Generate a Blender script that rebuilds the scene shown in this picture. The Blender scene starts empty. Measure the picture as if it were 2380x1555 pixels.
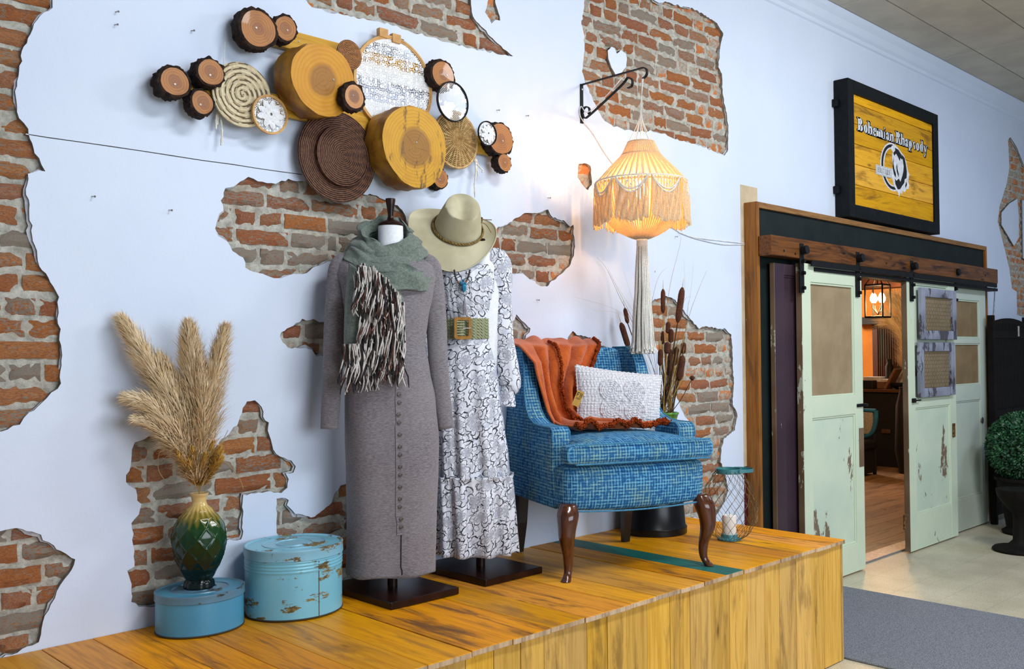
import bpy, bmesh, math, random
from mathutils import Vector, Matrix, noise
from mathutils.geometry import delaunay_2d_cdt, tessellate_polygon
R = random.Random(7)
PI = math.pi
sc = bpy.context.scene
C = sc.collection
# ------------------------------------------------------------ camera
CAMZ = 1.64
CAM = Vector((0, -3.48, CAMZ))
FPX = 2205.0
YAW, PITCH, ROLL = math.radians(44.1), math.radians(1.15), math.radians(-.45)
_f = Vector((math.sin(YAW)*math.cos(PITCH), math.cos(YAW)*math.cos(PITCH), math.sin(PITCH)))
_r = Vector((math.cos(YAW), -math.sin(YAW), 0)); _u = _r.cross(_f)
_r2 = _r*math.cos(ROLL)+_u*math.sin(ROLL); _u2 = _u*math.cos(ROLL)-_r*math.sin(ROLL)
cd = bpy.data.cameras.new('camera'); cam = bpy.data.objects.new('camera', cd); C.objects.link(cam)
cd.sensor_width = 36; cd.lens = FPX/2380*36; cd.clip_start = .05; cd.clip_end = 100
cam.matrix_world = Matrix(((_r2.x, _u2.x, -_f.x, CAM.x), (_r2.y, _u2.y, -_f.y, CAM.y), (_r2.z, _u2.z, -_f.z, CAM.z), (0, 0, 0, 1)))
sc.camera = cam
# ------------------------------------------------------------ world, lights, exposure
sc.view_settings.view_transform = 'Standard'; sc.view_settings.look = 'None'
sc.view_settings.gamma = 1; sc.view_settings.use_curve_mapping = False
sc.view_settings.exposure = 0.20
w = bpy.data.worlds.new('world'); sc.world = w; w.use_nodes = True
w.node_tree.nodes['Background'].inputs[0].default_value = (.66, .80, 1, 1)
w.node_tree.nodes['Background'].inputs[1].default_value = .26
def area(name, loc, tgt, sx, sy, energy, col):
    l = bpy.data.lights.new(name, 'AREA'); l.shape = 'RECTANGLE'; l.size = sx; l.size_y = sy; l.energy = energy; l.color = col
    o = bpy.data.objects.new(name, l); C.objects.link(o); o.location = loc
    o.rotation_euler = (Vector(tgt)-Vector(loc)).to_track_quat('-Z', 'Y').to_euler(); return o
area('ceiling_tube_light', (2.6, -2.9, 4.15), (2.4, -1.6, 0), 1.4, .5, 66, (.93, .96, 1))
area('ceiling_tube_light', (5.9, -2.9, 4.15), (5.8, -1.6, 0), 1.4, .5, 84, (.95, .98, 1))
area('ceiling_tube_light', (9.4, -3.2, 4.15), (9.2, -2.0, 0), 1.4, .5, 40, (.55, .70, 1))
area('front_fill_light', (2.2, -7.8, 2.5), (2.2, 0, 1.5), 4.5, 2.6, 235, (.84, .92, 1))  # unseen fill behind the camera, placed to light the fronts of things
def point(name, loc, e, col, r=.04):
    l = bpy.data.lights.new(name, 'POINT'); l.energy = e; l.color = col; l.shadow_soft_size = r
    o = bpy.data.objects.new(name, l); C.objects.link(o); o.location = loc; return o

# ------------------------------------------------------------ pixel -> world helpers
def ray(px, py): return _r2*((px-1190)/FPX) - _u2*((py-777.5)/FPX) + _f
def W(px, py, y=0.0):
    d = ray(px, py); return CAM + d*((y-CAM.y)/d.y)
def Z(px, py, z=.64):
    d = ray(px, py); return CAM + d*((z-CAM.z)/d.z)
def XX(px, py, x):
    d = ray(px, py); return CAM + d*(x/d.x)
def H(px, py, p0, n):
    d = ray(px, py); return CAM + d*((Vector(p0)-CAM).dot(n)/d.dot(n))
def scale_at(p): return FPX/(Vector(p)-CAM).dot(_f)

# ------------------------------------------------------------ object helpers
WO = {}
def empty(name, loc):
    o = bpy.data.objects.new(name, None); C.objects.link(o); o.location = loc; o.empty_display_size = .1
    WO[o.name] = Vector(loc); return o
def tag(o, label=None, cat=None, group=None, kind=None):
    if label: o['label'] = label
    if cat: o['category'] = cat
    if group: o['group'] = group
    if kind: o['kind'] = kind
    return o
def thing(name, loc, label, cat, group=None):
    return tag(empty(name, loc), label, cat, group)
def place(o, wloc, parent):
    wloc = Vector(wloc); WO[o.name] = wloc
    if parent is not None:
        o.parent = parent; o.location = wloc - WO[parent.name]
    else: o.location = wloc
class MB:
    def __init__(s): s.v = []; s.f = []; s.m = []; s.cm = 0
    def add(s, vs, fs):
        b = len(s.v); s.v += [Vector(v) for v in vs]; s.f += [tuple(i+b for i in f) for f in fs]; s.m += [s.cm]*len(fs); return s
    def box(s, a, b, bev=0, rot=None, piv=None):
        a, b = Vector(a), Vector(b)
        lo = Vector([min(a[i], b[i]) for i in range(3)]); hi = Vector([max(a[i], b[i]) for i in range(3)])
        if bev <= 0:
            vs = [Vector((x, y, z)) for z in (lo.z, hi.z) for y in (lo.y, hi.y) for x in (lo.x, hi.x)]
            fs = [(0, 2, 3, 1), (4, 5, 7, 6), (0, 1, 5, 4), (2, 6, 7, 3), (0, 4, 6, 2), (1, 3, 7, 5)]
        else:
            bm = bmesh.new(); bmesh.ops.create_cube(bm, size=1)
            for v in bm.verts: v.co = Vector([(lo[i]+hi[i])/2 + v.co[i]*(hi[i]-lo[i]) for i in range(3)])
            bmesh.ops.bevel(bm, geom=bm.edges[:], offset=min(bev, min(hi-lo)*.45), segments=2, affect='EDGES', profile=.5)
            bm.verts.index_update(); vs = [v.co.copy() for v in bm.verts]; fs = [tuple(v.index for v in f.verts) for f in bm.faces]; bm.free()
        if rot is not None:
            piv = Vector(piv) if piv is not None else (lo+hi)/2
            vs = [rot @ (v-piv) + piv for v in vs]
        return s.add(vs, fs)
    def tube(s, pts, r, n=6, cap=True, flat=None):
        pts = [Vector(p) for p in pts]; k = len(pts)
        rs = r if isinstance(r, (list, tuple)) else [r]*k
        vs = []; up = None
        for i, p in enumerate(pts):
            t = (pts[min(i+1, k-1)]-pts[max(i-1, 0)])
            t = t.normalized() if t.length > 1e-9 else Vector((0, 0, 1))
            if up is None: up = t.orthogonal().normalized()
            up = (up - t*up.dot(t)); up = up.normalized() if up.length > 1e-6 else t.orthogonal().normalized()
            sd = t.cross(up)
            for j in range(n):
                a = 2*PI*j/n; vs.append(p + (up*math.cos(a)+sd*math.sin(a)*(flat or 1))*rs[i])
        fs = [(i*n+j, i*n+(j+1) % n, (i+1)*n+(j+1) % n, (i+1)*n+j) for i in range(k-1) for j in range(n)]
        if cap: fs += [tuple(range(n))[::-1], tuple((k-1)*n+j for j in range(n))]
        return s.add(vs, fs)
    def loft(s, rings, closed=True, cap=True, loop=False):
        n = len(rings[0]); k = len(rings); vs = [p for r in rings for p in r]
        fs = []
        for i in range(k if loop else k-1):
            i2 = (i+1) % k
            for j in range(n if closed else n-1): fs.append((i*n+j, i*n+(j+1) % n, i2*n+(j+1) % n, i2*n+j))
        if cap and closed and not loop: fs += [tuple(range(n))[::-1], tuple((k-1)*n+j for j in range(n))]
        return s.add(vs, fs)
    def lathe(s, prof, c, n=32, sx=1, sy=1, fn=None, cap=True):
        c = Vector(c); rings = []
        for (r, z) in prof:
            ring = []
            for j in range(n):
                a = 2*PI*j/n; rr = r if fn is None else fn(a, z, r)
                ring.append(c+Vector((math.cos(a)*rr*sx, math.sin(a)*rr*sy, z)))
            rings.append(ring)
        return s.loft(rings, cap=cap)
    def prism(s, poly, y0, y1):  # poly in (x,z), extruded in y
        n = len(poly); vs = [Vector((p[0], y0, p[1])) for p in poly]+[Vector((p[0], y1, p[1])) for p in poly]
        tri = tessellate_polygon([[Vector((p[0], p[1], 0)) for p in poly]])
        fs = [tuple(t) for t in tri]+[tuple(i+n for i in t)[::-1] for t in tri]+[(i, (i+1) % n, (i+1) % n+n, i+n) for i in range(n)]
        return s.add(vs, fs)
    def xf(s, fn): s.v = [Vector(fn(v)) for v in s.v]; return s
    def build(s, name, mat, parent=None, smooth=False, fix=True, sub=0, bev=0, thick=0):
        me = bpy.data.meshes.new(name)
        lo = Vector([min(v[i] for v in s.v) for i in range(3)]); hi = Vector([max(v[i] for v in s.v) for i in range(3)]); c = (lo+hi)/2
        me.from_pydata([v-c for v in s.v], [], s.f)
        mats = mat if isinstance(mat, (list, tuple)) else [mat]
        for m_ in mats: me.materials.append(m_)
        if len(mats) > 1: me.polygons.foreach_set('material_index', s.m)
        if fix or smooth:
            bm = bmesh.new(); bm.from_mesh(me)
            if fix: bmesh.ops.recalc_face_normals(bm, faces=bm.faces[:])
            if smooth:
                for f in bm.faces: f.smooth = True
            bm.to_mesh(me); bm.free()
        if smooth:
            try: me.set_sharp_from_angle(angle=math.radians(smooth if smooth > 1 else 50))
            except Exception: pass
        me.update()
        o = bpy.data.objects.new(name, me); C.objects.link(o); place(o, c, parent)
        if thick:
            md = o.modifiers.new('t', 'SOLIDIFY'); md.thickness = thick; md.offset = 0
        if bev:
            md = o.modifiers.new('b', 'BEVEL'); md.width = bev; md.segments = 2; md.limit_method = 'ANGLE'
        if sub:
            md = o.modifiers.new('s', 'SUBSURF'); md.levels = sub; md.render_levels = sub
        return o
def fbm(x, y=0, z=0): return noise.noise(Vector((x, y, z)))
def lerp(a, b, t): return a+(b-a)*t
def interp(tab, x):
    if x <= tab[0][0]: return tab[0][1:]
    for i in range(len(tab)-1):
        if x <= tab[i+1][0]:
            t = (x-tab[i][0])/(tab[i+1][0]-tab[i][0]+1e-12); t2 = t*t*(3-2*t)*.5+t*.5
            return tuple(lerp(tab[i][k], tab[i+1][k], t2) for k in range(1, len(tab[i])))
    return tab[-1][1:]
def spline(pts, n):
    pts = [Vector(p) for p in pts]; out = []; k = len(pts)
    for i in range(n+1):
        u = i/n*(k-1); a = min(int(u), k-2); t = u-a
        p0, p1, p2, p3 = pts[max(a-1, 0)], pts[a], pts[a+1], pts[min(a+2, k-1)]
        out.append(.5*((2*p1)+(p2-p0)*t+(2*p0-5*p1+4*p2-p3)*t*t+(3*p1-p0-3*p2+p3)*t**3))
    return out
def pip(x, y, poly):
    c = False; n = len(poly); j = n-1
    for i in range(n):
        xi, yi = poly[i]; xj, yj = poly[j]
        if (yi > y) != (yj > y) and x < (xj-xi)*(y-yi)/(yj-yi)+xi: c = not c
        j = i
    return c

# ------------------------------------------------------------ materials
class NT:
    def __init__(s, name):
        s.m = bpy.data.materials.new(name); s.m.use_nodes = True; s.t = s.m.node_tree; s.n = s.t.nodes; s.L = s.t.links
        s.b = s.n['Principled BSDF']; s.tc = s.n.new('ShaderNodeTexCoord')
    def co(s, kind='Object', scale=(1, 1, 1), rot=(0, 0, 0), rnd=False):
        mp = s.n.new('ShaderNodeMapping'); s.L.new(s.tc.outputs[kind], mp.inputs[0]); mp.inputs['Scale'].default_value = scale; mp.inputs['Rotation'].default_value = rot
        if rnd:
            oi = s.n.new('ShaderNodeObjectInfo'); mu = s.math('MULTIPLY', oi.outputs['Random'], 37.0)
            cx = s.n.new('ShaderNodeCombineXYZ'); [s.L.new(mu, cx.inputs[i]) for i in range(3)]; s.L.new(cx.outputs[0], mp.inputs['Location'])
        return mp.outputs[0]
    def rnd(s): return s.n.new('ShaderNodeObjectInfo').outputs['Random']
    def set(s, inp, v):
        if isinstance(v, (int, float)): inp.default_value = v
        elif isinstance(v, tuple): inp.default_value = v if len(v) == 4 or len(inp.default_value) == 3 else (*v, 1)
        else: s.L.new(v, inp)
    def math(s, op, a, b=0.0, c=None, clamp=False):
        nd = s.n.new('ShaderNodeMath'); nd.operation = op; nd.use_clamp = clamp; s.set(nd.inputs[0], a); s.set(nd.inputs[1], b)
        if c is not None: s.set(nd.inputs[2], c)
        return nd.outputs[0]
    def noise(s, co, scale, detail=4, rough=.55, dist=0):
        nd = s.n.new('ShaderNodeTexNoise'); s.L.new(co, nd.inputs['Vector']); nd.inputs['Scale'].default_value = scale; nd.inputs['Detail'].default_value = detail
        nd.inputs['Roughness'].default_value = rough; nd.inputs['Distortion'].default_value = dist; return nd.outputs[0]
    def vor(s, co, scale, feature='F1', out='Distance', rand=1):
        nd = s.n.new('ShaderNodeTexVoronoi'); nd.feature = feature; s.L.new(co, nd.inputs['Vector']); nd.inputs['Scale'].default_value = scale; nd.inputs['Randomness'].default_value = rand
        return nd.outputs[out]
    def sep(s, v):
        nd = s.n.new('ShaderNodeSeparateXYZ'); s.L.new(v, nd.inputs[0]); return nd.outputs
    def ss(s, v, lo, hi, a=0.0, b=1.0):
        nd = s.n.new('ShaderNodeMapRange'); nd.interpolation_type = 'SMOOTHSTEP'; s.set(nd.inputs[0], v)
        nd.inputs[1].default_value = lo; nd.inputs[2].default_value = hi; nd.inputs[3].default_value = a; nd.inputs[4].default_value = b; return nd.outputs[0]
    def mix(s, f, a, b, mode='MIX'):
        nd = s.n.new('ShaderNodeMix'); nd.data_type = 'RGBA'; nd.blend_type = mode
        s.set(nd.inputs[0], f); s.set(nd.inputs[6], a); s.set(nd.inputs[7], b); return nd.outputs[2]
    def ramp(s, f, stops):
        nd = s.n.new('ShaderNodeValToRGB'); s.L.new(f, nd.inputs[0]); e = nd.color_ramp.elements
        while len(e) < len(stops): e.new(.5)
        for i, (p, c) in enumerate(stops): e[i].position = p; e[i].color = (*c, 1)
        return nd.outputs[0]
    def bump(s, h, strength=.5, dist=.01):
        nd = s.n.new('ShaderNodeBump'); nd.inputs['Strength'].default_value = strength; nd.inputs['Distance'].default_value = dist
        s.set(nd.inputs['Height'], h); s.L.new(nd.outputs[0], s.b.inputs['Normal']); return s
    def out(s, col=None, rough=None, metal=None, coat=None, spec=None, sheen=None):
        if col is not None: s.set(s.b.inputs['Base Color'], col)
        if rough is not None: s.set(s.b.inputs['Roughness'], rough)
        if metal is not None: s.set(s.b.inputs['Metallic'], metal)
        if coat is not None: s.b.inputs['Coat Weight'].default_value = coat
        if spec is not None: s.b.inputs['Specular IOR Level'].default_value = spec
        if sheen is not None: s.b.inputs['Sheen Weight'].default_value = sheen
        return s.m
def plain(name, c, rough=.6, c2=None, scale=30, bump=.15, metal=0, spec=.4, coat=None, rnd=False, bd=.004):
    t = NT(name); co = t.co(rnd=rnd); nz = t.noise(co, scale)
    c2 = c2 or tuple(x*.8 for x in c)
    if bump: t.bump(nz, bump, bd)
    return t.out(t.mix(t.ss(nz, .35, .65), c, c2), rough, metal, coat, spec)
def wood(name, c, dark, axis='x', rough=.5, stain=None, stain_amt=.55, hue=True, coat=None, grain=1.0, knots=True):
    t = NT(name); k = {'x': (1.2, 22, 22), 'y': (22, 1.2, 22), 'z': (22, 22, 1.2)}[axis]; k2 = {'x': (1.2, 7, 7), 'y': (7, 1.2, 7), 'z': (7, 7, 1.2)}[axis]
    co = t.co(scale=k, rnd=True); co2 = t.co(scale=k2, rnd=True)
    g = t.noise(co, 2.6, 6, .6, .6); st = t.noise(co2, 1.6, 5, .65, .5)
    col = t.mix(t.math('MULTIPLY', t.ss(g, .38, .72), grain*.75), c, dark)
    r = t.rnd()
    if hue:
        hs = t.n.new('ShaderNodeHueSaturation'); t.set(hs.inputs['Color'], col); t.set(hs.inputs['Value'], t.math('MULTIPLY_ADD', r, .38, .8))
        t.set(hs.inputs['Saturation'], t.math('MULTIPLY_ADD', t.math('FRACT', t.math('MULTIPLY', r, 7.3)), .15, .97)); col = hs.outputs[0]
    if stain: col = t.mix(t.math('MULTIPLY', t.ss(st, .50, .68), stain_amt), col, stain)
    if knots:
        kn = t.vor(t.co(scale={'x': (1.6, 5, 5), 'y': (5, 1.6, 5), 'z': (5, 5, 1.6)}[axis], rnd=True), 1.1)
        col = t.mix(t.ss(kn, .1, .03), col, tuple(x*.25 for x in dark))
    t.bump(g, .25, .002); return t.out(col, rough, coat=coat, spec=.22)
# plaster / wall
def m_plaster():
    t = NT('white_plaster'); co = t.co(); n1 = t.noise(co, 1.3, 4); n2 = t.noise(co, 9, 6, .6); n3 = t.noise(co, 90, 3)
    col = t.mix(t.ss(n1, .3, .7), (.67, .745, .89), (.63, .71, .86)); col = t.mix(t.math('MULTIPLY', t.ss(n2, .6, .72), .35), col, (.68, .72, .80))
    sp = t.vor(co, 5.5); sp2 = t.noise(co, 3.1, 2)
    pit = t.math('MULTIPLY', t.ss(sp, .035, .02), t.ss(sp2, .5, .56)); col = t.mix(t.math('MULTIPLY', pit, .75), col, (.12, .12, .13))
    scr = t.noise(t.co(scale=(1, 1, 5), rot=(0, .3, 0)), 3.3, 6, .7); col = t.mix(t.math('MULTIPLY', t.ss(scr, .7, .74), .3), col, (.4, .43, .5))
    h = t.math('ADD', t.math('MULTIPLY', n2, .8), t.math('MULTIPLY', n3, .12)); h = t.math('ADD', h, t.math('MULTIPLY', n1, 2.0)); h = t.math('SUBTRACT', h, pit)
    t.bump(h, .35, .01); return t.out(col, .55, spec=.3)
M_plaster = m_plaster()
M_edge = plain('broken_plaster', (.30, .28, .24), .9, (.17, .15, .13), 60, .6)
M_lip = plain('grey_undercoat', (.50, .52, .56), .85, (.36, .37, .40), 50, .7)
def m_mortar():
    t = NT('lime_mortar'); co = t.co(); n1 = t.noise(co, 22, 8, .7); n2 = t.noise(co, 5, 4); n3 = t.noise(co, 130, 3)
    col = t.mix(t.ss(n1, .3, .68), (.30, .29, .25), (.60, .585, .52)); col = t.mix(t.math('MULTIPLY', t.ss(n2, .5, .7), .5), col, (.33, .25, .17))
    col = t.mix(t.ss(n1, .33, .27), col, (.07, .055, .045)); t.bump(t.math('ADD', n1, t.math('MULTIPLY', n3, .3)), .9, .012); return t.out(col, .95, spec=.15)
M_mortar = m_mortar()
def m_brick():
    t = NT('old_brick'); co = t.co(rnd=True); r = t.rnd(); n1 = t.noise(co, 14, 6, .65); n2 = t.noise(co, 60, 5, .7); n3 = t.noise(co, 8, 6, .7, .8)
    r2 = t.math('FRACT', t.math('MULTIPLY', r, 13.7))
    base = t.ramp(r, [(0, (.68, .25, .07)), (.3, (.60, .21, .07)), (.55, (.52, .21, .12)), (.8, (.76, .32, .10)), (1, (.58, .28, .18))])
    col = t.mix(t.ss(n1, .35, .75), base, (.33, .12, .06)); col = t.mix(t.math('MULTIPLY', t.ss(n2, .55, .72), .6), col, (.62, .32, .17))
    thr = t.math('SUBTRACT', n3, t.math('MULTIPLY', t.math('POWER', r2, 2.2), .22))
    col = t.mix(t.math('MULTIPLY', t.ss(thr, .43, .38), .92), col, t.mix(t.ss(n2, .4, .6), (.46, .435, .37), (.33, .29, .24)))
    col = t.mix(t.ss(n2, .34, .29), col, (.05, .03, .02))
    t.bump(t.math('ADD', n1, n2), .8, .010); return t.out(col, .92, spec=.15)
M_brick = m_brick()
WX0, WX1, WTOP = -2.0, 17.3, 4.28
OPEN = (6.55, 9.1, 0.0, 2.27)   # doorway opening x0,x1,z0,z1
patches_px = {
 'a': [(-260,-60),(128,-60),(124,0),(122,18),(85,45),(72,80),(50,118),(47,165),(36,200),(40,260),(62,300),(82,355),(104,395),(68,405),(62,440),(70,500),(78,560),(92,618),(118,655),(135,690),(136,740),(141,790),(142,850),(140,890),(122,915),(98,938),(66,958),(45,985),(18,1000),(-40,1010),(-260,1040)],
 'b': [(-260,1215),(-60,1225),(0,1232),(40,1227),(75,1235),(95,1243),(100,1255),(125,1268),(140,1283),(168,1295),(174,1300),(168,1325),(150,1345),(132,1375),(118,1405),(100,1445),(95,1475),(90,1492),(75,1500),(40,1515),(0,1529),(-60,1545),(-260,1600)],
 'c': [(308,1045),(313,1028),(329,1022),(359,1010),(378,1008),(395,1015),(411,1028),(450,1040),(497,1045),(523,1015),(552,989),(556,969),(565,949),(574,931),(592,931),(608,946),(611,969),(624,982),(621,1002),(631,1025),(634,1046),(651,1061),(677,1071),(687,1084),(682,1100),(664,1100),(670,1114),(667,1133),(654,1146),(628,1143),(564,1150),(563,1245),(560,1255),(523,1256),(495,1290),(460,1330),(440,1400),(364,1408),(352,1412),(323,1409),(306,1399),(308,1373),(300,1346),(296,1327),(311,1317),(310,1281),(311,1241),(305,1215),(323,1196),(326,1173),(316,1140),(293,1120),(293,1104),(305,1084)],
 'd': [(643,1160),(657,1155),(672,1163),(667,1174),(687,1192),(723,1204),(739,1196),(772,1169),(779,1146),(792,1130),(811,1117),(860,1100),(860,1340),(798,1350),(792,1330),(786,1322),(779,1300),(782,1248),(772,1245),(700,1260),(641,1240),(643,1205)],
 'e': [(649,780),(667,762),(703,744),(729,741),(742,749),(760,746),(820,750),(820,845),(755,829),(737,826),(719,808),(677,811),(657,795)],
 'f': [(568,418),(577,410),(590,414),(599,422),(611,424),(641,428),(655,422),(670,416),(698,421),(718,420),(790,438),(853,453),(867,452),(891,465),(924,477),(944,501),(948,525),(955,580),(900,604),(840,608),(811,604),(782,604),(762,608),(728,624),(704,636),(682,636),(653,648),(621,640),(601,638),(571,622),(565,598),(540,584),(528,560),(506,549),(500,531),(510,497),(520,489),(517,467),(519,447),(534,434),(551,428)],
 'g': [(690,-60),(700,-10),(712,2),(725,16),(770,30),(830,40),(900,55),(960,75),(1020,92),(1080,108),(1150,124),(1192,132),(1170,112),(1140,85),(1118,60),(1098,38),(1094,0),(1096,-60)],
 'h': [(1140,-20),(1132,10),(1127,28),(1138,45),(1142,54),(1152,46),(1163,48),(1155,20),(1148,-20)],
 'i': [(1358,-60),(1358,10),(1355,37),(1351,56),(1358,86),(1358,117),(1355,147),(1353,166),(1360,191),(1369,210),(1379,235),(1391,259),(1402,279),(1426,293),(1452,301),(1477,305),(1511,305),(1548,313),(1567,323),(1616,335),(1653,349),(1685,362),(1692,349),(1693,298),(1687,257),(1680,220),(1678,171),(1670,156),(1672,122),(1681,78),(1667,54),(1633,32),(1604,17),(1584,16),(1550,4),(1528,7),(1521,0),(1505,-60)],
 'j': [(1130,560),(1146,553),(1158,529),(1179,520),(1200,508),(1220,493),(1243,497),(1256,492),(1273,488),(1285,506),(1310,513),(1326,528),(1333,522),(1333,537),(1337,558),(1335,589),(1326,614),(1308,635),(1287,650),(1272,667),(1256,666),(1233,648),(1218,637),(1184,636),(1150,630),(1125,600)],
 'k': [(1195,743),(1200,731),(1213,745),(1233,763),(1231,772),(1223,779),(1220,802),(1197,810),(1172,815),(1178,770)],
 'l': [(1317,802),(1321,784),(1331,771),(1346,780),(1373,784),(1375,802),(1390,807),(1403,803),(1416,812),(1428,830),(1430,870),(1310,860)],
 'm': [(1345,382),(1358,377),(1372,386),(1376,410),(1375,430),(1366,443),(1355,432),(1342,412)],
 'n': [(1500,760),(1505,720),(1518,698),(1548,688),(1569,698),(1592,725),(1610,749),(1625,764),(1637,758),(1669,764),(1687,765),(1699,778),(1703,808),(1703,852),(1706,891),(1702,941),(1711,953),(1714,968),(1708,1000),(1684,1018),(1677,1042),(1675,1074),(1688,1110),(1692,1140),(1686,1160),(1668,1196),(1655,1206),(1560,1200),(1590,1060),(1612,990),(1591,968),(1581,944),(1572,920),(1560,860),(1520,800)],
 'o': [(1178,1035),(1198,1050),(1200,1090),(1190,1130),(1170,1140)],
 'p': [(2343,325),(2348,318),(2364,343),(2379,383),(2450,440),(2450,760),(2364,732),(2363,678),(2352,671),(2346,624),(2332,566),(2319,516),(2323,480),(2339,430),(2346,390)],
}
islands_px = {
 'heart': [(1413,118),(1421,109),(1428,112),(1434,125),(1443,117),(1455,125),(1457,137),(1455,156),(1443,171),(1433,177),(1421,156),(1414,137)],
 'far': [(2364,462),(2368,502),(2368,552),(2357,572),(2343,548),(2328,523),(2328,494),(2346,473)],
 'far2': [(2376,465),(2440,480),(2440,640),(2378,600)],

}
def resample(poly, step, jit, seed):
    out = []; n = len(poly)
    for i in range(n):
        a = Vector(poly[i]); b = Vector(poly[(i+1) % n]); L = (b-a).length; k = max(1, int(L/step))
        nrm = Vector((-(b-a).y, (b-a).x)); nrm = nrm/(nrm.length+1e-9)
        for j in range(k):
            p = a.lerp(b, j/k); d = (fbm(p.x*38, p.y*38, seed)*1.0+fbm(p.x*95, p.y*95, seed+5)*.6)*jit
            out.append(p+nrm*d)
    return [(p.x, p.y) for p in out]
holes = {}
for k, pl in patches_px.items():
    far = k == 'p'
    holes[k] = resample([(W(x, y).x, W(x, y).z) for x, y in pl], .016 if not far else .03, .009, ord(k))
isl = {k: resample([(W(x, y).x, W(x, y).z) for x, y in pl], .02, .003 if k != 'drip' else .0005, 3) for k, pl in islands_px.items()}
# the long thin crack in the plaster
ck = [(60, 311), (110, 320), (180, 329), (260, 341), (330, 351), (400, 362), (470, 373), (540, 382), (600, 392), (660, 400), (702, 406)]
ckw = [(W(x, y).x, W(x, y).z) for x, y in ck]
crack = []
for s_, ar in ((1, ckw), (-1, ckw[::-1])):
    for i, (x, z) in enumerate(ar): crack.append((x, z+s_*.0016*(.5+abs(math.sin(i*1.7)))))
def offset_in(poly, amp, seed):
    n = len(poly); area_ = sum(poly[i][0]*poly[(i+1) % n][1]-poly[(i+1) % n][0]*poly[i][1] for i in range(n)); sg = 1 if area_ > 0 else -1
    out = []
    for i in range(n):
        a, b, p = Vector(poly[i-1]), Vector(poly[(i+1) % n]), Vector(poly[i]); t = (b-a); nr = Vector((-t.y, t.x))*sg; nr = nr/(nr.length+1e-9)
        d = fbm(p.x*6, p.y*6, seed)*.9+fbm(p.x*21, p.y*21, seed+3)*.5; d = max(-.003, d*amp)
        q = p+nr*d; out.append((q.x, q.y))
    return out
opening = [(OPEN[0], -.05), (OPEN[1], -.05), (OPEN[1], OPEN[3]), (OPEN[0], OPEN[3])]
def sheet(hol, y0, y1, name, mats, parent=None):
    allp = [[(WX0, -.02), (WX1, -.02), (WX1, WTOP), (WX0, WTOP)]]+hol
    co = []; ed = []
    for pl in allp:
        b = len(co); n = len(pl); co += [Vector(p) for p in pl]; ed += [(b+i, b+(i+1) % n) for i in range(n)]
    # a loose grid of points keeps the triangles even
    vs, es, fs, *_ = delaunay_2d_cdt(co, ed, [], 0, 1e-6)
    bb = [(min(p[0] for p in h), max(p[0] for p in h), min(p[1] for p in h), max(p[1] for p in h), h) for h in hol]
    keep = []
    for f in fs:
        cx = sum(vs[i].x for i in f)/3; cz = sum(vs[i].y for i in f)/3; par = 0
        if cz < -.02: continue
        for (x0, x1, z0, z1, h) in bb:
            if x0 <= cx <= x1 and z0 <= cz <= z1 and pip(cx, cz, h): par ^= 1
        if not par: keep.append(f)
    cnt = {}
    for f in keep:
        for i in range(3):
            e = (f[i], f[(i+1) % 3]); cnt[tuple(sorted(e))] = cnt.get(tuple(sorted(e)), 0)+1
    mb = MB(); n = len(vs)
    b = len(mb.v); mb.v = [Vector((v.x, y0, v.y)) for v in vs]+[Vector((v.x, y1, v.y)) for v in vs]
    for f in keep: mb.f.append(tuple(f)); mb.m.append(0)
    for e, c_ in cnt.items():
        if c_ == 1: mb.f.append((e[0], e[1], e[1]+n, e[0]+n)); mb.m.append(1)
    return mb.build(name, mats, parent, fix=True)
allh = list(holes.values())+list(isl.values())+[opening, crack]
wall = sheet(allh, 0, .024, 'wall_back', [M_plaster, M_edge]); tag(wall, 'white plastered brick wall with broken patches', kind='structure')
lipm = sheet([offset_in(h, .022, i*3.1) for i, h in enumerate(holes.values())]+list(isl.values())+[opening], .009, .026, 'under_plaster', [M_lip, M_edge], wall)
lipm['label'] = 'grey plaster undercoat at the broken edges'
# mortar beds behind each patch
def mortar_bed():
    mb = MB()
    for k, h in holes.items():
        x0, x1, z0, z1 = min(p[0] for p in h)-.03, max(p[0] for p in h)+.03, min(p[1] for p in h)-.03, max(p[1] for p in h)+.03
        x0 = max(x0, WX0); x1 = min(x1, WX1); z0 = max(z0, 0); z1 = min(z1, WTOP)
        st = .016 if k != 'p' else .05
        nx = int((x1-x0)/st)+1; nz = int((z1-z0)/st)+1; vs = []
        for j in range(nz+1):
            for i in range(nx+1):
                x = x0+(x1-x0)*i/nx; z = z0+(z1-z0)*j/nz; vs.append((x, .0235+.007*fbm(x*26, z*26, 1)+.004*fbm(x*70, z*70, 4), z))
        mb.add(vs, [(j*(nx+1)+i, j*(nx+1)+i+1, (j+1)*(nx+1)+i+1, (j+1)*(nx+1)+i) for j in range(nz) for i in range(nx)])
    return mb
mo = mortar_bed().build('mortar', M_mortar, wall, smooth=80)
# rest of the wall's thickness
bk = MB()
bk.box((WX0, .04, 0), (OPEN[0], .34, WTOP)); bk.box((OPEN[1], .04, 0), (WX1, .34, WTOP)); bk.box((OPEN[0], .04, OPEN[3]), (OPEN[1], .34, WTOP))
bk.build('wall_core', M_edge, wall)
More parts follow.
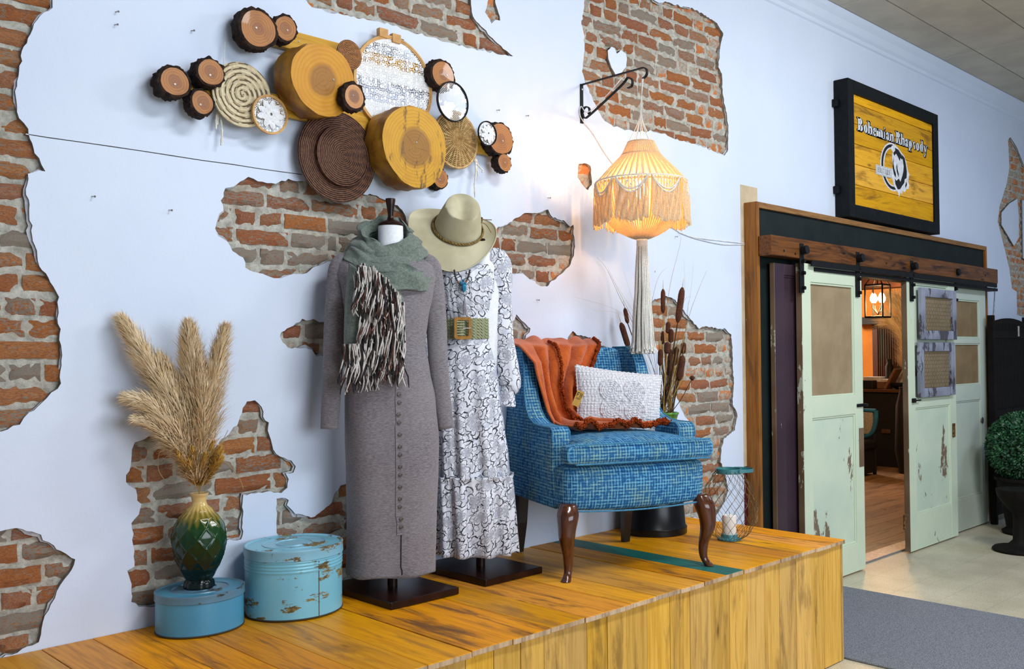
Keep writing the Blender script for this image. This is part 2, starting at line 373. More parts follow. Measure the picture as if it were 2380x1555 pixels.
# bricks
joints = [(355,1055),(406,1107),(355,1146),(365,1189),(385,1245),(549,999),(547,1087),(633,1117),(498,1140),(516,1179),(524,1215),(655,1199),(649,447),(603,497),(724,493),(761,545),(674,572),(549,566),(787,578),(603,612),(667,618),(839,511),(879,481),
 (48,669),(90,727),(64,772),(19,881),(48,479),(47,1291),(101,1325),(81,1385),(22,1247),(875,16),(977,39),(1038,27),(1074,77),(824,23),(1402,17),(1437,29),(1489,17),(1380,46),(1446,63),(1465,32),(1531,54),(1484,81),(1511,83),(1567,105),(1619,110),(1643,107),(1604,66),(1589,24),(1619,129),(1579,149),(1528,127),(1526,151),(1550,161),(1601,161),(1606,186),(1658,203),(1597,213),(1535,191),(1572,227),(1650,225),(1623,249),(1511,215),(1570,310),(1621,320),(1496,264),(1521,271),(1550,279),(1460,281),(1658,303),
 (1241,506),(1233,532),(1202,563),(1274,571),(1225,599),(1299,604),(1207,625),(1246,627),(1554,710),(1641,769),(1616,799),(1669,799),(1631,826),(1684,826),(1601,849),(1657,849),(1643,873),(1663,873),(1652,900),(1622,926),(1672,926),(1601,956),(1654,956),(1666,976),(1619,979),(1657,1006),(1652,1033),(1660,1059)]
CP = .0768; Z00 = .857
def course(z): return math.floor((z-Z00)/CP)
jc = {}
for (x, y) in joints:
    p = W(x, y, .016); jc.setdefault(course(p.z), []).append(p.x)
def brick_mesh(i):
    rr = random.Random(i); nx, nz = 5, 3; vs = []
    for j in range(nz+1):
        for k in range(nx+1):
            u, v = k/nx-.5, j/nz-.5; ed = min(.5-abs(u), (.5-abs(v)))*0
            y = -.5+rr.uniform(-.12, .12)
            if k in (0, nx) or j in (0, nz): y += .26+rr.uniform(0, .2)
            uu = u+rr.uniform(-.012, .012); vv = v+rr.uniform(-.04, .04); vs.append((uu, y*1.0, vv))
    n = len(vs); bd = [i_ for i_ in range(nx+1)]+[(j+1)*(nx+1)-1 for j in range(1, nz+1)]+[nz*(nx+1)+i_ for i_ in range(nx-1, -1, -1)]+[j*(nx+1) for j in range(nz-1, 0, -1)]
    fs = [(j*(nx+1)+k, j*(nx+1)+k+1, (j+1)*(nx+1)+k+1, (j+1)*(nx+1)+k) for j in range(nz) for k in range(nx)]
    for q, b_ in enumerate(bd): vs.append((vs[b_][0]*1.02, .5, vs[b_][2]*1.02))
    m = len(bd); fs += [(bd[q], n+q, n+(q+1) % m, bd[(q+1) % m]) for q in range(m)]
    me = bpy.data.meshes.new('brick'); me.from_pydata(vs, [], fs); me.materials.append(M_brick)
    for p in me.polygons: p.use_smooth = True
    me.set_sharp_from_angle(angle=math.radians(42)); return me
BM = [brick_mesh(i) for i in range(14)]
cand = []
for k, h in holes.items():
    x0, x1, z0, z1 = max(WX0, min(p[0] for p in h)), max(p[0] for p in h), max(.6 if k != 'n' else .64, min(p[1] for p in h)), min(4.26, max(p[1] for p in h))
    for c in range(course(z0), course(z1)+1):
        zc = Z00+(c+.5)*CP; js = sorted(j for j in jc.get(c, []) if x0-.25 < j < x1+.25)
        rr = random.Random(c*31+7); off = (.105 if c % 2 else 0)+rr.uniform(-.02, .02)
        xs = []
        lo, hi = x0-.3, x1+.3
        if js:
            x = js[0]
            while x > lo: x -= .215*rr.choice((1, 1, .52)); js.insert(0, x)
            x = js[-1]
            while x < hi: x += .215*rr.choice((1, 1, .52)); js.append(x)
            for a, b in zip(js, js[1:]):
                g = b-a; n = max(1, round(g/.21)) if g > .26 else 1
                for q in range(n): xs.append((a+g*q/n, a+g*(q+1)/n))
        else:
            x = math.floor(lo/.215)*.215+off
            while x < hi:
                wd = .215 if rr.random() > .22 else .108
                xs.append((x, x+wd)); x += wd
        for a, b in xs:
            m = (a+b)/2
            pts = [(a+(b-a)*i/6, zc+dz) for i in range(7) for dz in (-.03, -.012, .012, .03)]
            ins = sum(pip(px_, pz_, h) for px_, pz_ in pts)
            if ins: cand.append((ins/28*(b-a)*scale_at((m, 0, zc))**2, a, b, zc, k))
cand.sort(reverse=True); seen = set(); many = MB(); nb = 0
for (_, a, b, zc, k) in cand:
    key = (round((a+b)/2, 2), round(zc, 2))
    if key in seen: continue
    seen.add(key); rr = random.Random(hash(key)); jw = rr.uniform(.012, .018)
    L, Ht, D = max(.02, b-a-jw), CP-rr.uniform(.015, .02), .03
    cx, cy = (a+b)/2, .0285+rr.uniform(-.003, .0025)
    if nb < 300:
        o = bpy.data.objects.new('brick', rr.choice(BM)); C.objects.link(o); o.scale = (L, D, Ht); o.rotation_euler = (0, rr.uniform(-.015, .015), 0)
        place(o, (cx, cy, zc+rr.uniform(-.002, .002)), wall); nb += 1
    else:
        me = rr.choice(BM); many.add([(v.co.x*L+cx, v.co.y*D+cy, v.co.z*Ht+zc) for v in me.vertices], [tuple(p.vertices) for p in me.polygons])
if many.v:
    o = many.build('smaller_bricks', M_brick, wall, smooth=42, fix=False); o['kind'] = 'stuff'
# beige and burgundy unpainted strip left of the door surround
M_beige = plain('beige_old_paint', (.62, .50, .34), .7, (.50, .39, .25), 6, .25)
M_burg = plain('burgundy_old_paint', (.10, .004, .012), .6, (.07, .004, .01), 6, .2)
xs0 = W(1723, 640).x; xs1 = 5.72
mb = MB(); mb.box((xs0, -.0025, W(1725, 1085).z), (xs1, .001, W(1735, 432).z)); mb.build('unpainted_strip', M_beige, wall)
mb = MB(); mb.box((xs0, -.0025, .02), (xs1, .001, W(1725, 1085).z)); mb.build('burgundy_strip', M_burg, wall)
# ceiling with large panels, cove
M_ceil = plain('ceiling_panel_paint', (.60, .56, .46), .85, (.52, .48, .40), 3, .2); M_gap = plain('panel_joint', (.16, .14, .12), .9)
ceil = tag(MB().box((WX0, -8, 4.285), (WX1, .3, 4.40)).build('ceiling', M_gap), 'beige panelled ceiling', kind='structure')
g1, g2 = W(2230, 80).x, 0
mb_list = []
yj = [.0]
e1 = (Z(2065, 0, 4.27)+Z(2380, 187, 4.27))/2; e2 = (Z(2285, 0, 4.27)+Z(2380, 70, 4.27))/2
ys = sorted([-.07, e1.y, e2.y, e2.y-(e1.y-e2.y), e2.y-2*(e1.y-e2.y)]); ys = [ys[0]-1.2]+ys
for a, b in zip(ys, ys[1:]):
    x = 4.9
    while x < WX1:
        MB().box((x+.004, a+.005, 4.272), (min(x+1.9, WX1)-.004, b-.005, 4.29)).build('ceiling_panel', M_ceil, ceil); x += 1.9
cr = MB(); prof = [(0, 4.09), (-.012, 4.10), (-.012, 4.13), (-.03, 4.15), (-.035, 4.21), (-.055, 4.24), (-.07, 4.285), (0, 4.285)]
cr.loft([[Vector((x, y, z)) for y, z in prof] for x in (WX0, WX1)]); tag(cr.build('trim_1', M_plaster), 'white crown moulding along the ceiling', kind='structure')
# floor + rug
def m_floor():
    t = NT('speckled_terrazzo'); co = t.co(); a = t.noise(co, 3, 4); b = t.noise(co, 140, 2); v = t.vor(co, 90)
    col = t.mix(t.ss(a, .3, .7), (.62, .56, .42), (.50, .45, .33)); col = t.mix(t.ss(b, .6, .66), col, (.16, .14, .10)); col = t.mix(t.ss(v, .2, .08), col, (.74, .70, .60))
    g = t.n.new('ShaderNodeTexBrick'); t.L.new(t.co(scale=(1, 1, 1)), g.inputs['Vector']); g.offset = 0; g.inputs['Scale'].default_value = 1; g.inputs['Brick Width'].default_value = .305; g.inputs['Row Height'].default_value = .305; g.inputs['Mortar Size'].default_value = .0018
    col = t.mix(t.math('MULTIPLY', g.outputs['Fac'], .5), col, (.22, .19, .14)); return t.out(col, .38)
tag(MB().box((WX0, -8, -.1), (WX1, .04, 0)).build('floor', m_floor()), 'speckled cream floor tiles', kind='structure')
t = NT('grey_carpet'); co = t.co(); nz = t.noise(co, 240, 3); n2 = t.noise(co, 8, 3); t.bump(nz, .8, .006); 
M_rug = t.out(t.mix(t.ss(nz, .38, .62), (.115, .125, .155), (.30, .32, .36)), .95, spec=.1)
rx = (Z(1945, 1357, .012).x+Z(2380, 1440, .012).x)/2
mb = MB().box((4.80, -5.6, .001), (rx, -.25, .012), bev=.004)
tag(mb.build('rug', M_rug), 'grey flat carpet runner on the floor in front of the platform', 'rug')
# ------------------------------------------------------------ display platform of planks
ORA = (.80, .32, .022); M_top = wood('amber_plank_top', ORA, (.42, .15, .022), 'y', .5, (.10, .045, .02), .85)
M_top2 = wood('amber_plank_pale', (.80, .37, .04), (.54, .21, .02), 'y', .42, (.16, .075, .03), .55)
M_frontw = wood('honey_plank_front', (.68, .40, .10), (.46, .235, .045), 'z', .5, (.10, .05, .02), .55)
M_teal = wood('teal_painted_plank', (.01, .16, .14), (.02, .08, .06), 'y', .5, (.005, .04, .035), .5, hue=False, knots=False)
M_end = wood('pale_end_grain', (.55, .40, .26), (.34, .20, .11), 'z', .7, (.15, .07, .03), .7)
M_dark = plain('dark_void', (.012, .01, .009), .8)
PX0, PX1, PY0, PY1 = -.6, 4.78, -1.06, -.002
plat = thing('display_platform', (2.1, -.53, 0), 'long low platform of amber wooden planks against the wall', 'platform')
MB().box((PX0+.04, PY0+.06, .01), (PX1-.06, PY1-.03, .61)).build('platform_core', M_dark, plat)
# joints taken where the planks meet the front edge / the wall
jx = []
for (a, b) in [((94,1508),(168,1555)),((215,1483),(336,1553)),((481,1479),(645,1553)),((565,1452),(800,1543)),((1140,1379),(1352,1432)),((1332,1256),(1719,1319)),((1276,1262),(1680,1332)),((1634,1270),(1804,1296)),((1490,1228),(1850,1282)),((800,1382),(1225,1478)),((1100,1330),(1500,1398))]:
    jx.append((Z(*a).x+Z(*b).x)/2)
jx = sorted(jx)
xs = [PX0]
allj = sorted(set([round(j, 3) for j in jx]))
cur = PX0
edges = [PX0]
for j in allj+[PX1]:
    g = j-edges[-1]
    if g < .05: continue
    n = max(1, round(g/.185))
    for q in range(1, n+1): edges.append(edges[-1]+g/n if q < n else j)
teal = (Z(1332, 1256).x+Z(1719, 1319).x)/2
for i, (a, b) in enumerate(zip(edges, edges[1:])):
    rr = random.Random(i); istl = abs((a+b)/2-(teal-.055)) < .07
    zt = .64+rr.uniform(-.0015, .0015)
    m = M_teal if istl else (M_top if rr.random() < .68 else M_top2)
    mb = MB(); mb.box((a+.0012, PY0-.02+rr.uniform(0, .006), zt-.021), (b-.0012, PY1, zt), bev=.002)
    n = len(mb.f); cen = [sum((mb.v[k] for k in f), Vector())/len(f) for f in mb.f]; mb.m = [1 if c.y < PY0-.012 and c.z < zt-.002 else 0 for c in cen]
    mb.build('top_plank', [m, M_end], plat)
fx = [PX1-.02]
fe = []
for p in [(1457,1490),(1505,1480),(1210,1530),(1558,1460),(1603,1400),(1695,1400),(1737,1400),(1778,1390),(1812,1380),(1850,1350),(1885,1330),(1914,1300),(1653,1430)]:
    fe.append(W(p[0], p[1], PY0).x)
fe = sorted(fe); edges = [PX0]
for j in fe+[PX1-.025]:
    g = j-edges[-1]
    if g < .04: continue
    n = max(1, round(g/.13)) if g > .2 else 1
    e0 = edges[-1]
    for q in range(1, n+1): edges.append(e0+g*q/n)
for i, (a, b) in enumerate(zip(edges, edges[1:])):
    rr = random.Random(i+90); y = PY0+rr.uniform(-.0015, .0015)
    MB().box((a+.001, y, .005), (b-.001, y+.02, .618), bev=.0015).build('front_plank', M_frontw, plat)
for k in range(7):
    MB().box((PX1-.02, PY0+k*.15+.001, .005), (PX1, PY0+(k+1)*.15-.001, .618), bev=.0015).build('end_plank', M_frontw, plat)
# ------------------------------------------------------------ wall art: boards, wood slices, mats, hoops
M_bark = plain('dark_bark', (.035, .014, .007), .95, (.010, .005, .003), 40, 1.0, bd=.02)
M_bark2 = plain('peeled_yellow_bark', (.50, .24, .02), .6, (.22, .085, .012), 9, .5, bd=.01)
def m_rings(name, light, dark, core, k=90, corer=.35, speck=None, rough=.5):
    t = NT(name); co = t.co(scale=(1, 1, 1)); nz = t.noise(t.co(rnd=True), 7, 4); n2 = t.noise(t.co(rnd=True), 30, 5)
    s = t.sep(co); oi = t.rnd()
    x = t.math('ADD', s[0], t.math('MULTIPLY', t.math('SUBTRACT', nz, .5), .035)); z = t.math('ADD', s[2], t.math('MULTIPLY', t.math('SUBTRACT', n2, .5), .012))
    r = t.math('SQRT', t.math('ADD', t.math('MULTIPLY', x, x), t.math('MULTIPLY', z, z)))
    rg = t.math('SINE', t.math('MULTIPLY', r, k*6.28)); rg2 = t.noise(t.co(rnd=True), 12, 3)
    col = t.mix(t.math('MULTIPLY', t.ss(rg, -.2, 1), .45), light, dark)
    col = t.mix(t.math('MULTIPLY', t.ss(rg2, .45, .65), .4), col, dark)
    col = t.mix(t.math('MULTIPLY', t.ss(r, corer, corer*.72), .72), col, core)
    ang = t.math('ARCTAN2', s[2], s[0]); cr = t.math('ABSOLUTE', t.math('SINE', t.math('MULTIPLY_ADD', ang, 2.5, t.math('MULTIPLY', oi, 9.0))))
    crk = t.math('MULTIPLY', t.ss(cr, .07, .02), t.ss(r, corer*.9, corer*.2)); col = t.mix(t.math('MULTIPLY', crk, t.ss(rg2, .45, .55)), col, (.02, .01, .005))
    if speck: col = t.mix(t.math('MULTIPLY', t.ss(t.noise(t.co(scale=(9, 9, 3), rnd=True), 3, 6, .7), .56, .66), .8), col, speck)
    t.bump(rg, .12, .002); return t.out(col, rough, coat=.15)
M_face = m_rings('sawn_slice_face', (.42, .16, .026), (.22, .065, .010), (.24, .08, .02), 95, .03)
M_faceP = m_rings('pale_slice_face', (.62, .30, .11), (.36, .13, .035), (.15, .06, .04), 110, .032)
M_faceY = m_rings('yellow_slice_face', (.60, .27, .004), (.50, .19, .003), (.24, .09, .012), 60, .075)
M_faceY2 = m_rings('yellow_cracked_face', (.60, .31, .010), (.46, .20, .006), (.20, .08, .015), 70, .10, speck=(.06, .03, .01))
M_hole = plain('screw_head', (.35, .33, .30), .35, metal=.8)
def slice_(cx, cy, hh, yf, th, label, face, bark=M_bark, rb=.84, asp=1.0, tilt=0, screw=None, seed=0, group='log slices on the wall', dy=0):
    c = W(cx, cy, -yf); Rr = hh/scale_at(c)
    root = thing('log_slice', (c.x, c.y+th, c.z), label, 'wood slice', group)
    rr = random.Random(seed); n = 56; ph = rr.uniform(0, 6)
    def rad(a, f=1, rough=.05): return Rr*f*(1+.035*math.sin(2*a+ph)+.02*math.sin(3*a+ph*2)+rough*fbm(math.cos(a)*4+seed, math.sin(a)*4, 1))
    rot = Matrix.Rotation(tilt, 3, 'X')
    def P(a, r, y): 
        v = Vector((math.cos(a)*r*asp, y, math.sin(a)*r)); return c + rot @ v
    m = MB(); big = bark is M_bark2; rings = []
    for k in range(6):
        y = th*k/5; rings.append([P(2*PI*j/n, rad(2*PI*j/n, 1-(.02 if k == 0 else 0))+(0 if big else rr.uniform(-.05, .05)*Rr*.8)+(.01*fbm(j*.3, k, seed)), y) for j in range(n)])
    inner = [P(2*PI*j/n, rad(2*PI*j/n, rb if not big else .985, .02), -.001) for j in range(n)]
    m.loft([inner]+rings, cap=False); m.build('bark', bark, root, smooth=60)
    m = MB(); fr = [[P(2*PI*j/n, max(1e-4, rad(2*PI*j/n, (rb if not big else .99)*q, .02)), -.0022-.001*(1-q)) for j in range(n)] for q in (1, .8, .6, .4, .2, .02)]
    m.loft(fr, cap=True); m.build('sawn_face', face, root, smooth=60)
    sx, sz = screw or (rr.uniform(-.2, .3)*Rr, rr.uniform(-.3, .1)*Rr)
    s = MB(); q = c+rot @ Vector((sx, -.003, sz)); s.tube([q+Vector((0, .004, 0)), q+Vector((0, -.0015, 0))], .0042, 8); s.build('screw', M_hole, root)
    return root
M_ywood = wood('yellow_board', (.62, .34, .035), (.42, .20, .015), 'x', .5, (.2, .10, .02), .4, hue=False)
# boards
def board(x0, x1, zt, zb, label, yb=-.018, yf=-.045, dark=False):
    r = thing('mounting_board', ((x0+x1)/2, yb, zb), label, 'board', 'boards behind the log slices')
    MB().box((x0, yf, zb), (x1, yb, zt), bev=.003).build('plank', M_ywood, r)
    for x in (x0+.12, x1-.12): MB().tube([(x, yf+.004, (zt+zb)/2), (x, yf-.002, (zt+zb)/2)], .004, 8).build('screw', M_hole, r)
    for x in (x0+.25, x1-.25): MB().box((x-.02, yb, zb+.01), (x+.02, -.001, zt-.01)).build('batten', M_ywood, r)
b1 = [W(660, 66, -.045), W(660, 116, -.045), W(1015, 175, -.045)]
board(b1[0].x-.05, b1[2].x, b1[0].z-.0, b1[0].z-.078, 'upper yellow pine board holding the log slices')
b2 = [W(455, 170, -.045), W(668, 290, -.045), W(1172, 385, -.045)]
zt2 = W(640, 218, -.045).z
board(b2[0].x-.02, b2[2].x+.02, zt2, zt2-.085, 'lower yellow pine board holding slices and hoops')
slice_(600, 67, 51, .105, .055, 'largest dark-barked log slice at the top left of the arrangement', M_face, seed=1)
slice_(664, 66, 33, .10, .05, 'small dark-barked log slice right of the biggest barked one at top', M_face, seed=2)
slice_(406, 190, 39, .11, .065, 'leftmost dark-barked log slice of the whole arrangement', M_face, seed=3)
slice_(490, 168, 36, .12, .065, 'upper right log slice of the three at far left, touching the cream mat', M_face, seed=4)
slice_(470, 238, 31, .11, .06, 'lowest log slice of the three at far left', M_face, seed=5)
slice_(1030, 174, 37, .105, .06, 'barked log slice right of the big lace hoop', M_face, seed=7)
slice_(1164, 323, 40, .10, .06, 'log slice partly covered by the small black-rimmed lace hoop', M_face, seed=8, rb=.9)
slice_(1173, 378, 22, .10, .05, 'small log slice at the far right end of the arrangement', M_face, seed=9, rb=.9)
slice_(1023, 414, 25, .06, .05, 'small log slice peeking from below the cracked yellow one', M_face, seed=10, rb=.88)
slice_(752, 186, 83, .20, .135, 'thick smooth yellow log slice in the upper middle with one screw hole', M_faceY, M_bark2, seed=11, asp=1.03, tilt=.10, screw=(.045, .01), group='big yellow log slices')
slice_(965, 341, 95, .19, .125, 'thick yellow log slice with black specks and star-shaped cracks', M_faceY2, M_bark2, seed=12, asp=.98, tilt=.05, screw=(.005, .02), group='big yellow log slices')
slice_(823, 225, 34, .245, .04, 'small pale-faced log slice fixed on the edge of the smooth yellow one', M_faceP, seed=6, rb=.78)
# woven mats
def m_coil(name, a, b, rings, spokes, dark=(.02, .012, .008), tw=0.0, gapk=.5):
    t = NT(name); s = t.sep(t.co()); r = t.math('SQRT', t.math('ADD', t.math('MULTIPLY', s[0], s[0]), t.math('MULTIPLY', s[2], s[2]))); an = t.math('ARCTAN2', s[2], s[0])
    rg = t.math('MULTIPLY_ADD', r, rings, t.math('MULTIPLY', an, 1/(2*PI))); rc = t.math('FLOOR', rg); rf = t.math('FRACT', rg)
    cell = t.math('MULTIPLY', an, t.math('MULTIPLY', t.math('ADD', rc, 2.0), spokes)) if not tw else t.math('MULTIPLY_ADD', an, spokes, t.math('MULTIPLY', r, tw))
    af = t.math('SINE', cell); ring = t.math('ABSOLUTE', t.math('SUBTRACT', rf, .5))
    gap = t.math('MULTIPLY', t.ss(ring, .28, .40), t.ss(af, -.2, .35)); nz = t.noise(t.co(), 90, 3)
    col = t.mix(t.ss(nz, .35, .65), a, b); col = t.mix(t.math('MULTIPLY', gap, gapk), col, dark)
    col = t.mix(t.ss(ring, .44, .5), col, tuple(.35*x for x in b))
    t.bump(t.math('SUBTRACT', t.math('MULTIPLY', t.ss(ring, .5, .1), 1.0), gap), .9, .006); return t.out(col, .65)
M_rattan = m_coil('dark_brown_rattan', (.20, .085, .045), (.11, .042, .025), 115, 1.15, (.008, .004, .003), gapk=.95)
M_cream = m_coil('cream_coiled_straw', (.72, .62, .42), (.60, .48, .28), 46, 1.3, (.08, .045, .02), gapk=.95)
M_tan = m_coil('tan_rattan', (.50, .22, .07), (.36, .14, .045), 150, 1.1, (.05, .02, .01), gapk=.8)
def mat_disc(name, cx, cy, hh, yf, label, mat, th=.012, raised=None, domed=0):
    c = W(cx, cy, -yf); Rr = hh/scale_at(c); r = thing(name, (c.x, c.y+th, c.z), label, 'woven mat')
    prof = [(Rr*.02, 0), (Rr*.5, domed*.25), (Rr*.8, domed*.6), (Rr*.96, domed*.95), (Rr, domed+th*.3), (Rr, domed+th), (Rr*.9, domed+th*1.1)]
    m = MB(); m.loft([[c+Vector((math.cos(2*PI*j/72)*q, y, math.sin(2*PI*j/72)*q)) for j in range(72)] for q, y in prof], cap=True); m.build('woven_disc', mat, r, smooth=70)
    m = MB(); m.tube([c+Vector((math.cos(2*PI*j/72)*Rr, domed+.004, math.sin(2*PI*j/72)*Rr)) for j in range(73)], .005, 6); m.build('rim_coil', mat, r, smooth=70)
    return r, c, Rr
r_, c_, R_ = mat_disc('rattan_charger', 786, 364, 104, .060, 'large dark brown rattan charger at the bottom of the arrangement', M_rattan, .014)
r_, c_, R_ = mat_disc('rattan_charger', 799, 362, 69, .082, 'smaller dark brown rattan charger mounted on the larger one', M_rattan, .02)
mat_disc('straw_mat', 564, 220, 73, .07, 'round cream coiled straw mat with rows of dark gaps', M_cream, .012)
mat_disc('straw_mat', 813, 127, 32, .125, 'small round tan rattan coaster between yellow slice and big hoop', M_tan, .01)
# wicker fan basket: real woven spokes and rounds
c = W(1060, 325, -.06); Rr = 65/scale_at(c); r = thing('wicker_basket', c, 'shallow golden wicker basket hung flat below the netted hoop', 'basket')
M_wick = plain('golden_wicker', (.62, .43, .19), .6, (.42, .25, .09), 60, .4)
m = MB()
m.lathe([(.001, 0), (Rr, 0)], (0, 0, 0), 36); m.xf(lambda v: c+Vector((v.x, .012, v.y))); m.build('basket_back', M_wick, r)
m = MB()
for j in range(28):
    a = 2*PI*j/28
    m.tube([c+Vector((math.cos(a)*Rr*q, -.012*(1-q*q)+.003, math.sin(a)*Rr*q)) for q in (0, .33, .66, 1)], .0032, 5)
m.build('spoke', M_wick, r, smooth=60)['kind'] = 'stuff'
m = MB()
for k in range(30):
    q = .05+.95*k/30; n = 112
    m.tube([c+Vector((math.cos(2*PI*j/n)*Rr*q, -.012*(1-q*q)+.003+.0045*math.sin(2*PI*j/n*14+PI*(k % 2)), math.sin(2*PI*j/n)*Rr*q)) for j in range(n+1)], .0026, 4, cap=False)
m.build('woven_rounds', M_wick, r, smooth=60)['kind'] = 'stuff'
m = MB(); m.tube([c+Vector((math.cos(2*PI*j/60)*Rr, .003, math.sin(2*PI*j/60)*Rr)) for j in range(61)], .007, 6); m.build('rim', M_wick, r, smooth=60)
# lace cloth
def m_lace(name, scale=42, hole=(.33, .26), net=False, dens=.5, band=False):
    t = NT(name); co = t.co(); s = t.sep(co)
    v = t.vor(co, scale, rand=.35); ring = t.math('ABSOLUTE', t.math('SUBTRACT', v, .30)); dot = t.ss(v, .14, .10)
    thread = t.math('MAXIMUM', t.ss(ring, .13, .08), dot)
    e = t.vor(co, scale, 'DISTANCE_TO_EDGE', rand=.35); thread = t.math('MAXIMUM', thread, t.ss(e, .07, .04))
    if net:
        a = t.math('ABSOLUTE', t.math('SINE', t.math('MULTIPLY', t.math('ADD', s[0], s[2]), 300.0))); b = t.math('ABSOLUTE', t.math('SINE', t.math('MULTIPLY', t.math('SUBTRACT', s[0], s[2]), 300.0)))
        net_ = t.math('MAXIMUM', t.ss(a, .3, .2), t.ss(b, .3, .2)); blob = t.noise(co, 14, 3); thread = t.math('MAXIMUM', net_, t.ss(blob, .52, .56))
    if band: thread = t.math('MAXIMUM', thread, t.ss(t.math('SINE', t.math('MULTIPLY', s[2], 38.0)), .1, .5, 0, .7))
    tr = t.n.new('ShaderNodeBsdfTransparent'); mx = t.n.new('ShaderNodeMixShader'); outn = t.n['Material Output']
    t.L.new(thread, mx.inputs[0]); t.L.new(tr.outputs[0], mx.inputs[1]); t.L.new(t.b.outputs[0], mx.inputs[2]); t.L.new(mx.outputs[0], outn.inputs[0])
    return t.out((.86, .87, .88), .8)
M_lace = m_lace('white_flower_lace', 40, band=True); M_lace2 = m_lace('open_lace', 60); M_net = m_lace('white_net', net=True)
M_hoopw = plain('bamboo_hoop', (.62, .36, .12), .5, (.50, .26, .08), 25, .1); M_blackm = plain('black_metal', (.004, .004, .005), .55, (.008, .008, .009), 60, .2, spec=.2)
M_white = plain('white_lace_flower', (.85, .86, .88), .8, (.75, .76, .8), 90, .5)
def hoop(cx, cy, hh, yf, label, lace, rim, rw=.006, th=.012, screw=False, motif=False, asp=1):
    c = W(cx, cy, -yf); Rr = hh/scale_at(c); r = thing('embroidery_hoop', (c.x, c.y+th, c.z), label, 'embroidery hoop', 'embroidery hoops on the wall')
    n = 72; m = MB(); rg = []
    for (q, y) in ((Rr, 0), (Rr, th), (Rr-rw, th), (Rr-rw, 0)): rg.append([c+Vector((math.cos(2*PI*j/n)*q*asp, y, math.sin(2*PI*j/n)*q)) for j in range(n)])
    m.loft(rg, loop=True); m.build('hoop_ring', rim, r, smooth=50)
    m = MB(); rg = []
    for (q, y) in ((Rr-rw, .002), (Rr-rw, th), (Rr-rw*1.8, th), (Rr-rw*1.8, .002)): rg.append([c+Vector((math.cos(2*PI*j/n)*q*asp, y, math.sin(2*PI*j/n)*q)) for j in range(n)])
    m.loft(rg, loop=True); m.build('inner_ring', rim, r, smooth=50)
    m = MB(); rg = [[c+Vector((math.cos(2*PI*j/n)*q*asp*(Rr-rw), .006+.001*fbm(j, q*5), math.sin(2*PI*j/n)*q*(Rr-rw))) for j in range(n)] for q in (1, .8, .6, .4, .2, .01)]
    m.loft(rg, cap=False); m.build('lace_cloth', lace, r, smooth=80)
    if motif:
        m = MB(); rr = random.Random(int(cx))
        for ring, (cnt, q0, ln) in enumerate(((9, .50, .36), (8, .28, .3), (6, .08, .22))):
            for k in range(cnt):
                a = 2*PI*k/cnt+ring*.4+rr.uniform(-.1, .1); d = Vector((math.cos(a), 0, math.sin(a))); sdn = Vector((-math.sin(a), 0, math.cos(a)))
                p0 = c+d*Rr*q0*.6; L_ = Rr*ln*1.2*rr.uniform(.9, 1.15); wdt = Rr*.17
                pts = []
                for q in range(10):
                    b = 2*PI*q/10; rad_ = 1+.12*math.cos(3*b); pts.append(p0+d*L_*(.5+.5*math.cos(b)*rad_)+sdn*wdt*math.sin(b)*rad_+Vector((0, -.001-.003*math.sin(b*2)*.5-.002*ring, 0)))
                m.add([p0+d*L_*.5+Vector((0, -.005-.002*ring, 0))]+pts, [(0, 1+q, 1+(q+1) % 10) for q in range(10)])
        m.build('lace_flower', M_white, r, fix=False)
    if screw:
        for s_, px_, py_ in ((-1, 893, 77), (1, 923, 90)):
            p = W(px_, py_, -yf); m = MB(); m.box((p.x-.027, p.y-.004, p.z-.02), (p.x+.02, p.y+.022, p.z+.02), bev=.002); b = m.build('clamp_block', M_hoopw, r)
        p1, p2 = W(880, 77, -yf+.01), W(938, 93, -yf+.01); MB().tube([p1, p2], .003, 8).build('clamp_screw', M_hole, r)
    return r
hoop(917, 197, 113, .062, 'big bamboo embroidery hoop with white flower lace and two clamp blocks', M_lace, M_hoopw, .008, .016, screw=True)
hoop(629, 266, 46, .095, 'small bamboo hoop with a white lace flower over the cream mat', M_lace2, M_hoopw, .005, .012, motif=True)
hoop(1054, 236, 47, .13, 'black-rimmed hoop filled with white net above the wicker basket', M_net, M_blackm, .0035, .012)
hoop(1134, 310, 29, .135, 'small black-rimmed hoop with white lace at the right end', M_lace2, M_blackm, .003, .008, motif=True)
# cotton tassels, hanging string
M_cot = plain('cotton_cord', (.82, .79, .70), .9, (.68, .64, .55), 120, .5)
def tassel(pxs, yf, label, knot, strands):
    p0 = W(pxs[0][0], pxs[0][1], -yf); r = thing('cotton_tassel', p0, label, 'tassel', 'cotton tassels')
    m = MB(); m.tube(spline([W(x, y, -yf) for x, y in pxs], 16), .0016, 5); m.build('hanging_cord', M_cot, r, smooth=60)
    k = W(knot[0], knot[1], -yf-.004); m = MB(); m.lathe([(.001, -.01), (.010, -.005), (.011, .003), (.006, .009), (.001, .011)], k, 10); m.build('knot', M_cot, r, smooth=60)
    for s_ in strands:
        m = MB(); m.tube(spline([k]+[W(x, y, -yf-.004) for x, y in s_], 14), [.004+.001*math.sin(i*2.2) for i in range(15)], 6); m.build('cord_end', M_cot, r, smooth=60)
tassel([(523, 97), (521, 130), (518, 170), (512, 210), (508, 245)], .03, 'cotton cord and tassel hanging beside the cream straw mat', (510, 252), [[(513, 275), (516, 305), (514, 338)], [(503, 270), (502, 300)], [(507, 268), (505, 290)]])
tassel([(1103, 360), (1108, 380)], .05, 'cotton cord bow tied under the wicker basket', (1105, 374), [[(1112, 385), (1122, 396), (1120, 400)], [(1106, 400), (1103, 430), (1104, 459)], [(1108, 390), (1112, 410)]])
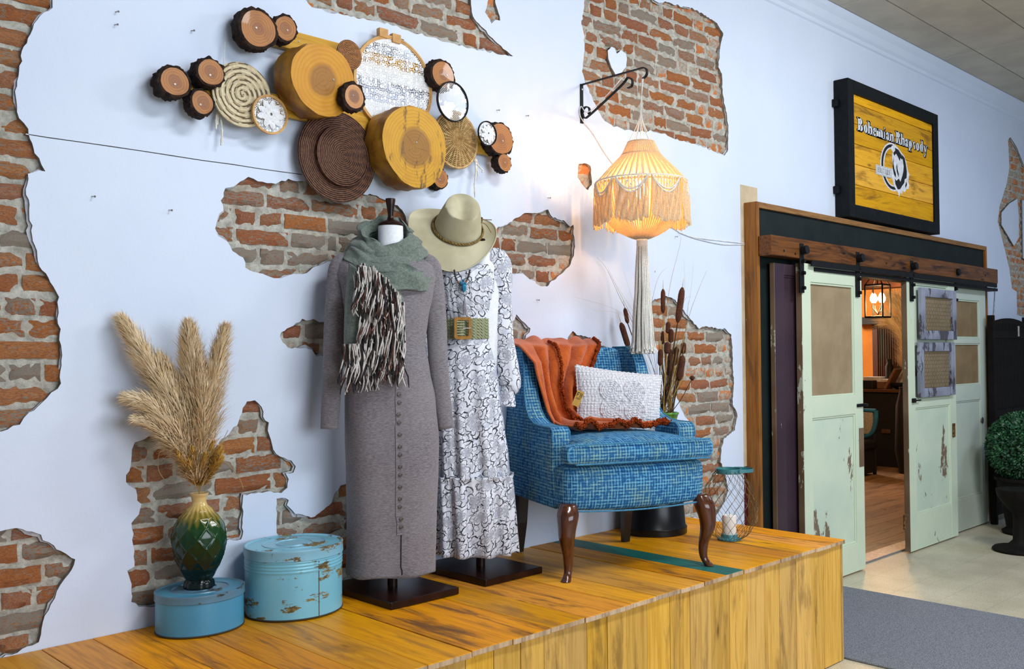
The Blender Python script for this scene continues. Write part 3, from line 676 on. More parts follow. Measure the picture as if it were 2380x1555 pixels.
# nails in the wall
for i, (x, y) in enumerate([(267, 26), (265, 56), (443, 70), (1153, 255), (1221, 268), (212, 455), (391, 487), (1272, 459), (1568, 549), (1246, 696)]):
    p = W(x, y); n_ = MB(); n_.tube([p+Vector((0, .01, 0)), p+Vector((.006, -.016, -.004))], .0016, 6); n_.tube([p+Vector((.006, -.016, -.004)), p+Vector((.0065, -.018, -.0045))], .004, 8)
    o = n_.build('nail', M_hole); tag(o, ['rusty nail left in the plaster above the far left slices, upper', 'rusty nail left in the plaster above the far left slices, lower', 'rusty nail between the far left and top left slices', 'nail right of the netted hoop', 'lone nail left of the iron bracket', 'nail in bare plaster left of the upper brick patch', 'nail near the left brick patch', 'nail above the middle brick patch', 'nail right below the lamp', 'nail in plaster between dress and cattails'][i], 'nail', 'nails in the plaster')
M_sw = M_white
# ------------------------------------------------------------ tins
def m_tin(name, col, col2, rust, amt, sc=9):
    t = NT(name); co = t.co(); a = t.noise(t.co(scale=(1, 1, 2.6)), sc, 7, .7); b = t.noise(co, 2.2, 3); d = t.noise(co, 55, 5, .7)
    c = t.mix(t.ss(b, .35, .65), col, col2); k = t.math('ADD', a, t.math('MULTIPLY', t.math('SUBTRACT', b, .5), .25))
    c = t.mix(t.ss(k, amt, amt+.035), c, t.mix(t.ss(d, .4, .6), rust, tuple(.35*x for x in rust))); c = t.mix(t.math('MULTIPLY', t.ss(d, .69, .73), .8), c, (.05, .03, .02))
    t.bump(t.math('SUBTRACT', d, t.ss(k, amt, amt+.03)), .15, .003); return t.out(c, t.ss(k, amt, amt+.03, .32, .8), metal=.05)
M_tin1 = m_tin('light_blue_enamel', (.21, .54, .66), (.18, .48, .62), (.24, .17, .05), .575); M_tin1l = m_tin('light_blue_lid', (.25, .52, .66), (.21, .46, .60), (.24, .17, .06), .56, 7)
M_tin2 = m_tin('mid_blue_enamel', (.085, .32, .46), (.06, .26, .42), (.10, .10, .07), .72); M_tin2l = m_tin('blue_grey_lid', (.12, .26, .36), (.09, .20, .29), (.07, .08, .07), .60, 6)
M_seam = plain('dark_rust_seam', (.05, .04, .025), .8)
def tin(name, cx, cy, a, b, h, lidh, label, mb_, ml, ribs, seam=None):
    r = thing(name, (cx, cy, .642), label, 'tin')
    z0 = .6425; prof = [(.97, 0), (1.0, .004)]
    prof += [(1.0, h-lidh-.05 if ribs else h-lidh-.01)]
    if ribs:
        for k in range(4): zz = h-lidh-.045+k*.012; prof += [(1.0, zz), (1.012, zz+.003), (1.012, zz+.007), (1.0, zz+.010)]
    prof += [(.985, h-.006), (.9, h-.004)]
    m = MB(); m.lathe([(q, z) for q, z in prof], (cx, cy, z0), 72, a, b); m.build('body', mb_, r, smooth=40)
    lp = [(1.005, h-lidh), (1.028, h-lidh+.002), (1.022, h-.010), (1.03, h-.006), (1.025, h-.001), (.99, h), (.95, h-.006), (.66, h-.004), (.645, h-.001), (.63, h-.004), (.38, h-.003), (.37, h), (.36, h-.003), (.001, h-.002)]
    m = MB(); m.lathe(lp, (cx, cy, z0), 72, a, b); m.build('lid', ml, r, smooth=40)
    m = MB(); m.tube([Vector((cx+math.cos(2*PI*j/72)*a*1.0, cy+math.sin(2*PI*j/72)*b*1.0, z0+.003)) for j in range(73)], .003, 6); m.build('bottom_rim', M_seam, r, smooth=60)
    if seam:
        aa = seam; m = MB(); p = Vector((cx+math.cos(aa)*a*1.001, cy+math.sin(aa)*b*1.001, 0)); m.tube([p+Vector((0, 0, z0+.004)), p+Vector((0, 0, z0+h-lidh-.002))], .0016, 6); m.build('seam', M_seam, r)
    return r
tin('round_tin', 1.990, -.183, .192, .172, .262, .042, 'large chipped light blue round tin with a flat lid', M_tin1, M_tin1l, True, seam=-1.55)
tin('oval_tin', 1.616, -.150, .160, .137, .146, .03, 'low mid-blue oval tin under the green vase', M_tin2, M_tin2l, False)
# ------------------------------------------------------------ vase
VX, VY, VZ = 1.612, -.150, .642+.146
def m_glaze():
    t = NT('green_drip_glaze'); s = t.sep(t.co('Generated')); nz = t.noise(t.co(), 30, 3); a = t.math('ARCTAN2', t.math('SUBTRACT', s[1], .5), t.math('SUBTRACT', s[0], .5))
    st = t.math('SINE', t.math('MULTIPLY', a, 20.0)); h = t.math('ADD', t.math('ADD', s[2], t.math('MULTIPLY', st, .03)), t.math('MULTIPLY', t.math('SUBTRACT', nz, .5), .12))
    c = t.ramp(h, [(0, (.002, .006, .005)), (.25, (.002, .012, .007)), (.5, (.004, .032, .010)), (.68, (.015, .055, .012)), (.78, (.24, .18, .03)), (.87, (.66, .46, .16)), (1, (.62, .45, .20))])
    return t.out(c, .16, spec=.4)
r = thing('glazed_vase', (VX, VY, VZ), 'green drip-glazed vase with raised diamond pattern and cream neck', 'vase')
prof = [(.045, 0), (.052, .002), (.050, .022), (.046, .03), (.056, .05), (.072, .08), (.086, .12), (.094, .16), (.095, .19), (.088, .225), (.072, .258), (.048, .285), (.030, .303), (.025, .315), (.027, .33), (.034, .344), (.0345, .347)]
def vr(a, z, rr):
    if z < .03: return rr*(1+.09*abs(math.sin(4*a)))
    if z > .30: return rr
    k = 9; u = a*k/PI; v = (z-.03)/.040; p = (u+v) % 2; q = (u-v) % 2; e = min(abs(p-1), abs(q-1)); e = min(e, 1)
    d = max(0, 1-min(1-abs(p-1), 1-abs(q-1))/.14); pil = min(1-abs(p-1), 1-abs(q-1))
    amp = math.sin(PI*min(1, max(0, (z-.03)/.27)))**.4 if .03 < z < .3 else 0
    return rr*(1+amp*(.055*d*.7-.06*math.sqrt(max(0, pil))*.55+.02))
fine = []
zz = 0.0
pf = [(z, r_) for r_, z in prof]
while zz < .347: fine.append((interp(pf, zz)[0], zz)); zz += .0032
m = MB(); m.lathe(fine+[(.0345, .347), (.030, .347), (.024, .33), (.022, .31)], (VX, VY, VZ), 180, fn=vr, cap=True); m.build('vase_body', m_glaze(), r, smooth=75)
# ------------------------------------------------------------ pampas bouquet
M_pamp = plain('pampas_plume', (.88, .73, .50), .95, (.74, .55, .32), 20, 0); M_pamp2 = plain('golden_grass_head', (.72, .44, .09), .9, (.50, .27, .04), 40, 0); M_stemc = plain('dry_stalk', (.42, .30, .12), .8)
fvv = Vector((-.437, -.9, 0))
def VP(x, y, d=0): return H(x, y, (VX, VY-d, 0), fvv)
neck = Vector((VX, VY, VZ+.335))
bq = thing('pampas_bouquet', neck, 'bouquet of tan pampas plumes and golden grass heads in the green vase', 'dried flowers')
def plume(path, wid, cnt, ln, seed, name='plume', mat=M_pamp, d0=0, droop=.35):
    rr = random.Random(seed); sp = spline([VP(x, y, d0*min(1, i/2)) for i, (x, y) in enumerate(path)], 40)
    m = MB(); m.tube(spline([neck-Vector((0, 0, .12)), neck+Vector((0, 0, .01)), sp[4]]+sp[8::8], 14), .0018, 5); m.build('stalk', M_stemc, bq)
    m = MB(); vs = []; fs = []
    for i in range(cnt):
        u = rr.random()**.85; k = u*39; a = int(k); p = sp[a].lerp(sp[a+1], k-a); tg = (sp[min(a+2, 40)]-sp[max(a-1, 0)]).normalized()
        o = tg.orthogonal().normalized(); o2 = tg.cross(o); an = rr.uniform(0, 2*PI); sd = o*math.cos(an)+o2*math.sin(an)
        env = (math.sin(PI*min(1, u*.93+.07))**.6)*wid; L = ln*rr.uniform(.5, 1.2)*(1-.5*u)
        d = (tg*rr.uniform(.5, 1.0)+sd*rr.uniform(.3, .75)*(1-.4*u)).normalized()
        base = p+sd*env*rr.random()*.75; L2 = L
        q1 = base+d*L2*.55; q2 = base+d*L2+Vector((0, 0, -droop*L2*rr.random())); wv = sd.cross(d).normalized()*rr.uniform(.0006, .0014)
        if q1.y > -.006: q1.y = -.006
        if q2.y > -.004: q2.y = -.004
        if base.y > -.008: base.y = -.008
        b = len(vs); vs += [base-wv, base+wv, q1+wv*1.1, q1-wv*1.1, q2]; fs += [(b, b+1, b+2, b+3), (b+3, b+2, b+4)]
    m.add(vs, fs); o = m.build(name, mat, bq, fix=False); return o
plume([(458, 1120), (436, 1010), (388, 915), (330, 820), (283, 745)], .066, 6400, .11, 1, d0=.03)
plume([(460, 1120), (462, 1010), (452, 900), (444, 820), (438, 757)], .068, 6000, .10, 2, d0=.03)
plume([(462, 1120), (478, 1010), (492, 920), (508, 830), (524, 762)], .060, 3000, .10, 3, d0=.06)
plume([(456, 1120), (428, 1040), (390, 985), (350, 945), (300, 925)], .060, 4200, .10, 4, d0=.07)
plume([(456, 1120), (425, 1060), (390, 1020), (350, 985), (318, 975)], .035, 2200, .075, 5, d0=.09)
plume([(460, 1120), (450, 1030), (425, 950), (400, 880), (372, 830)], .05, 3000, .085, 6, d0=.02)
plume([(462, 1120), (470, 1030), (472, 960), (470, 890), (466, 840)], .045, 2600, .075, 7, d0=.08)
rr = random.Random(5)
for i in range(26):
    x = 408+rr.random()*112; top = 1000+rr.random()*75 if x > 430 and x < 505 else 1030+rr.random()*40
    bx = 462+(x-462)*.12
    plume([(bx, 1128), (lerp(bx, x, .4), lerp(1128, top, .4)), (lerp(bx, x, .75), lerp(1128, top, .75)), (x, top)], .012, 260, .032, 50+i, 'grass_head', M_pamp2, d0=rr.uniform(.02, .1), droop=.1)
for pts in ([(455, 1130), (425, 1040), (400, 1027), (372, 1050), (368, 1090), (382, 1115)], [(470, 1130), (505, 1070), (530, 1080), (555, 1110), (565, 1135)], [(470, 1130), (492, 1060), (500, 1010), (503, 980)], [(468, 1130), (510, 1040), (530, 1000)]):
    m = MB(); m.tube(spline([VP(x, y, .05) for x, y in pts], 20), .0012, 4); m.build('thin_stem', M_stemc, bq)
# ------------------------------------------------------------ macrame lamp on an iron bracket
LX, LY = 3.93, -.43
LP = H(1492, 560, (LX, LY, 0), Vector((0, 1, 0))); LX = LP.x
def LZ(py): return H(1492, py, (LX, LY, 0), Vector((0, 1, 0))).z
br = thing('iron_bracket', (3.92, 0, LZ(250)), 'black wrought iron bracket with a curled end holding the lamp', 'bracket')
bx = W(1351, 240).x; zt, zb = W(1351, 196).z, W(1351, 287).z
tip = LY-.02
MB().box((bx-.012, -.006, zb), (bx+.012, -.0005, zt), bev=.002).build('wall_plate', M_blackm, br)
m = MB(); hook = [(bx, -.004, zt-.004), (bx, -.2, zt-.004), (bx, tip+.02, zt-.004)]+[(bx, tip+.02-.028*math.sin(a), zt-.032+.028*math.cos(a)) for a in [i*.35 for i in range(1, 10)]]
def strap(pts, w_=.016, t_=.005):
    m = MB(); pts = [Vector(p) for p in pts]; rg = []
    for i, p in enumerate(pts):
        tg = (pts[min(i+1, len(pts)-1)]-pts[max(i-1, 0)]).normalized(); nn = tg.cross(Vector((1, 0, 0))).normalized()
        rg.append([p+Vector((w_/2, 0, 0))+nn*t_/2, p+Vector((-w_/2, 0, 0))+nn*t_/2, p+Vector((-w_/2, 0, 0))-nn*t_/2, p+Vector((w_/2, 0, 0))-nn*t_/2])
    m.loft(rg); return m
strap(hook).build('top_arm', M_blackm, br, smooth=40)
lc = [(bx, -.035+.028*math.sin(a)*-1, zb+.055+.028*math.cos(a)) for a in [2.9-i*.4 for i in range(9)]][::-1]
diag = [(bx, -.008, zb+.055), (bx, -.02, zb+.03), (bx, -.06, zb+.035), (bx, -.28, zt-.07), (bx, -.33, zt-.035), (bx, -.36, zt-.055), (bx, -.355, zt-.085), (bx, -.33, zt-.09)]
strap(spline(diag, 40)).build('brace', M_blackm, br, smooth=40)
strap([(bx, -.012, zb+.06)]+[(bx, -.035-.026*math.sin(a), zb+.06+.026*math.cos(a)) for a in [i*.4-1.2 for i in range(10)]]).build('scroll', M_blackm, br, smooth=40)
for z in (zt-.03, zb+.02): MB().tube([(bx, -.005, z), (bx, -.009, z)], .005, 8).build('screw', M_hole, br)
# translucent cotton
def m_cotton(name, c, tl):
    t = NT(name); nz = t.noise(t.co(), 160, 3); col = t.mix(t.ss(nz, .35, .65), c, tuple(x*.8 for x in c)); t.out(col, .9, spec=.1)
    tr = t.n.new('ShaderNodeBsdfTranslucent'); t.L.new(col, tr.inputs[0]); mx = t.n.new('ShaderNodeMixShader'); mx.inputs[0].default_value = tl
    t.L.new(t.b.outputs[0], mx.inputs[1]); t.L.new(tr.outputs[0], mx.inputs[2]); t.L.new(mx.outputs[0], t.n['Material Output'].inputs[0]); return t.m
M_mac = m_cotton('macrame_cord', (.86, .74, .52), .45); M_mact = m_cotton('macrame_tassel', (.86, .84, .78), .2)
lamp = thing('macrame_lamp', (LX, LY, LZ(820)), 'macrame pendant lamp with fringed shade and long white tassel', 'lamp')
def cpt(r, z, a): return Vector((LX+math.cos(a)*r, LY+math.sin(a)*r, z))
zc0, zc1, zr, zf, zbw = LZ(332), LZ(361), LZ(424), LZ(519), LZ(553)
m = MB(); n = 54
for i in range(n):
    a = 2*PI*i/n; m.tube([cpt(.067, zc0, a), cpt(.098, zc1, a)], .0042, 5)
m.build('cap_cords', M_mac, lamp, smooth=60)['kind'] = 'stuff'
m = MB(); n = 84
for i in range(n):
    a = 2*PI*i/n; a2 = a+.04*math.sin(i*3.1); m.tube([cpt(.098, zc1, a), cpt(.165, lerp(zc1, zr, .48), (a+a2)/2), cpt(.232, zr, a2)], .0036, 5)
m.build('shade_cords', M_mac, lamp, smooth=60)['kind'] = 'stuff'
for rad, z in ((.067, zc0), (.10, zc1), (.234, zr), (.215, zr-.012)):
    m = MB(); m.tube([cpt(rad, z, 2*PI*j/64) for j in range(65)], .0045, 6, cap=False); m.build('ring', M_mac if rad != .234 else M_mact, lamp, smooth=60)
m = MB(); n = 84   # inner bowl
for i in range(n):
    a = 2*PI*i/n; m.tube(spline([cpt(.225, zr-.005, a), cpt(.215, lerp(zr, zbw, .35), a), cpt(.19, lerp(zr, zbw, .62), a), cpt(.14, lerp(zr, zbw, .83), a), cpt(.075, lerp(zr, zbw, .96), a), cpt(.03, zbw-.005, a)], 9), .0042, 5)
m.build('bowl_cords', M_mac, lamp, smooth=60)['kind'] = 'stuff'
# scallops and fringe
rr = random.Random(3); fr = MB(); beads = MB(); sc_ = MB()
NS = 8
for s_ in range(NS):
    a0 = 2*PI*s_/NS+.45; half = PI/NS*.88
    for (dz, rad) in ((.082, .0055), (.066, .005)):
        pts = [cpt(.238, zr-.004-dz*math.sin(PI*q/16)**.8, a0-half+2*half*q/16) for q in range(17)]; sc_.tube(pts, rad, 6)
    for q in range(-3, 4):
        for row in range(3):
            if abs(q)+row*1.3 > 3.5 or (q+row) % 2: continue
            p = cpt(.237, zr-.014-row*.016, a0+q*half/4.6); beads.lathe([(.0005, -.006), (.0055, -.003), (.0055, .003), (.0005, .006)], p, 6)
    for q in range(30):
        u = q/29; a = a0-half+2*half*u; zt_ = zr-.004-.085*math.sin(PI*u)**.8; zb_ = zf-.02*math.sin(PI*u)-rr.uniform(0, .022)+.012
        w_ = rr.uniform(-.012, .012); pts = [cpt(.240+.004*math.sin(k*1.7+q)+.006*k/5, lerp(zt_, zb_, k/5), a+w_*math.sin(k*.9+q)) for k in range(6)]
        fr.tube(pts, [.0034]*5+[.0046], 5)
sc_.build('scallop', M_mact, lamp, smooth=60); beads.build('knot_beads', M_mact, lamp, smooth=60)['kind'] = 'stuff'; fr.build('fringe', M_mac, lamp, smooth=60)['kind'] = 'stuff'
zt0, zt1, zt2 = zbw-.002, LZ(574), LZ(817)
m = MB(); m.lathe([(.027, 0), (.029, .01), (.028, zt0-zt1-.006), (.024, zt0-zt1+.004)], (LX, LY, zt1), 20, fn=lambda a, z, r: r*(1+.0*a)); m.build('tassel_collar', M_mact, lamp, smooth=60)
m = MB(); m2 = MB()
for i in range(150):
    a = rr.uniform(0, 2*PI); q = math.sqrt(rr.random()); b = .026*q; e = .062*q**.8; zend = zt2+rr.uniform(-.006, .035)
    if i % 3 == 0: b, e = .026, .060
    pts = [cpt(lerp(b, e, (k/7)**1.1)+.002*math.sin(k*2+i), lerp(zt1+.004, zend, k/7), a+.05*math.sin(k+i)) for k in range(8)]
    m.tube(pts, [.0028]*8, 5)
    m2.tube([pts[-1]+Vector((0, 0, .012)), pts[-1]+Vector((.004*math.cos(a), .004*math.sin(a), -.008))], [.0032, .0055], 5)
m.build('tassel_cords', M_mact, lamp, smooth=60)['kind'] = 'stuff'; m2.build('tassel_ends', M_mact, lamp)['kind'] = 'stuff'
top = Vector((bx, tip+.02, zt-.045)); M_wire = plain('white_cord', (.80, .80, .80), .6, None, 30, 0)
kn = Vector((LX, LY, LZ(270)))
for i in range(6):
    a = i*PI/3+.3; m = MB(); m.tube(spline([top+Vector((.004*math.cos(a), .004*math.sin(a), 0)), kn+Vector((.004*math.cos(a), .004*math.sin(a), 0)), cpt(.065, zc0, a)], 14), .0022, 5); m.build('suspension_cord', M_mact, lamp)
MB_ = MB().tube([kn, (LX, LY, zr+.03)], .0028, 6); MB_.build('power_cord', M_wire, lamp)
m = MB(); m.lathe([(.018, 0), (.018, .05), (.010, .06)], (LX, LY, zr-.005), 14); m.build('socket', M_white, lamp, smooth=50)
t = NT('lit_bulb'); t.set(t.b.inputs['Emission Color'], (1, .72, .38)); t.b.inputs['Emission Strength'].default_value = 22; M_bulb = t.out((1, .9, .7), .3)
m = MB(); m.lathe([(.012, .02), (.026, 0), (.038, -.03), (.036, -.055), (.02, -.075), (.001, -.08)], (LX, LY, zr-.005), 20); m.build('bulb', M_bulb, lamp, smooth=60)
point('lamp_bulb_light', (LX, LY, zr-.06), 38, (1, .46, .13), .05)
cordt = thing('lamp_cord', W(1745, 600, -.01), 'thin white lamp cord looping along the wall to an inline switch', 'cord')
def cordpath(pts, r=.0028, name='cable', n=60):
    m = MB(); m.tube(spline(pts, n), r, 6); m.build(name, M_wire, cordt, smooth=60)
cordpath([Vector((bx-.01, -.30, zt-.03)), Vector((bx-.01, -.18, zt-.11)), Vector((bx-.012, -.06, zb+.05)), Vector((bx-.016, -.012, zb+.09)), Vector((bx-.014, -.008, zb+.03)), W(1378, 310, -.005), W(1402, 350, -.005), W(1430, 388, -.005), W(1480, 450, -.005), W(1545, 515, -.005), W(1600, 548, -.005), W(1680, 560, -.005), W(1745, 567, -.005)], n=110)
cordpath([W(1578, 540, -.006), W(1620, 555, -.006), W(1680, 568, -.006), W(1740, 570, -.006), W(1745, 590, -.012), W(1738, 640, -.012), W(1741, 700, -.012), W(1735, 740, -.012), W(1739, 776, -.012)])
m = MB(); p = W(1740, 789, -.012); m.box((p.x-.018, p.y-.012, p.z-.035), (p.x+.018, p.y+.010, p.z+.035), bev=.006); m.build('switch_body', M_white, cordt); m = MB(); m.box((p.x-.008, p.y-.016, p.z-.012), (p.x+.008, p.y-.010, p.z+.012), bev=.002); m.build('switch_rocker', M_white, cordt)
# ------------------------------------------------------------ cattails in a green pot on a black drum
DX, DY = 4.262, -.205
M_blackg = plain('glossy_black_enamel', (.004, .004, .005), .3, (.004, .004, .005), 12, .05, spec=.3)
r = thing('black_drum', (DX, DY, .641), 'glossy black enamel drum stool behind the armchair', 'stool')
m = MB(); m.lathe([(.17, 0), (.185, .004), (.185, .03), (.178, .036), (.165, .2), (.158, .4), (.155, .52), (.16, .53), (.162, .56), (.15, .57), (.001, .57)], (DX, DY, .641), 56); m.build('drum_body', M_blackg, r, smooth=45)
for z in (.034, .3, .53):
    m = MB(); rad = {.034: .182, .3: .164, .53: .160}[z]; m.tube([Vector((DX+math.cos(2*PI*j/56)*rad, DY+math.sin(2*PI*j/56)*rad, .641+z)) for j in range(57)], .0045, 6, cap=False); m.build('hoop_band', M_blackg, r, smooth=60)
PZ = .641+.57
PXc, PYc = DX-.02, DY+.0
potc = H(1549, 990, (PXc, PYc, 0), Vector((.8, .6, 0))); PXc, PYc = potc.x, potc.y
ztop = H(1549, 958, (PXc, PYc, 0), Vector((.8, .6, 0))).z
t = NT('lime_green_glaze'); nz = t.noise(t.co(), 30, 3); t.bump(t.vor(t.co(), 45), .5, .01); M_lime = t.out(t.mix(t.ss(nz, .35, .65), (.06, .22, .02), (.13, .33, .05)), .12, coat=.5)
r = thing('green_pot', (PXc, PYc, PZ+.001), 'small lime green glazed pot holding the cattails', 'pot')
hp = ztop-PZ-.001
m = MB(); m.lathe([(.035, 0), (.045, .004), (.052, hp*.4), (.066, hp-.012), (.069, hp-.01), (.069, hp), (.064, hp), (.05, hp*.5), (.001, hp*.4)], (PXc, PYc, PZ+.001), 36); m.build('pot_body', M_lime, r, smooth=45)
ct = thing('cattail_bunch', (PXc, PYc, ztop-.03), 'bunch of dried cattails and grass blades in the green pot', 'dried plants')
M_cat = plain('cattail_head', (.10, .03, .012), .95, (.05, .015, .007), 120, .8, bd=.004); M_blade = plain('dry_blade', (.52, .34, .10), .75, (.34, .19, .05), 20, .1); M_drk = plain('dark_stem', (.06, .035, .02), .8, (.03, .02, .01), 30, .1)
vn = (CAM-Vector((PXc, PYc, CAMZ))).normalized()
def CP_(x, y, d=0): 
    p = H(x, y, Vector((PXc, PYc, 0))+vn*d, vn)
    if p.y > -.02: p = W(x, y, -.02)
    return p
base = lambda i: Vector((PXc+.035*math.cos(i*2.4), PYc+.035*math.sin(i*2.4), ztop-.035))
heads = [(1541, 672, 1541, 728, 5.5), (1586, 668, 1575, 750, 7.5), (1553, 748, 1552, 775, 5.5), (1560, 765, 1559, 797, 6), (1551, 795, 1550, 822, 7), (1589, 796, 1588, 822, 6.5), (1573, 806, 1567, 850, 6.5), (1587, 826, 1578, 885, 8), (1559, 812, 1556, 893, 6), (1452, 716, 1459, 752, 5), (1443, 750, 1461, 808, 7), (1535, 812, 1534, 850, 6), (1541, 770, 1540, 800, 5)]
for i, (x0, y0, x1, y1, hw) in enumerate(heads):
    d = .05*math.sin(i*1.9); top_, bot = CP_(x0, y0, d), CP_(x1, y1, d); s = scale_at(top_); rad = hw/s
    m = MB(); k = 10; m.tube([bot.lerp(top_, j/k) for j in range(k+1)], [rad*(.35 if j in (0, k) else .85 if j in (1, k-1) else 1) for j in range(k+1)], 10); h_ = m.build('cattail_head', M_cat, ct, smooth=60)
    m = MB(); m.tube(spline([base(i), lerp(base(i), bot, .5)+Vector((.01*math.sin(i), 0, 0)), bot], 10), .003, 5); m.build('stem', M_drk if i % 2 else M_blade, ct, smooth=60)
    m = MB(); m.tube([top_, top_+(top_-bot).normalized()*.05], [.0018, .0006], 5); m.build('tip', M_blade, ct)
blades = [[(1548,955),(1520,860),(1475,760),(1440,690),(1410,625),(1387,598)],[(1546,955),(1500,800),(1460,720),(1430,660),(1412,620)],[(1548,955),(1530,830),(1545,740),(1560,650),(1582,560),(1574,545)],[(1555,955),(1575,850),(1600,740),(1625,670),(1643,628)],[(1556,955),(1580,860),(1595,760),(1600,700)],[(1545,955),(1530,880),(1522,780),(1516,690)],[(1552,955),(1560,880),(1568,780),(1590,700),(1608,690)],[(1543,955),(1525,860),(1512,740),(1528,650),(1552,620)],[(1558,955),(1590,880),(1625,855),(1660,847)],[(1550,955),(1575,900),(1610,870),(1645,877)],[(1545,955),(1500,780),(1450,690),(1412,632)],[(1555,955),(1585,800),(1625,770),(1655,768)],[(1549,955),(1548,850),(1535,760),(1522,690)],[(1553,955),(1566,850),(1580,770),(1592,730)],[(1540,955),(1490,810),(1450,735),(1380,722)],[(1541,955),(1500,830),(1460,745),(1420,715),(1335,690)],[(1551,955),(1570,820),(1590,700),(1590,600)],[(1552,955),(1585,780),(1605,680),(1612,600)],[(1549,955),(1530,800),(1480,720),(1448,625)]]
for i, bl in enumerate(blades):
    d = .04*math.sin(i*2.7); pts = spline([CP_(x, y, d) for x, y in bl], 24); m = MB(); wd = .0035 if i < 8 else .0018
    m.tube(pts, [wd*(1-.8*(j/24)**2) for j in range(25)], 4, flat=.35); m.build('grass_blade', M_blade if i % 4 else M_drk, ct)
for x, y, rad in ((1549, 903, .018), (1609, 879, .017)):
    p = CP_(x, y, .03); m = MB(); rr = random.Random(x)
    for k in range(60):
        v = Vector((rr.gauss(0, 1), rr.gauss(0, 1), rr.gauss(0, 1))).normalized(); o = v.orthogonal().normalized()*.003; m.add([p+v*rad*.3-o, p+v*rad*.3+o, p+v*rad*1.2], [(0, 1, 2)])
    m.lathe([(.001, -rad*.8), (rad*.6, -rad*.5), (rad*.8, 0), (rad*.6, rad*.6), (.001, rad*.8)], p, 10); m.build('thistle_head', M_cat, ct, fix=False)
    m = MB(); m.tube(spline([base(x), lerp(base(x), p, .55)+Vector((0, 0, -.02)), p], 10), .002, 5); m.build('stem', M_drk, ct)
for i in range(34):
    rr = random.Random(i); x = 1530+rr.random()*62; y = 780+rr.random()*100; m = MB(); d = rr.uniform(-.05, .05)
    m.tube([base(i*1.3), CP_(lerp(1549, x, .6), lerp(955, y, .6), d), CP_(x, y, d)], .0022, 4); m.build('stem', rr.choice((M_blade, M_drk, M_blade)), ct)
# ------------------------------------------------------------ wire lantern with candle
NX, NY = 4.350, -.640
la = thing('wire_lantern', (NX, NY, .642), 'round wire mesh candle lantern with teal rim and folded handle', 'lantern')
def NZ(py): return H(1688, py, (NX, NY, 0), Vector((-.8, -.6, 0))).z
zl = NZ(1094); Ht = zl-.645
M_brass = plain('aged_brass_wire', (.22, .16, .07), .4, (.10, .08, .05), 50, .2, metal=.7); M_tealm = m_tin('teal_painted_metal', (.045, .25, .27), (.05, .20, .24), (.28, .22, .05), .6, 14)
def lr(u): return interp([(0, .058), (.08, .105), (.3, .146), (.5, .150), (.75, .125), (.92, .088), (1, .066)], u)[0]
N = 20
for dr in (1, -1):
    for i in range(N):
        pts = []
        for k in range(19):
            u = k/18; a = 2*PI*i/N+dr*u*1.75; rad = lr(u)*(1+.02*math.sin(k*2.2+i)); pts.append(Vector((NX+math.cos(a)*rad, NY+math.sin(a)*rad, .646+u*Ht)))
        MB().tube(pts, .0011, 4, cap=False).build('wire', M_brass, la)
m = MB(); rg = [[Vector((NX+math.cos(2*PI*j/40)*q, NY+math.sin(2*PI*j/40)*q, zl+z)) for j in range(40)] for q, z in ((.067, -.013), (.067, .013), (.064, .013), (.064, -.013))]; m.loft(rg, loop=True); m.build('top_ring', M_tealm, la, smooth=40)
rt = Vector((_r.x, _r.y, 0))
hp_ = [Vector((NX, NY, zl+.004))+rt*(.045+.085*math.sin(PI*q/14))+Vector((-.6, .5, 0)).normalized()*.0+Vector((rt.y, -rt.x, 0))*(.066*math.cos(PI*q/14)) for q in range(15)]
m = MB(); rg = []
for i, p in enumerate(hp_):
    rg.append([p+Vector((0, 0, .009))-rt*.001, p+Vector((0, 0, .009))+rt*.001, p-Vector((0, 0, .009))+rt*.001, p-Vector((0, 0, .009))-rt*.001])
m.loft(rg); m.build('handle', M_tealm, la, smooth=40)
m = MB(); m.lathe([(.058, 0), (.062, .002), (.062, .008), (.045, .014), (.043, .03), (.040, .03), (.001, .028)], (NX, NY, .6415), 30); m.build('base_dish', M_tealm, la, smooth=40)
ca = thing('pillar_candle', (NX, NY, .671), 'white pillar candle standing inside the wire lantern', 'candle')
t = NT('candle_wax'); t.b.inputs['Subsurface Weight'].default_value = .3; M_wax = t.out((.86, .85, .82), .45)
hc = NZ(1196)-.671
m = MB(); m.lathe([(.036, 0), (.037, .003), (.037, hc-.004), (.033, hc), (.024, hc-.006), (.001, hc-.008)], (NX, NY, .671), 30); m.build('wax', M_wax, ca, smooth=40)
MB().tube([(NX, NY, .671+hc-.01), (NX+.002, NY, .671+hc+.010)], .0014, 5).build('wick', M_drk, ca)
# ------------------------------------------------------------ mannequins and clothes
M_dwood = plain('dark_mahogany', (.022, .005, .003), .3, (.010, .003, .002), 14, .05, spec=.3)
M_form = plain('white_jersey_form', (.80, .82, .85), .8, (.74, .76, .80), 90, .15)
t = NT('grey_knit'); co = t.co(scale=(60, 60, 240)); nz = t.noise(co, 1.2, 4, .7); n2 = t.noise(t.co(), 5, 3); t.bump(nz, .35, .003)
M_grey = t.out(t.mix(t.ss(nz, .3, .72), t.mix(t.ss(n2, .3, .7), (.125, .108, .122), (.165, .148, .16)), (.27, .25, .265)), .95, spec=.1, sheen=.2)
t = NT('sage_wool'); nz = t.noise(t.co(), 110, 5, .7); n2 = t.noise(t.co(), 6, 3); n3 = t.noise(t.co(), 260, 2); t.bump(nz, .5, .004)
c_ = t.mix(t.ss(nz, .3, .7), (.105, .135, .115), (.20, .235, .20)); M_sage = t.out(t.mix(t.ss(n3, .70, .74), c_, (.55, .58, .52)), .95, spec=.1, sheen=.3)
def frame(cx, cy, fdir):
    f = Vector((fdir[0], fdir[1], 0)).normalized(); l = Vector((-f.y, f.x, 0)); return Vector((cx, cy, 0)), l, f
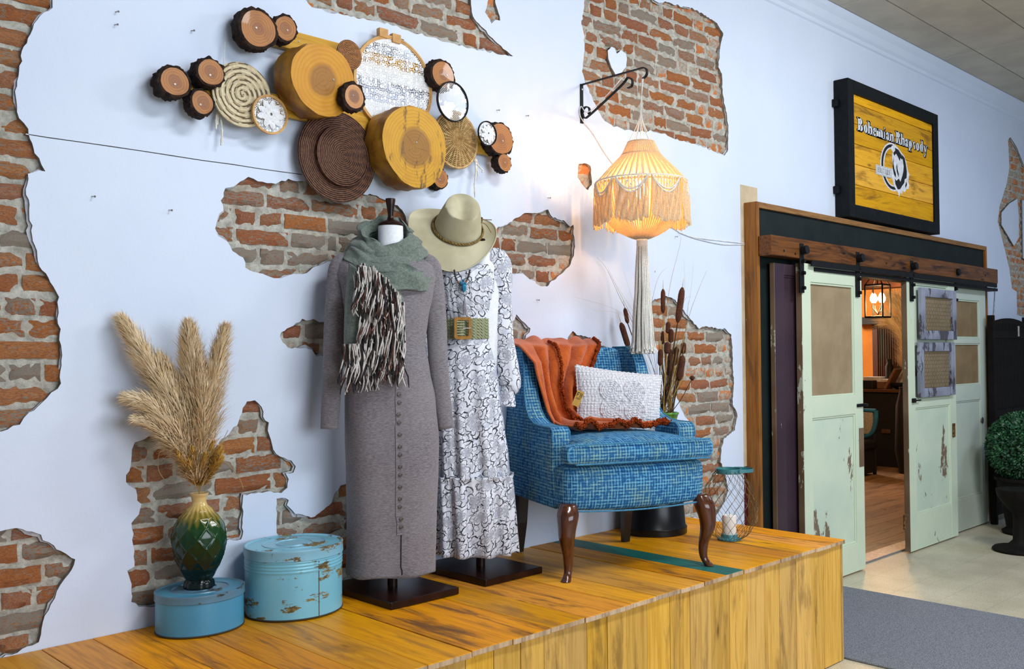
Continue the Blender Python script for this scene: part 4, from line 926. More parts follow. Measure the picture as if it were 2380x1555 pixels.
def mannequin(cx, cy, f, label, zfin, ks=1):
    O, l, fv = frame(cx, cy, f); r = thing('mannequin', (cx, cy, .642), label, 'mannequin', 'dress forms on the platform')
    MB().box((cx-.175, cy-.225, .642), (cx+.175, cy+.225, .672), bev=.004).build('base', M_dwood, r)
    MB().tube([(cx, cy, .67), (cx, cy, 1.0)], .021, 20).build('pole', M_dwood, r, smooth=50)
    m = MB(); rings = []
    for z, a, b in ((1.0, .10, .07), (1.05, .135, .09), (1.25, .14, .095), (1.42, .115, .085), (1.6, .125, .095), (1.78, .145, .10), (1.92, .165, .095), (2.0, .155, .08), (2.045, .085, .065), (2.07, .055, .055), (zfin-.115, .052, .052)):
        kk = ks if z < 2.03 else 1; rings.append([O+l*(a*kk*math.cos(2*PI*j/32))+fv*(b*kk*math.sin(2*PI*j/32))+Vector((0, 0, z)) for j in range(32)])
    m.loft(rings); m.build('torso_form', M_form, r, smooth=60)
    z0 = zfin-.115
    m = MB(); m.lathe([(.053, -.002), (.056, .004), (.050, .012), (.030, .020), (.016, .026), (.013, .034), (.012, .040)], (cx, cy, z0), 28); m.build('neck_cap', M_dwood, r, smooth=50)
    m = MB(); m.lathe([(.011, .038), (.012, .05), (.017, .085), (.0215, .108), (.021, .115), (.001, .1155)], (cx, cy, z0), 24); m.build('finial', M_dwood, r, smooth=50)
    return O, l, fv
A0, A1 = (2.42, -.25), (2.93, -.238)
zf1 = H(901, 462, (2.42, -.25, 0), Vector((-.6, -.8, 0))).z
O1, l1, f1 = mannequin(A0[0], A0[1], (-.45, -.89), 'mannequin under the grey dress, with dark turned neck knob', zf1)
O2, l2, f2 = mannequin(A1[0], A1[1], (-.55, -.83), 'mannequin under the floral dress and hat', zf1-.03, .70)
# --- grey dress: rows (pixel y, left px, right px, half depth)
def rows_body(rows, O, l, fv, n=72, fold=None, seed=0, back=.8, off=0):
    rings = []
    ys = [r_[0] for r_ in rows]; y = ys[0]; out = []
    while y < ys[-1]: out.append(y); y += 9
    out.append(ys[-1])
    for y in out:
        a, b, dd = interp(rows, y); pl, pr = H(a, y, O, fv), H(b, y, O, fv); c = (pl+pr)/2; hw = (pr-pl).length/2; z = (pl.z+pr.z)/2
        s_lat = (c-O).dot(l); ring = []
        for j in range(n):
            th = 2*PI*j/n; cx, sy = math.cos(th), math.sin(th); ex = .85
            x = abs(cx)**ex*(1 if cx > 0 else -1)*hw; yy = abs(sy)**ex*(1 if sy > 0 else -1)*(dd if sy > 0 else dd*back)
            q = fold(th, y, seed) if fold else 0
            p = O+l*(s_lat+x*(1+q*.35))+fv*(yy*(1+q)+off)+Vector((0, 0, z-O.z if False else 0)); p.z = z; ring.append(p)
        rings.append(ring)
    return rings, out
def gfold(th, y, s):
    k = max(0, (y-640)/700); return .035*k*math.sin(5*th+1.2+.0015*y)+.02*fbm(math.cos(th)*2.2, y*.006, 3)*2+.012*fbm(math.sin(th)*6, y*.012, 7)
dress = thing('knit_dress', (A0[0], A0[1], 1.3), 'long grey knit button-front dress on the left mannequin', 'dress')
gr = [(590, 868, 925, .065), (597, 835, 955, .075), (604, 805, 985, .085), (614, 788, 1003, .095), (640, 782, 1010, .115), (680, 790, 1004, .125), (740, 800, 992, .125), (800, 806, 985, .12), (860, 806, 996, .13), (930, 803, 1010, .14), (1010, 803, 1017, .145), (1100, 806, 1016, .145), (1200, 808, 1012, .145), (1290, 808, 1010, .15), (1326, 806, 1010, .15)]
rg, ysl = rows_body(gr, O1, l1, f1, fold=gfold)
# slightly uneven hem, lower at the front
for j, p in enumerate(rg[-1]): p.z -= .004*math.sin(j*.5)
m = MB(); m.loft(rg, cap=False); m.build('dress_body', M_grey, dress, smooth=80, thick=.004)
m = MB(); hem = [p+Vector((0, 0, .0)) for p in rg[-1]]; up = rg[-3]; 
def fp(px, py, out=.0):  # point on the front of the grey dress
    best = None; d = ray(px, py); 
    i = min(range(len(ysl)), key=lambda k: abs(ysl[k]-py)); ring = rg[i]; bd = 1e9
    for a, b in zip(ring, ring[1:]+ring[:1]):
        for q in (0, .25, .5, .75):
            p = a.lerp(b, q)
            if (p-O1).dot(f1) < 0: continue
            v = p-CAM; k = v.dot(_f); sx = 1190+FPX*v.dot(_r2)/k
            if abs(sx-px) < bd: bd = abs(sx-px); best = p.copy()
    return best+f1*out
# placket strip, centre slit, buttons
m = MB(); L1 = []; L2 = []
for y in range(640, 1236, 14):
    q = (y-640)/600; a = fp(lerp(922, 926, q)-5, y, .0055); b = fp(lerp(922, 926, q)+10, y, .0055); L1.append([a, b, b-f1*.003, a-f1*.003])
m.loft(L1); m.build('button_placket', M_grey, dress, smooth=60)
m = MB(); m.tube([fp(933, y, .004) for y in range(1225, 1330, 12)], .0022, 5); m.build('front_slit', M_dark, dress)
M_btn = plain('horn_button', (.16, .13, .11), .3, (.05, .04, .035), 60, .2, coat=.3)
by = [910, 933, 958, 981, 1005, 1027, 1051, 1074, 1096, 1121, 1144, 1167, 1190, 1213]
for i, y in enumerate(by):
    p = fp(927+i*.35, y, .008); m = MB(); m.tube([p-f1*.002, p+f1*.003], [.0085, .0078], 14); m.tube([p+f1*.003, p+f1*.0036], [.0045, .004], 8); m.build('button', M_btn, dress, smooth=40)
def sleeve(pts, O, fv, seed, name, mat, parent, cuff=True, n=22, wr=.05, flat=.8):
    # pts: (px centre, py, half width px, depth offset)
    ctr = []; rad = []
    for x, y, hw, d in pts:
        p = H(x, y, O+fv*d, fv); ctr.append(p); rad.append(hw/scale_at(p))
    N = 34; sp = spline(ctr, N); rr = [interp([(i/(len(rad)-1), r_) for i, r_ in enumerate(rad)], k/N)[0] for k in range(N+1)]
    rings = []; l = Vector((-fv.y, fv.x, 0))
    for k in range(N+1):
        tg = (sp[min(k+1, N)]-sp[max(k-1, 0)]).normalized(); u = l-tg*l.dot(tg); u.normalize(); v = tg.cross(u)
        rings.append([sp[k]+(u*math.cos(2*PI*j/n)+v*math.sin(2*PI*j/n)*flat)*rr[k]*(1+wr*fbm(math.cos(2*PI*j/n)*2+seed, k*.35, math.sin(2*PI*j/n)*2)) for j in range(n)])
    m = MB(); m.loft(rings, cap=False); return m.build(name, mat, parent, smooth=80, thick=.003), rings
sleeve([(812, 604, 20, -.02), (790, 622, 24, -.01), (783, 690, 25, .0), (777, 780, 24, .0), (773, 870, 22, .02), (768, 950, 21, .03), (766, 997, 20, .035)], O1, f1, 3, 'sleeve', M_grey, dress)
sleeve([(975, 604, 20, -.02), (1000, 622, 24, -.01), (1010, 690, 24, .0), (1015, 770, 23, .01), (1019, 850, 22, .02), (1028, 930, 20, .03), (1037, 997, 18, .04)], O1, f1, 8, 'sleeve', M_grey, dress)
# --- scarf
sca = thing('wool_scarf', (A0[0], A0[1], 1.9), 'sage green wool scarf wrapped on the grey dress, with long striped fringe', 'scarf')
def S(px, py, d): return H(px, py, O1+f1*d, f1)
def band(cx, cyt, cyf, hwpx, depth, wv, th, seed, tw=.3, name='wrap', low=None):
    c = S(cx, (cyt+cyf)/2, 0); zb_ = S(cx, cyt, -depth).z; zf_ = S(cx, cyf, depth).z; a = hwpx/scale_at(c); lat = (c-O1).dot(l1); N, n = 80, 20; rings = []
    for k in range(N):
        t_ = 2*PI*k/N; s, c2 = math.sin(t_), math.cos(t_)
        z = lerp(zb_, zf_, .5+.5*s)+.02*fbm(c2*1.5+seed, s*1.5, 2)+(low*max(0, c2)*max(0, s+.3) if low else 0)
        P = O1+l1*(lat+a*c2)+f1*(depth*s); P.z = z; outd = (l1*(c2)*1+f1*s).normalized(); sl = tw+.25*fbm(c2+seed, s, 5)
        up = (Vector((0, 0, 1))-outd*sl).normalized(); wq = wv*(1+.3*fbm(c2*2, s*2, seed)+.25*max(0, s)); ring = []
        for j in range(n):
            b = 2*PI*j/n; fo = .007*math.sin(2*b+3.4*t_+seed)+.022*fbm(c2*2.2+seed, s*2.2, math.cos(b)*1.4)
            ring.append(P+up*(math.sin(b)*wq)+outd*((abs(math.cos(b))**.8*(1 if math.cos(b) > 0 else -1))*th+fo))
        rings.append(ring)
    m = MB(); m.loft(rings, loop=True); return m.build(name, M_sage, sca, smooth=80)
band(899, 520, 586, 60, .076, .034, .012, 1.3, .25, 'inner_wrap')
band(903, 538, 603, 74, .094, .027, .013, 3.1, .45, 'inner_fold', low=-.012)
band(895, 556, 612, 84, .108, .030, .015, 4.1, .55, 'middle_wrap', low=-.045)
band(905, 574, 628, 88, .122, .030, .016, 6.2, .30, 'outer_fold', low=-.06)
band(916, 590, 652, 80, .138, .034, .018, 7.7, .15, 'outer_wrap', low=-.03)
def sheet3(rowsp, name, mat, th=.006, wig=.012, seed=0):
    m = MB(); rings = []
    ys0, ys1 = rowsp[0][0], rowsp[-1][0]; N = 24; W_ = 16
    for k in range(N+1):
        y = lerp(ys0, ys1, k/N); a, b, sl, d = interp(rowsp, y); row = []
        for j in range(W_+1):
            u = j/W_; x = lerp(a, b, u); row.append(S(x, y+sl*u, d+wig*math.sin(u*7+seed+k*.05)+.01*fbm(u*4, k*.25, seed)-.05*(abs(u-.5)*2)**3))
        rings.append(row)
    m.loft(rings, closed=False, cap=False); return m.build(name, mat, sca, smooth=80, thick=th)
sheet3([(612, 812, 905, 60, .15), (680, 804, 925, 20, .165), (745, 801, 940, 0, .16), (800, 800, 938, 0, .155)], 'hanging_end', M_sage)
sheet3([(628, 838, 930, 40, .178), (690, 870, 938, 10, .178), (700, 905, 940, 4, .175)], 'upper_end', M_sage, seed=3)
M_fw = plain('white_yarn', (.72, .68, .64), .9, (.5, .46, .43), 300, .5); M_fb = plain('black_yarn', (.012, .010, .012), .9, (.03, .025, .025), 300, .5); M_fr = plain('brown_yarn', (.17, .06, .04), .9, (.08, .03, .02), 300, .5)
fw, fb, fr_ = MB(), MB(), MB(); rr = random.Random(11)
def strand(x, y, L, d):
    for q, (mb_, r_) in enumerate(((fw, .0034), (fb, .0032), (fr_ if rr.random() < .5 else fw, .0028), (fw if rr.random() < .5 else fb, .0032))):
        ph = q*PI/2+rr.uniform(0, 1); sx = rr.uniform(-14, 10); N = 9; dx = rr.uniform(-3, 3); pts = []
        for k in range(N+1):
            u = k/N; spread = 1+2.2*u*u
            pts.append(S(x+dx+sx*u*u+math.sin(u*6.5+ph)*2.3*spread+rr.uniform(-.8, .8), y+L*u*rr.uniform(.97, 1.02), d+.004*math.cos(u*11+ph)*spread+.006*q*.3))
        mb_.tube(pts, [r_]*N+[r_*.5], 5)
def frow(x0, y0, x1, y1, cnt, L, d):
    for i in range(cnt):
        u = i/(cnt-1); strand(lerp(x0, x1, u)+rr.uniform(-2, 2), lerp(y0, y1, u), L*rr.uniform(.8, 1.12), d+.02*math.sin(PI*u)+rr.uniform(-.008, .008))
frow(836, 616, 868, 622, 5, 95, .195); frow(866, 618, 908, 660, 9, 110, .20); frow(905, 655, 937, 702, 7, 105, .195)
frow(826, 640, 842, 612, 4, 100, .195); frow(838, 690, 885, 680, 8, 120, .185); frow(880, 700, 936, 710, 9, 150, .19)
frow(800, 800, 870, 798, 12, 105, .168); frow(868, 770, 938, 790, 13, 105, .172); frow(850, 740, 930, 740, 12, 130, .18)
fw.build('white_fringe', M_fw, sca, smooth=80)['kind'] = 'stuff'; fb.build('black_fringe', M_fb, sca, smooth=80)['kind'] = 'stuff'; fr_.build('brown_fringe', M_fr, sca, smooth=80)['kind'] = 'stuff'
# --- floral dress
def m_floral():
    t = NT('floral_line_print'); base = t.co('UV')
    def flowers(scale, petals, off, lw, rs=.42):
        mp = t.n.new('ShaderNodeMapping'); t.L.new(base, mp.inputs[0]); mp.inputs['Scale'].default_value = (scale, scale, 1); mp.inputs['Location'].default_value = (off, off*.7, 0); mp.inputs['Rotation'].default_value = (0, 0, off)
        wv = t.n.new('ShaderNodeTexNoise'); wv.inputs['Scale'].default_value = 1.6; t.L.new(mp.outputs[0], wv.inputs['Vector'])
        va = t.n.new('ShaderNodeVectorMath'); va.operation = 'MULTIPLY_ADD'; t.L.new(wv.outputs['Color'], va.inputs[0]); va.inputs[1].default_value = (.5, .5, 0); t.L.new(mp.outputs[0], va.inputs[2])
        v = t.n.new('ShaderNodeTexVoronoi'); v.voronoi_dimensions = '2D'; v.inputs['Scale'].default_value = 1; t.L.new(va.outputs[0], v.inputs['Vector'])
        d = t.n.new('ShaderNodeVectorMath'); d.operation = 'SUBTRACT'; t.L.new(va.outputs[0], d.inputs[0]); t.L.new(v.outputs['Position'], d.inputs[1])
        s = t.sep(d.outputs[0]); cs = t.sep(v.outputs['Color']); an = t.math('ADD', t.math('ARCTAN2', s[1], s[0]), t.math('MULTIPLY', cs[0], 6.28)); r = v.outputs['Distance']
        pet = t.math('ABSOLUTE', t.math('COSINE', t.math('MULTIPLY', an, petals/2)))
        R_ = t.math('MULTIPLY_ADD', t.math('POWER', pet, .6), rs*.75, rs*.35)
        e = t.math('SUBTRACT', r, R_); line = t.ss(t.math('ABSOLUTE', e), lw, lw*.35); inside = t.ss(e, 0.0, -.01)
        e2 = t.math('SUBTRACT', r, t.math('MULTIPLY', R_, .55)); l2_ = t.ss(t.math('ABSOLUTE', e2), lw*.7, lw*.2)
        vein = t.ss(t.math('ABSOLUTE', t.math('SINE', t.math('MULTIPLY', an, petals*1.5))), .16, .04); vein = t.math('MULTIPLY', t.math('MULTIPLY', vein, inside), t.ss(r, rs*.2, rs*.35))
        shd = t.math('MULTIPLY', inside, t.ss(r, rs*.75, rs*.1))
        return line, t.math('MULTIPLY', l2_, inside), vein, inside, shd
    a = flowers(11, 5, 0.3, .032); b = flowers(16, 2, 4.7, .06, .42); c = flowers(22, 3, 9.1, .07, .36)
    na = t.math('SUBTRACT', 1.0, a[3]); dk = t.math('MAXIMUM', a[0], t.math('MULTIPLY', a[1], .8)); dk = t.math('MAXIMUM', dk, t.math('MULTIPLY', a[2], .9))
    ob = t.math('MULTIPLY', t.math('MAXIMUM', b[0], t.math('MULTIPLY', b[2], .8)), na); dk = t.math('MAXIMUM', dk, ob)
    oc = t.math('MULTIPLY', t.math('MAXIMUM', c[0], t.math('MULTIPLY', c[2], .6)), t.math('MULTIPLY', na, t.math('SUBTRACT', 1.0, b[3]))); dk = t.math('MAXIMUM', dk, t.math('MULTIPLY', oc, .8))
    col = t.mix(t.math('MULTIPLY', a[4], .7), (.74, .76, .84), (.28, .29, .36)); col = t.mix(t.math('MULTIPLY', t.math('MULTIPLY', b[4], na), .5), col, (.33, .34, .42))
    col = t.mix(dk, col, (.025, .025, .035)); return t.out(col, .75, spec=.2)
M_flor = m_floral()
def uvify(o, rings, closed=True):
    # unwrap a lofted surface: u by arc length, v by height
    me = o.data; uv = me.uv_layers.new(name='uv'); n = len(rings[0]); k = len(rings)
    U = []; V = []; acc = 0
    for i, r_ in enumerate(rings):
        us = [0]
        for j in range(n): us.append(us[-1]+(r_[(j+1) % n]-r_[j]).length)
        tot = us[n]; U.append([x-tot*.75 for x in us]); 
        if i: acc += sum((rings[i][j]-rings[i-1][j]).length for j in range(0, n, 4))/len(range(0, n, 4))
        V.append(acc)
    for p in me.polygons:
        ids = [me.loops[li].vertex_index for li in p.loop_indices]; js = [v % n for v in ids]; wrap = closed and (max(js)-min(js) > n/2)
        for li, v in zip(p.loop_indices, ids):
            i, j = divmod(v, n)
            if wrap and j == 0: j = n
            if i < k: uv.data[li].uv = (U[i][j], V[i])
fd = thing('floral_dress', (A1[0], A1[1], 1.3), 'white dress with black line-drawn flowers, smocked bodice and tiered skirt', 'dress')
def S2(px, py, d): return H(px, py, O2+f2*d, f2)
def bfold(th, y, s): return .018*math.sin(30*th+.02*y)+.012*math.sin(y*1.1)+.01*fbm(math.cos(th)*4, y*.03, 2)
br_ = [(617, 1020, 1140, .085), (640, 1016, 1148, .105), (665, 1015, 1149, .118), (700, 1020, 1143, .108), (735, 1028, 1137, .095), (760, 1032, 1135, .09), (790, 1030, 1137, .093)]
rgb, _ = rows_body(br_, O2, l2, f2, n=120, fold=bfold, seed=1); m = MB(); m.loft(rgb, cap=False); uvify(m.build('smocked_bodice', M_flor, fd, smooth=80, fix=False, thick=.003), rgb)
def sfold(th, y, s):
    k = min(1, max(0, (y-780)/300)); return k*(.085*math.sin(11*th+.6+.4*math.sin(3*th))+.045*math.sin(23*th+2))+.02*fbm(math.cos(th)*3, y*.01, 4)
sk = [(785, 1030, 1137, .093), (800, 1026, 1141, .10), (850, 1016, 1151, .115), (920, 1010, 1160, .13), (1000, 1008, 1170, .14), (1060, 1008, 1178, .15), (1108, 1010, 1182, .155)]
rgs, _ = rows_body(sk, O2, l2, f2, n=150, fold=sfold); m = MB(); m.loft(rgs, cap=False); uvify(m.build('skirt', M_flor, fd, smooth=80, fix=False, thick=.003), rgs)
def rfold(th, y, s):
    k = (y-1100)/170; return (.05+.08*k)*math.sin(13*th+1.5+.6*math.sin(2*th))+.03*math.sin(31*th)*(1-k*.5)+.02*fbm(math.cos(th)*3, y*.02, 9)
rf = [(1100, 1004, 1191, .165), (1106, 1004, 1188, .158), (1150, 1006, 1192, .165), (1210, 1008, 1196, .175), (1278, 1008, 1201, .18)]
rgr, _ = rows_body(rf, O2, l2, f2, n=170, fold=rfold)
m = MB(); m.loft(rgr, cap=False); uvify(m.build('ruffle_tier', M_flor, fd, smooth=80, fix=False, thick=.003), rgr)
def slv(pts, seed, name, wr=.16):
    o, rings = sleeve(pts, O2, f2, seed, name, M_flor, fd, n=26, wr=wr, flat=.85); return o, rings
for pts, sd in (([(1136, 590, 16, -.02), (1154, 605, 28, -.01), (1161, 640, 30, .0), (1163, 700, 25, .0), (1170, 780, 23, .01), (1180, 850, 25, .02), (1186, 895, 24, .025), (1181, 906, 16, .03), (1180, 925, 16, .03), (1178, 944, 21, .03)], 2), ([(1022, 590, 14, -.02), (1006, 608, 22, -.02), (1000, 650, 22, -.02), (1000, 760, 20, -.03), (1005, 860, 20, -.03), (1010, 905, 14, -.03), (1010, 930, 18, -.03)], 6)):
    m0 = len(bpy.data.objects); o, rings = slv(pts, sd, 'puff_sleeve')
    uvify(o, rings)
# --- belt
M_jute = plain('woven_jute', (.42, .44, .27), .9, (.25, .27, .15), 90, .6); M_bkl = wood('amber_wood_buckle', (.40, .19, .03), (.25, .10, .015), 'x', .25, hue=False, knots=False, coat=.5)
be = thing('woven_belt', (A1[0], A1[1], 1.68), 'wide woven jute belt with square amber wood buckle on the floral dress', 'belt')
def bpt(th, z, out=0):
    i = 0; zz_ = [r_[0].z for r_ in rgb]; i = min(range(len(zz_)), key=lambda k: abs(zz_[k]-z)); ring = rgb[i]; u = th/(2*PI)*120; a = int(u) % 120; b = (a+1) % 120
    p = ring[a].lerp(ring[b], u-int(u)); c = O2.copy(); d = (p-c); d.z = 0; d.normalize(); p = p+d*(.008+out); p.z = z; return p
zt_, zb_ = S2(1085, 740, .1).z, S2(1085, 787, .1).z
hb = (zt_-zb_)/2; zm = (zt_+zb_)/2
# braided cords, seven rows
for k in range(7):
    z = lerp(zb_+.005, zt_-.005, k/6); mA = MB()
    for s_ in (0, 1):
        pts = []
        for j in range(241):
            th = 2*PI*j/240; c = bpt(th, zm); c = Vector((c.x, c.y, z)); d = c-O2; d.z = 0; d.normalize(); w = j*.62+s_*PI
            pts.append(c+d*(.0022*math.cos(w))+Vector((0, 0, .0042*math.sin(w))))
        mA.tube(pts, .0034, 4, cap=False)
    mA.build('braid_row', M_jute, be, smooth=80)
m = MB(); m.loft([[bpt(2*PI*j/60, z, -.002) for j in range(60)] for z in (zb_, zt_)], cap=False); m.build('belt_backing', M_jute, be)
pc = S2(1075, 763, .112); wb, hb2 = 41/2/scale_at(pc), 52/2/scale_at(pc); m = MB()
def rrect(w_, h_, r_, n=6):
    out = []
    for cx, cz, a0 in ((w_-r_, h_-r_, 0), (-w_+r_, h_-r_, PI/2), (-w_+r_, -h_+r_, PI), (w_-r_, -h_+r_, 1.5*PI)):
        for k in range(n+1): a = a0+PI/2*k/n; out.append((cx+r_*math.cos(a), cz+r_*math.sin(a)))
    return out
o_, i_ = rrect(wb, hb2, .012), rrect(wb-.014, hb2-.015, .006)
def bq(p, d): return pc+l2*p[0]+f2*d+Vector((0, 0, p[1]))
m.loft([[bq(p, .006) for p in o_], [bq(p, .012) for p in o_], [bq((p[0]*.97, p[1]*.98), .014) for p in o_], [bq((p[0]*1.05, p[1]*1.04), .014) for p in i_], [bq(p, .011) for p in i_], [bq(p, .006) for p in i_]], loop=True); m.build('buckle', M_bkl, be, smooth=40)
MB().tube([bq((-.0, .0), .013), bq((wb-.002, 0), .016)], .0022, 8).build('buckle_pin', M_fw, be)
m = MB()
for k in range(6): m.tube([bq((-wb+.014+j*.004, -hb2+.020+k*.0115+.003*(j % 2)), .0095) for j in range(9)], .004, 5)
m.build('belt_tip', M_jute, be, smooth=60)
# --- necklace
ne = thing('bead_necklace', S2(1078, 640, .13), 'beaded necklace with turquoise pendant and grey tassel on the floral dress', 'necklace')
M_bead = plain('black_bead', (.015, .012, .014), .25, (.03, .02, .02), 60, .1, coat=.4); M_beadb = plain('wood_bead', (.36, .17, .09), .35, (.2, .08, .05), 60, .1); M_turq = plain('turquoise_stone', (.01, .26, .42), .3, (.01, .13, .26), 60, .4, coat=.4); M_tas = plain('grey_silk_tassel', (.42, .40, .44), .7, (.25, .24, .28), 200, .4)
def sph(m, c, r, n=8): m.lathe([(.001, -r), (r*.7, -r*.7), (r, 0), (r*.7, r*.7), (.001, r)], c, n)
for path in ([(1056, 629), (1058, 642), (1064, 655), (1072, 662)], [(1092, 629), (1089, 641), (1085, 652), (1079, 662)]):
    sp = spline([S2(x, y, .128) for x, y in path], 9)
    for i, p in enumerate(sp):
        m = MB(); sph(m, p, .0052); m.build('bead', M_beadb if i % 4 in (2, 3) and i > 3 else M_bead, ne, smooth=80)
for x, y, r_ in ((1072, 658, .009), (1081, 660, .008), (1077, 652, .006)):
    m = MB(); sph(m, S2(x, y, .132), r_, 7); m.build('turquoise_chip', M_turq, ne, smooth=30)
m = MB(); p = S2(1078, 669, .135); m.lathe([(.001, -.02), (.009, -.014), (.012, -.002), (.009, .012), (.001, .018)], p, 7); m.build('turquoise_pendant', M_turq, ne, smooth=30)
MB().tube([S2(1078, 676, .135), S2(1079, 690, .132)], .0014, 5).build('link', M_bead, ne)
m = MB()
for i in range(16):
    a = i*2.4; m.tube([S2(1080, 690, .132), S2(1080+3*math.cos(a), 705, .132+.004*math.sin(a)), S2(1081+5*math.cos(a), 733, .13+.006*math.sin(a))], .0016, 4)
m.build('tassel', M_tas, ne)
# --- hat
M_felt = plain('sand_suede', (.56, .52, .36), .9, (.46, .41, .26), 7, .1); M_braid = plain('leather_braid', (.26, .17, .04), .6, (.14, .085, .02), 60, .3)
hc_ = S2(1050, 537, .035); hat = thing('suede_hat', hc_, 'sand coloured wide-brim suede hat with braided band on the floral mannequin', 'hat')
ax = (f2*.80+Vector((0, 0, .60))+l2*.10).normalized(); ux = (l2-ax*l2.dot(ax)).normalized(); uy = ax.cross(ux)*1.0
if uy.z < 0: uy = -uy
def HP(x, y, z): return hc_+ux*x+uy*y+ax*z
sh = 503.0
def brim(th, q):  # q 0..1 from crown base to edge
    r0x, r0y = .112, .098; c, s = math.cos(th), math.sin(th)
    ex = .195+.008*math.cos(2*th); ey = .195 if s < 0 else .180
    x = lerp(r0x*c+.028, ex*c, q); y = lerp(r0y*s+.012, ey*s, q)
    z = .012*q*q*math.cos(2*th+.4)*1.6-.030*q*q*max(0, -s)**2+.030*q**2*abs(c)**3*.6-.012*q
    if s > .3: z -= .03*q*q*(s-.3)
    return HP(x, y, z)
N = 72; m = MB(); rings = [[brim(2*PI*j/N, q) for j in range(N)] for q in (1, .97, .85, .7, .55, .4, .25, .1, 0)]; m.loft(rings, cap=False); m.build('brim', M_felt, hat, smooth=80, thick=.004)
m = MB(); m.tube([brim(2*PI*j/N, 1)+ax*.002 for j in range(N+1)], .0032, 6, cap=False); m.build('brim_edge', M_felt, hat, smooth=80)
rings = []
for q in (0, .1, .3, .5, .7, .85, .95, 1.0):
    ring = []
    for j in range(N):
        th = 2*PI*j/N; c, s = math.cos(th), math.sin(th); k = 1-.26*q**1.3; pinch = 1-.20*q*max(0, -s)**3*0-.10*q*abs(c)**2*(1 if s < 0 else .3)
        h = .125*q+.022*q*max(0, s)*1.0; ring.append(HP((.112*c*k*pinch+.028), .098*s*k+.012+.01*q, h))
    rings.append(ring)
ctop = HP(.028, .026, .11)
for q in (.93, .82, .65, .45, .25, .08):
    base_r = rings[7]; ring = []
    for j in range(N):
        th = 2*PI*j/N; c, s = math.cos(th), math.sin(th); p = ctop.lerp(base_r[j], q)
        x_ = abs(c)*q; dip = .034*math.exp(-(x_/.45)**2)*(1-q**6)+.02*max(0, -s)*q*(1-q); p = p+ax*(.022*(1-q**2)-dip+.012*(1-q)); ring.append(p)
    rings.append(ring)
m = MB(); m.loft(rings, cap=True); m.build('crown', M_felt, hat, smooth=80)
for s_ in range(3):
    m = MB(); pts = []
    for j in range(181):
        th = 2*PI*j/180; w = j*.55+s_*2*PI/3; c, s = math.cos(th), math.sin(th); pts.append(HP(.117*c+.028, .103*s+.012, .010)+Vector((0, 0, 0))+ax*(.0045*math.sin(w))+(ux*c+uy*s)*(.0025*math.cos(2*w)))
    m.tube(pts, .0034, 5, cap=False); m.build('band_braid', M_braid, hat, smooth=80)
kn = H(1107, 515, hc_+ax*.02, f2)
for pts in ([(1107, 515), (1118, 511), (1143, 511)], [(1107, 515), (1128, 521), (1142, 541)], [(1107, 515), (1103, 498), (1101, 482)], [(1107, 515), (1106, 498), (1107, 484)], [(1107, 515), (1106, 523), (1109, 530)]):
    m = MB(); m.tube(spline([H(x, y, hc_+ax*.045, f2) for x, y in pts], 10), .002, 5); m.build('leather_tie', M_braid, hat, smooth=60)
# ------------------------------------------------------------ armchair
CA = math.radians(-21.3); ccos, csin = math.cos(CA), math.sin(CA); CO = Vector((3.533, -.457, .642))
def T(v): return Vector((CO.x+v[0]*ccos-v[1]*csin, CO.y+v[0]*csin+v[1]*ccos, CO.z+v[2]))
def m_tweed():
    t = NT('blue_tweed'); s = t.sep(t.co('UV'))
    def strip(axis, k, seed):
        c = t.n.new('ShaderNodeCombineXYZ'); t.L.new(t.math('MULTIPLY', s[axis], k), c.inputs[0]); c.inputs[1].default_value = seed
        t.L.new(t.math('MULTIPLY', s[1-axis], 26.0), c.inputs[2]); return t.noise(c.outputs[0], 1, 2)
    a, b = strip(0, 68, 0), strip(1, 68, 5); n2 = t.noise(t.co('UV'), 5, 3); n3 = t.noise(t.co('UV'), 260, 2)
    gx = t.math('ABSOLUTE', t.math('SINE', t.math('MULTIPLY', s[0], 215.0))); gz = t.math('ABSOLUTE', t.math('SINE', t.math('MULTIPLY', s[1], 215.0)))
    la = t.math('MULTIPLY', t.ss(gx, .62, .85), t.ss(a, .42, .56)); lb = t.math('MULTIPLY', t.ss(gz, .62, .85), t.ss(b, .42, .56)); lines = t.math('MAXIMUM', la, lb)
    dark = t.math('MULTIPLY', t.math('MAXIMUM', t.ss(gx, .42, .15), t.ss(gz, .42, .15)), t.ss(n3, .35, .6, .55, 1.0))
    base = t.mix(t.ss(n2, .35, .65), (.022, .12, .33), (.035, .17, .36)); lt = t.mix(t.ss(n2, .42, .6), (.17, .47, .66), (.27, .46, .42))
    col = t.mix(t.math('MULTIPLY', lines, .75), base, lt); col = t.mix(t.math('MULTIPLY', dark, .72), col, (.006, .025, .075)); col = t.mix(t.math('MULTIPLY', t.ss(n3, .62, .70), .4), col, (.25, .45, .52))
    t.bump(t.math('ADD', lines, n3), .35, .002); return t.out(col, .95, spec=.1)
def uvbox(o):
    me = o.data; uv = me.uv_layers.new(name='uv'); w = WO[o.name]-CO
    for p in me.polygons:
        n = p.normal; nx, ny, nz = abs(n.x*ccos+n.y*csin), abs(-n.x*csin+n.y*ccos), abs(n.z)
        for li in p.loop_indices:
            v = me.vertices[me.loops[li].vertex_index].co+w; x, y, z = v.x*ccos+v.y*csin, -v.x*csin+v.y*ccos, v.z
            uv.data[li].uv = (y, z) if nx > max(ny, nz) else ((x, y) if nz > ny*1.2 else (x, z))
    return o
M_tweed = m_tweed(); M_pipe = plain('blue_piping', (.07, .27, .42), .9, (.03, .14, .28), 200, .3)
M_leg = wood('walnut_leg', (.10, .03, .012), (.025, .008, .004), 'z', .22, hue=False, knots=False, coat=.6)
M_rleg = plain('black_stained_leg', (.008, .005, .004), .4, (.015, .008, .005), 20, .05)
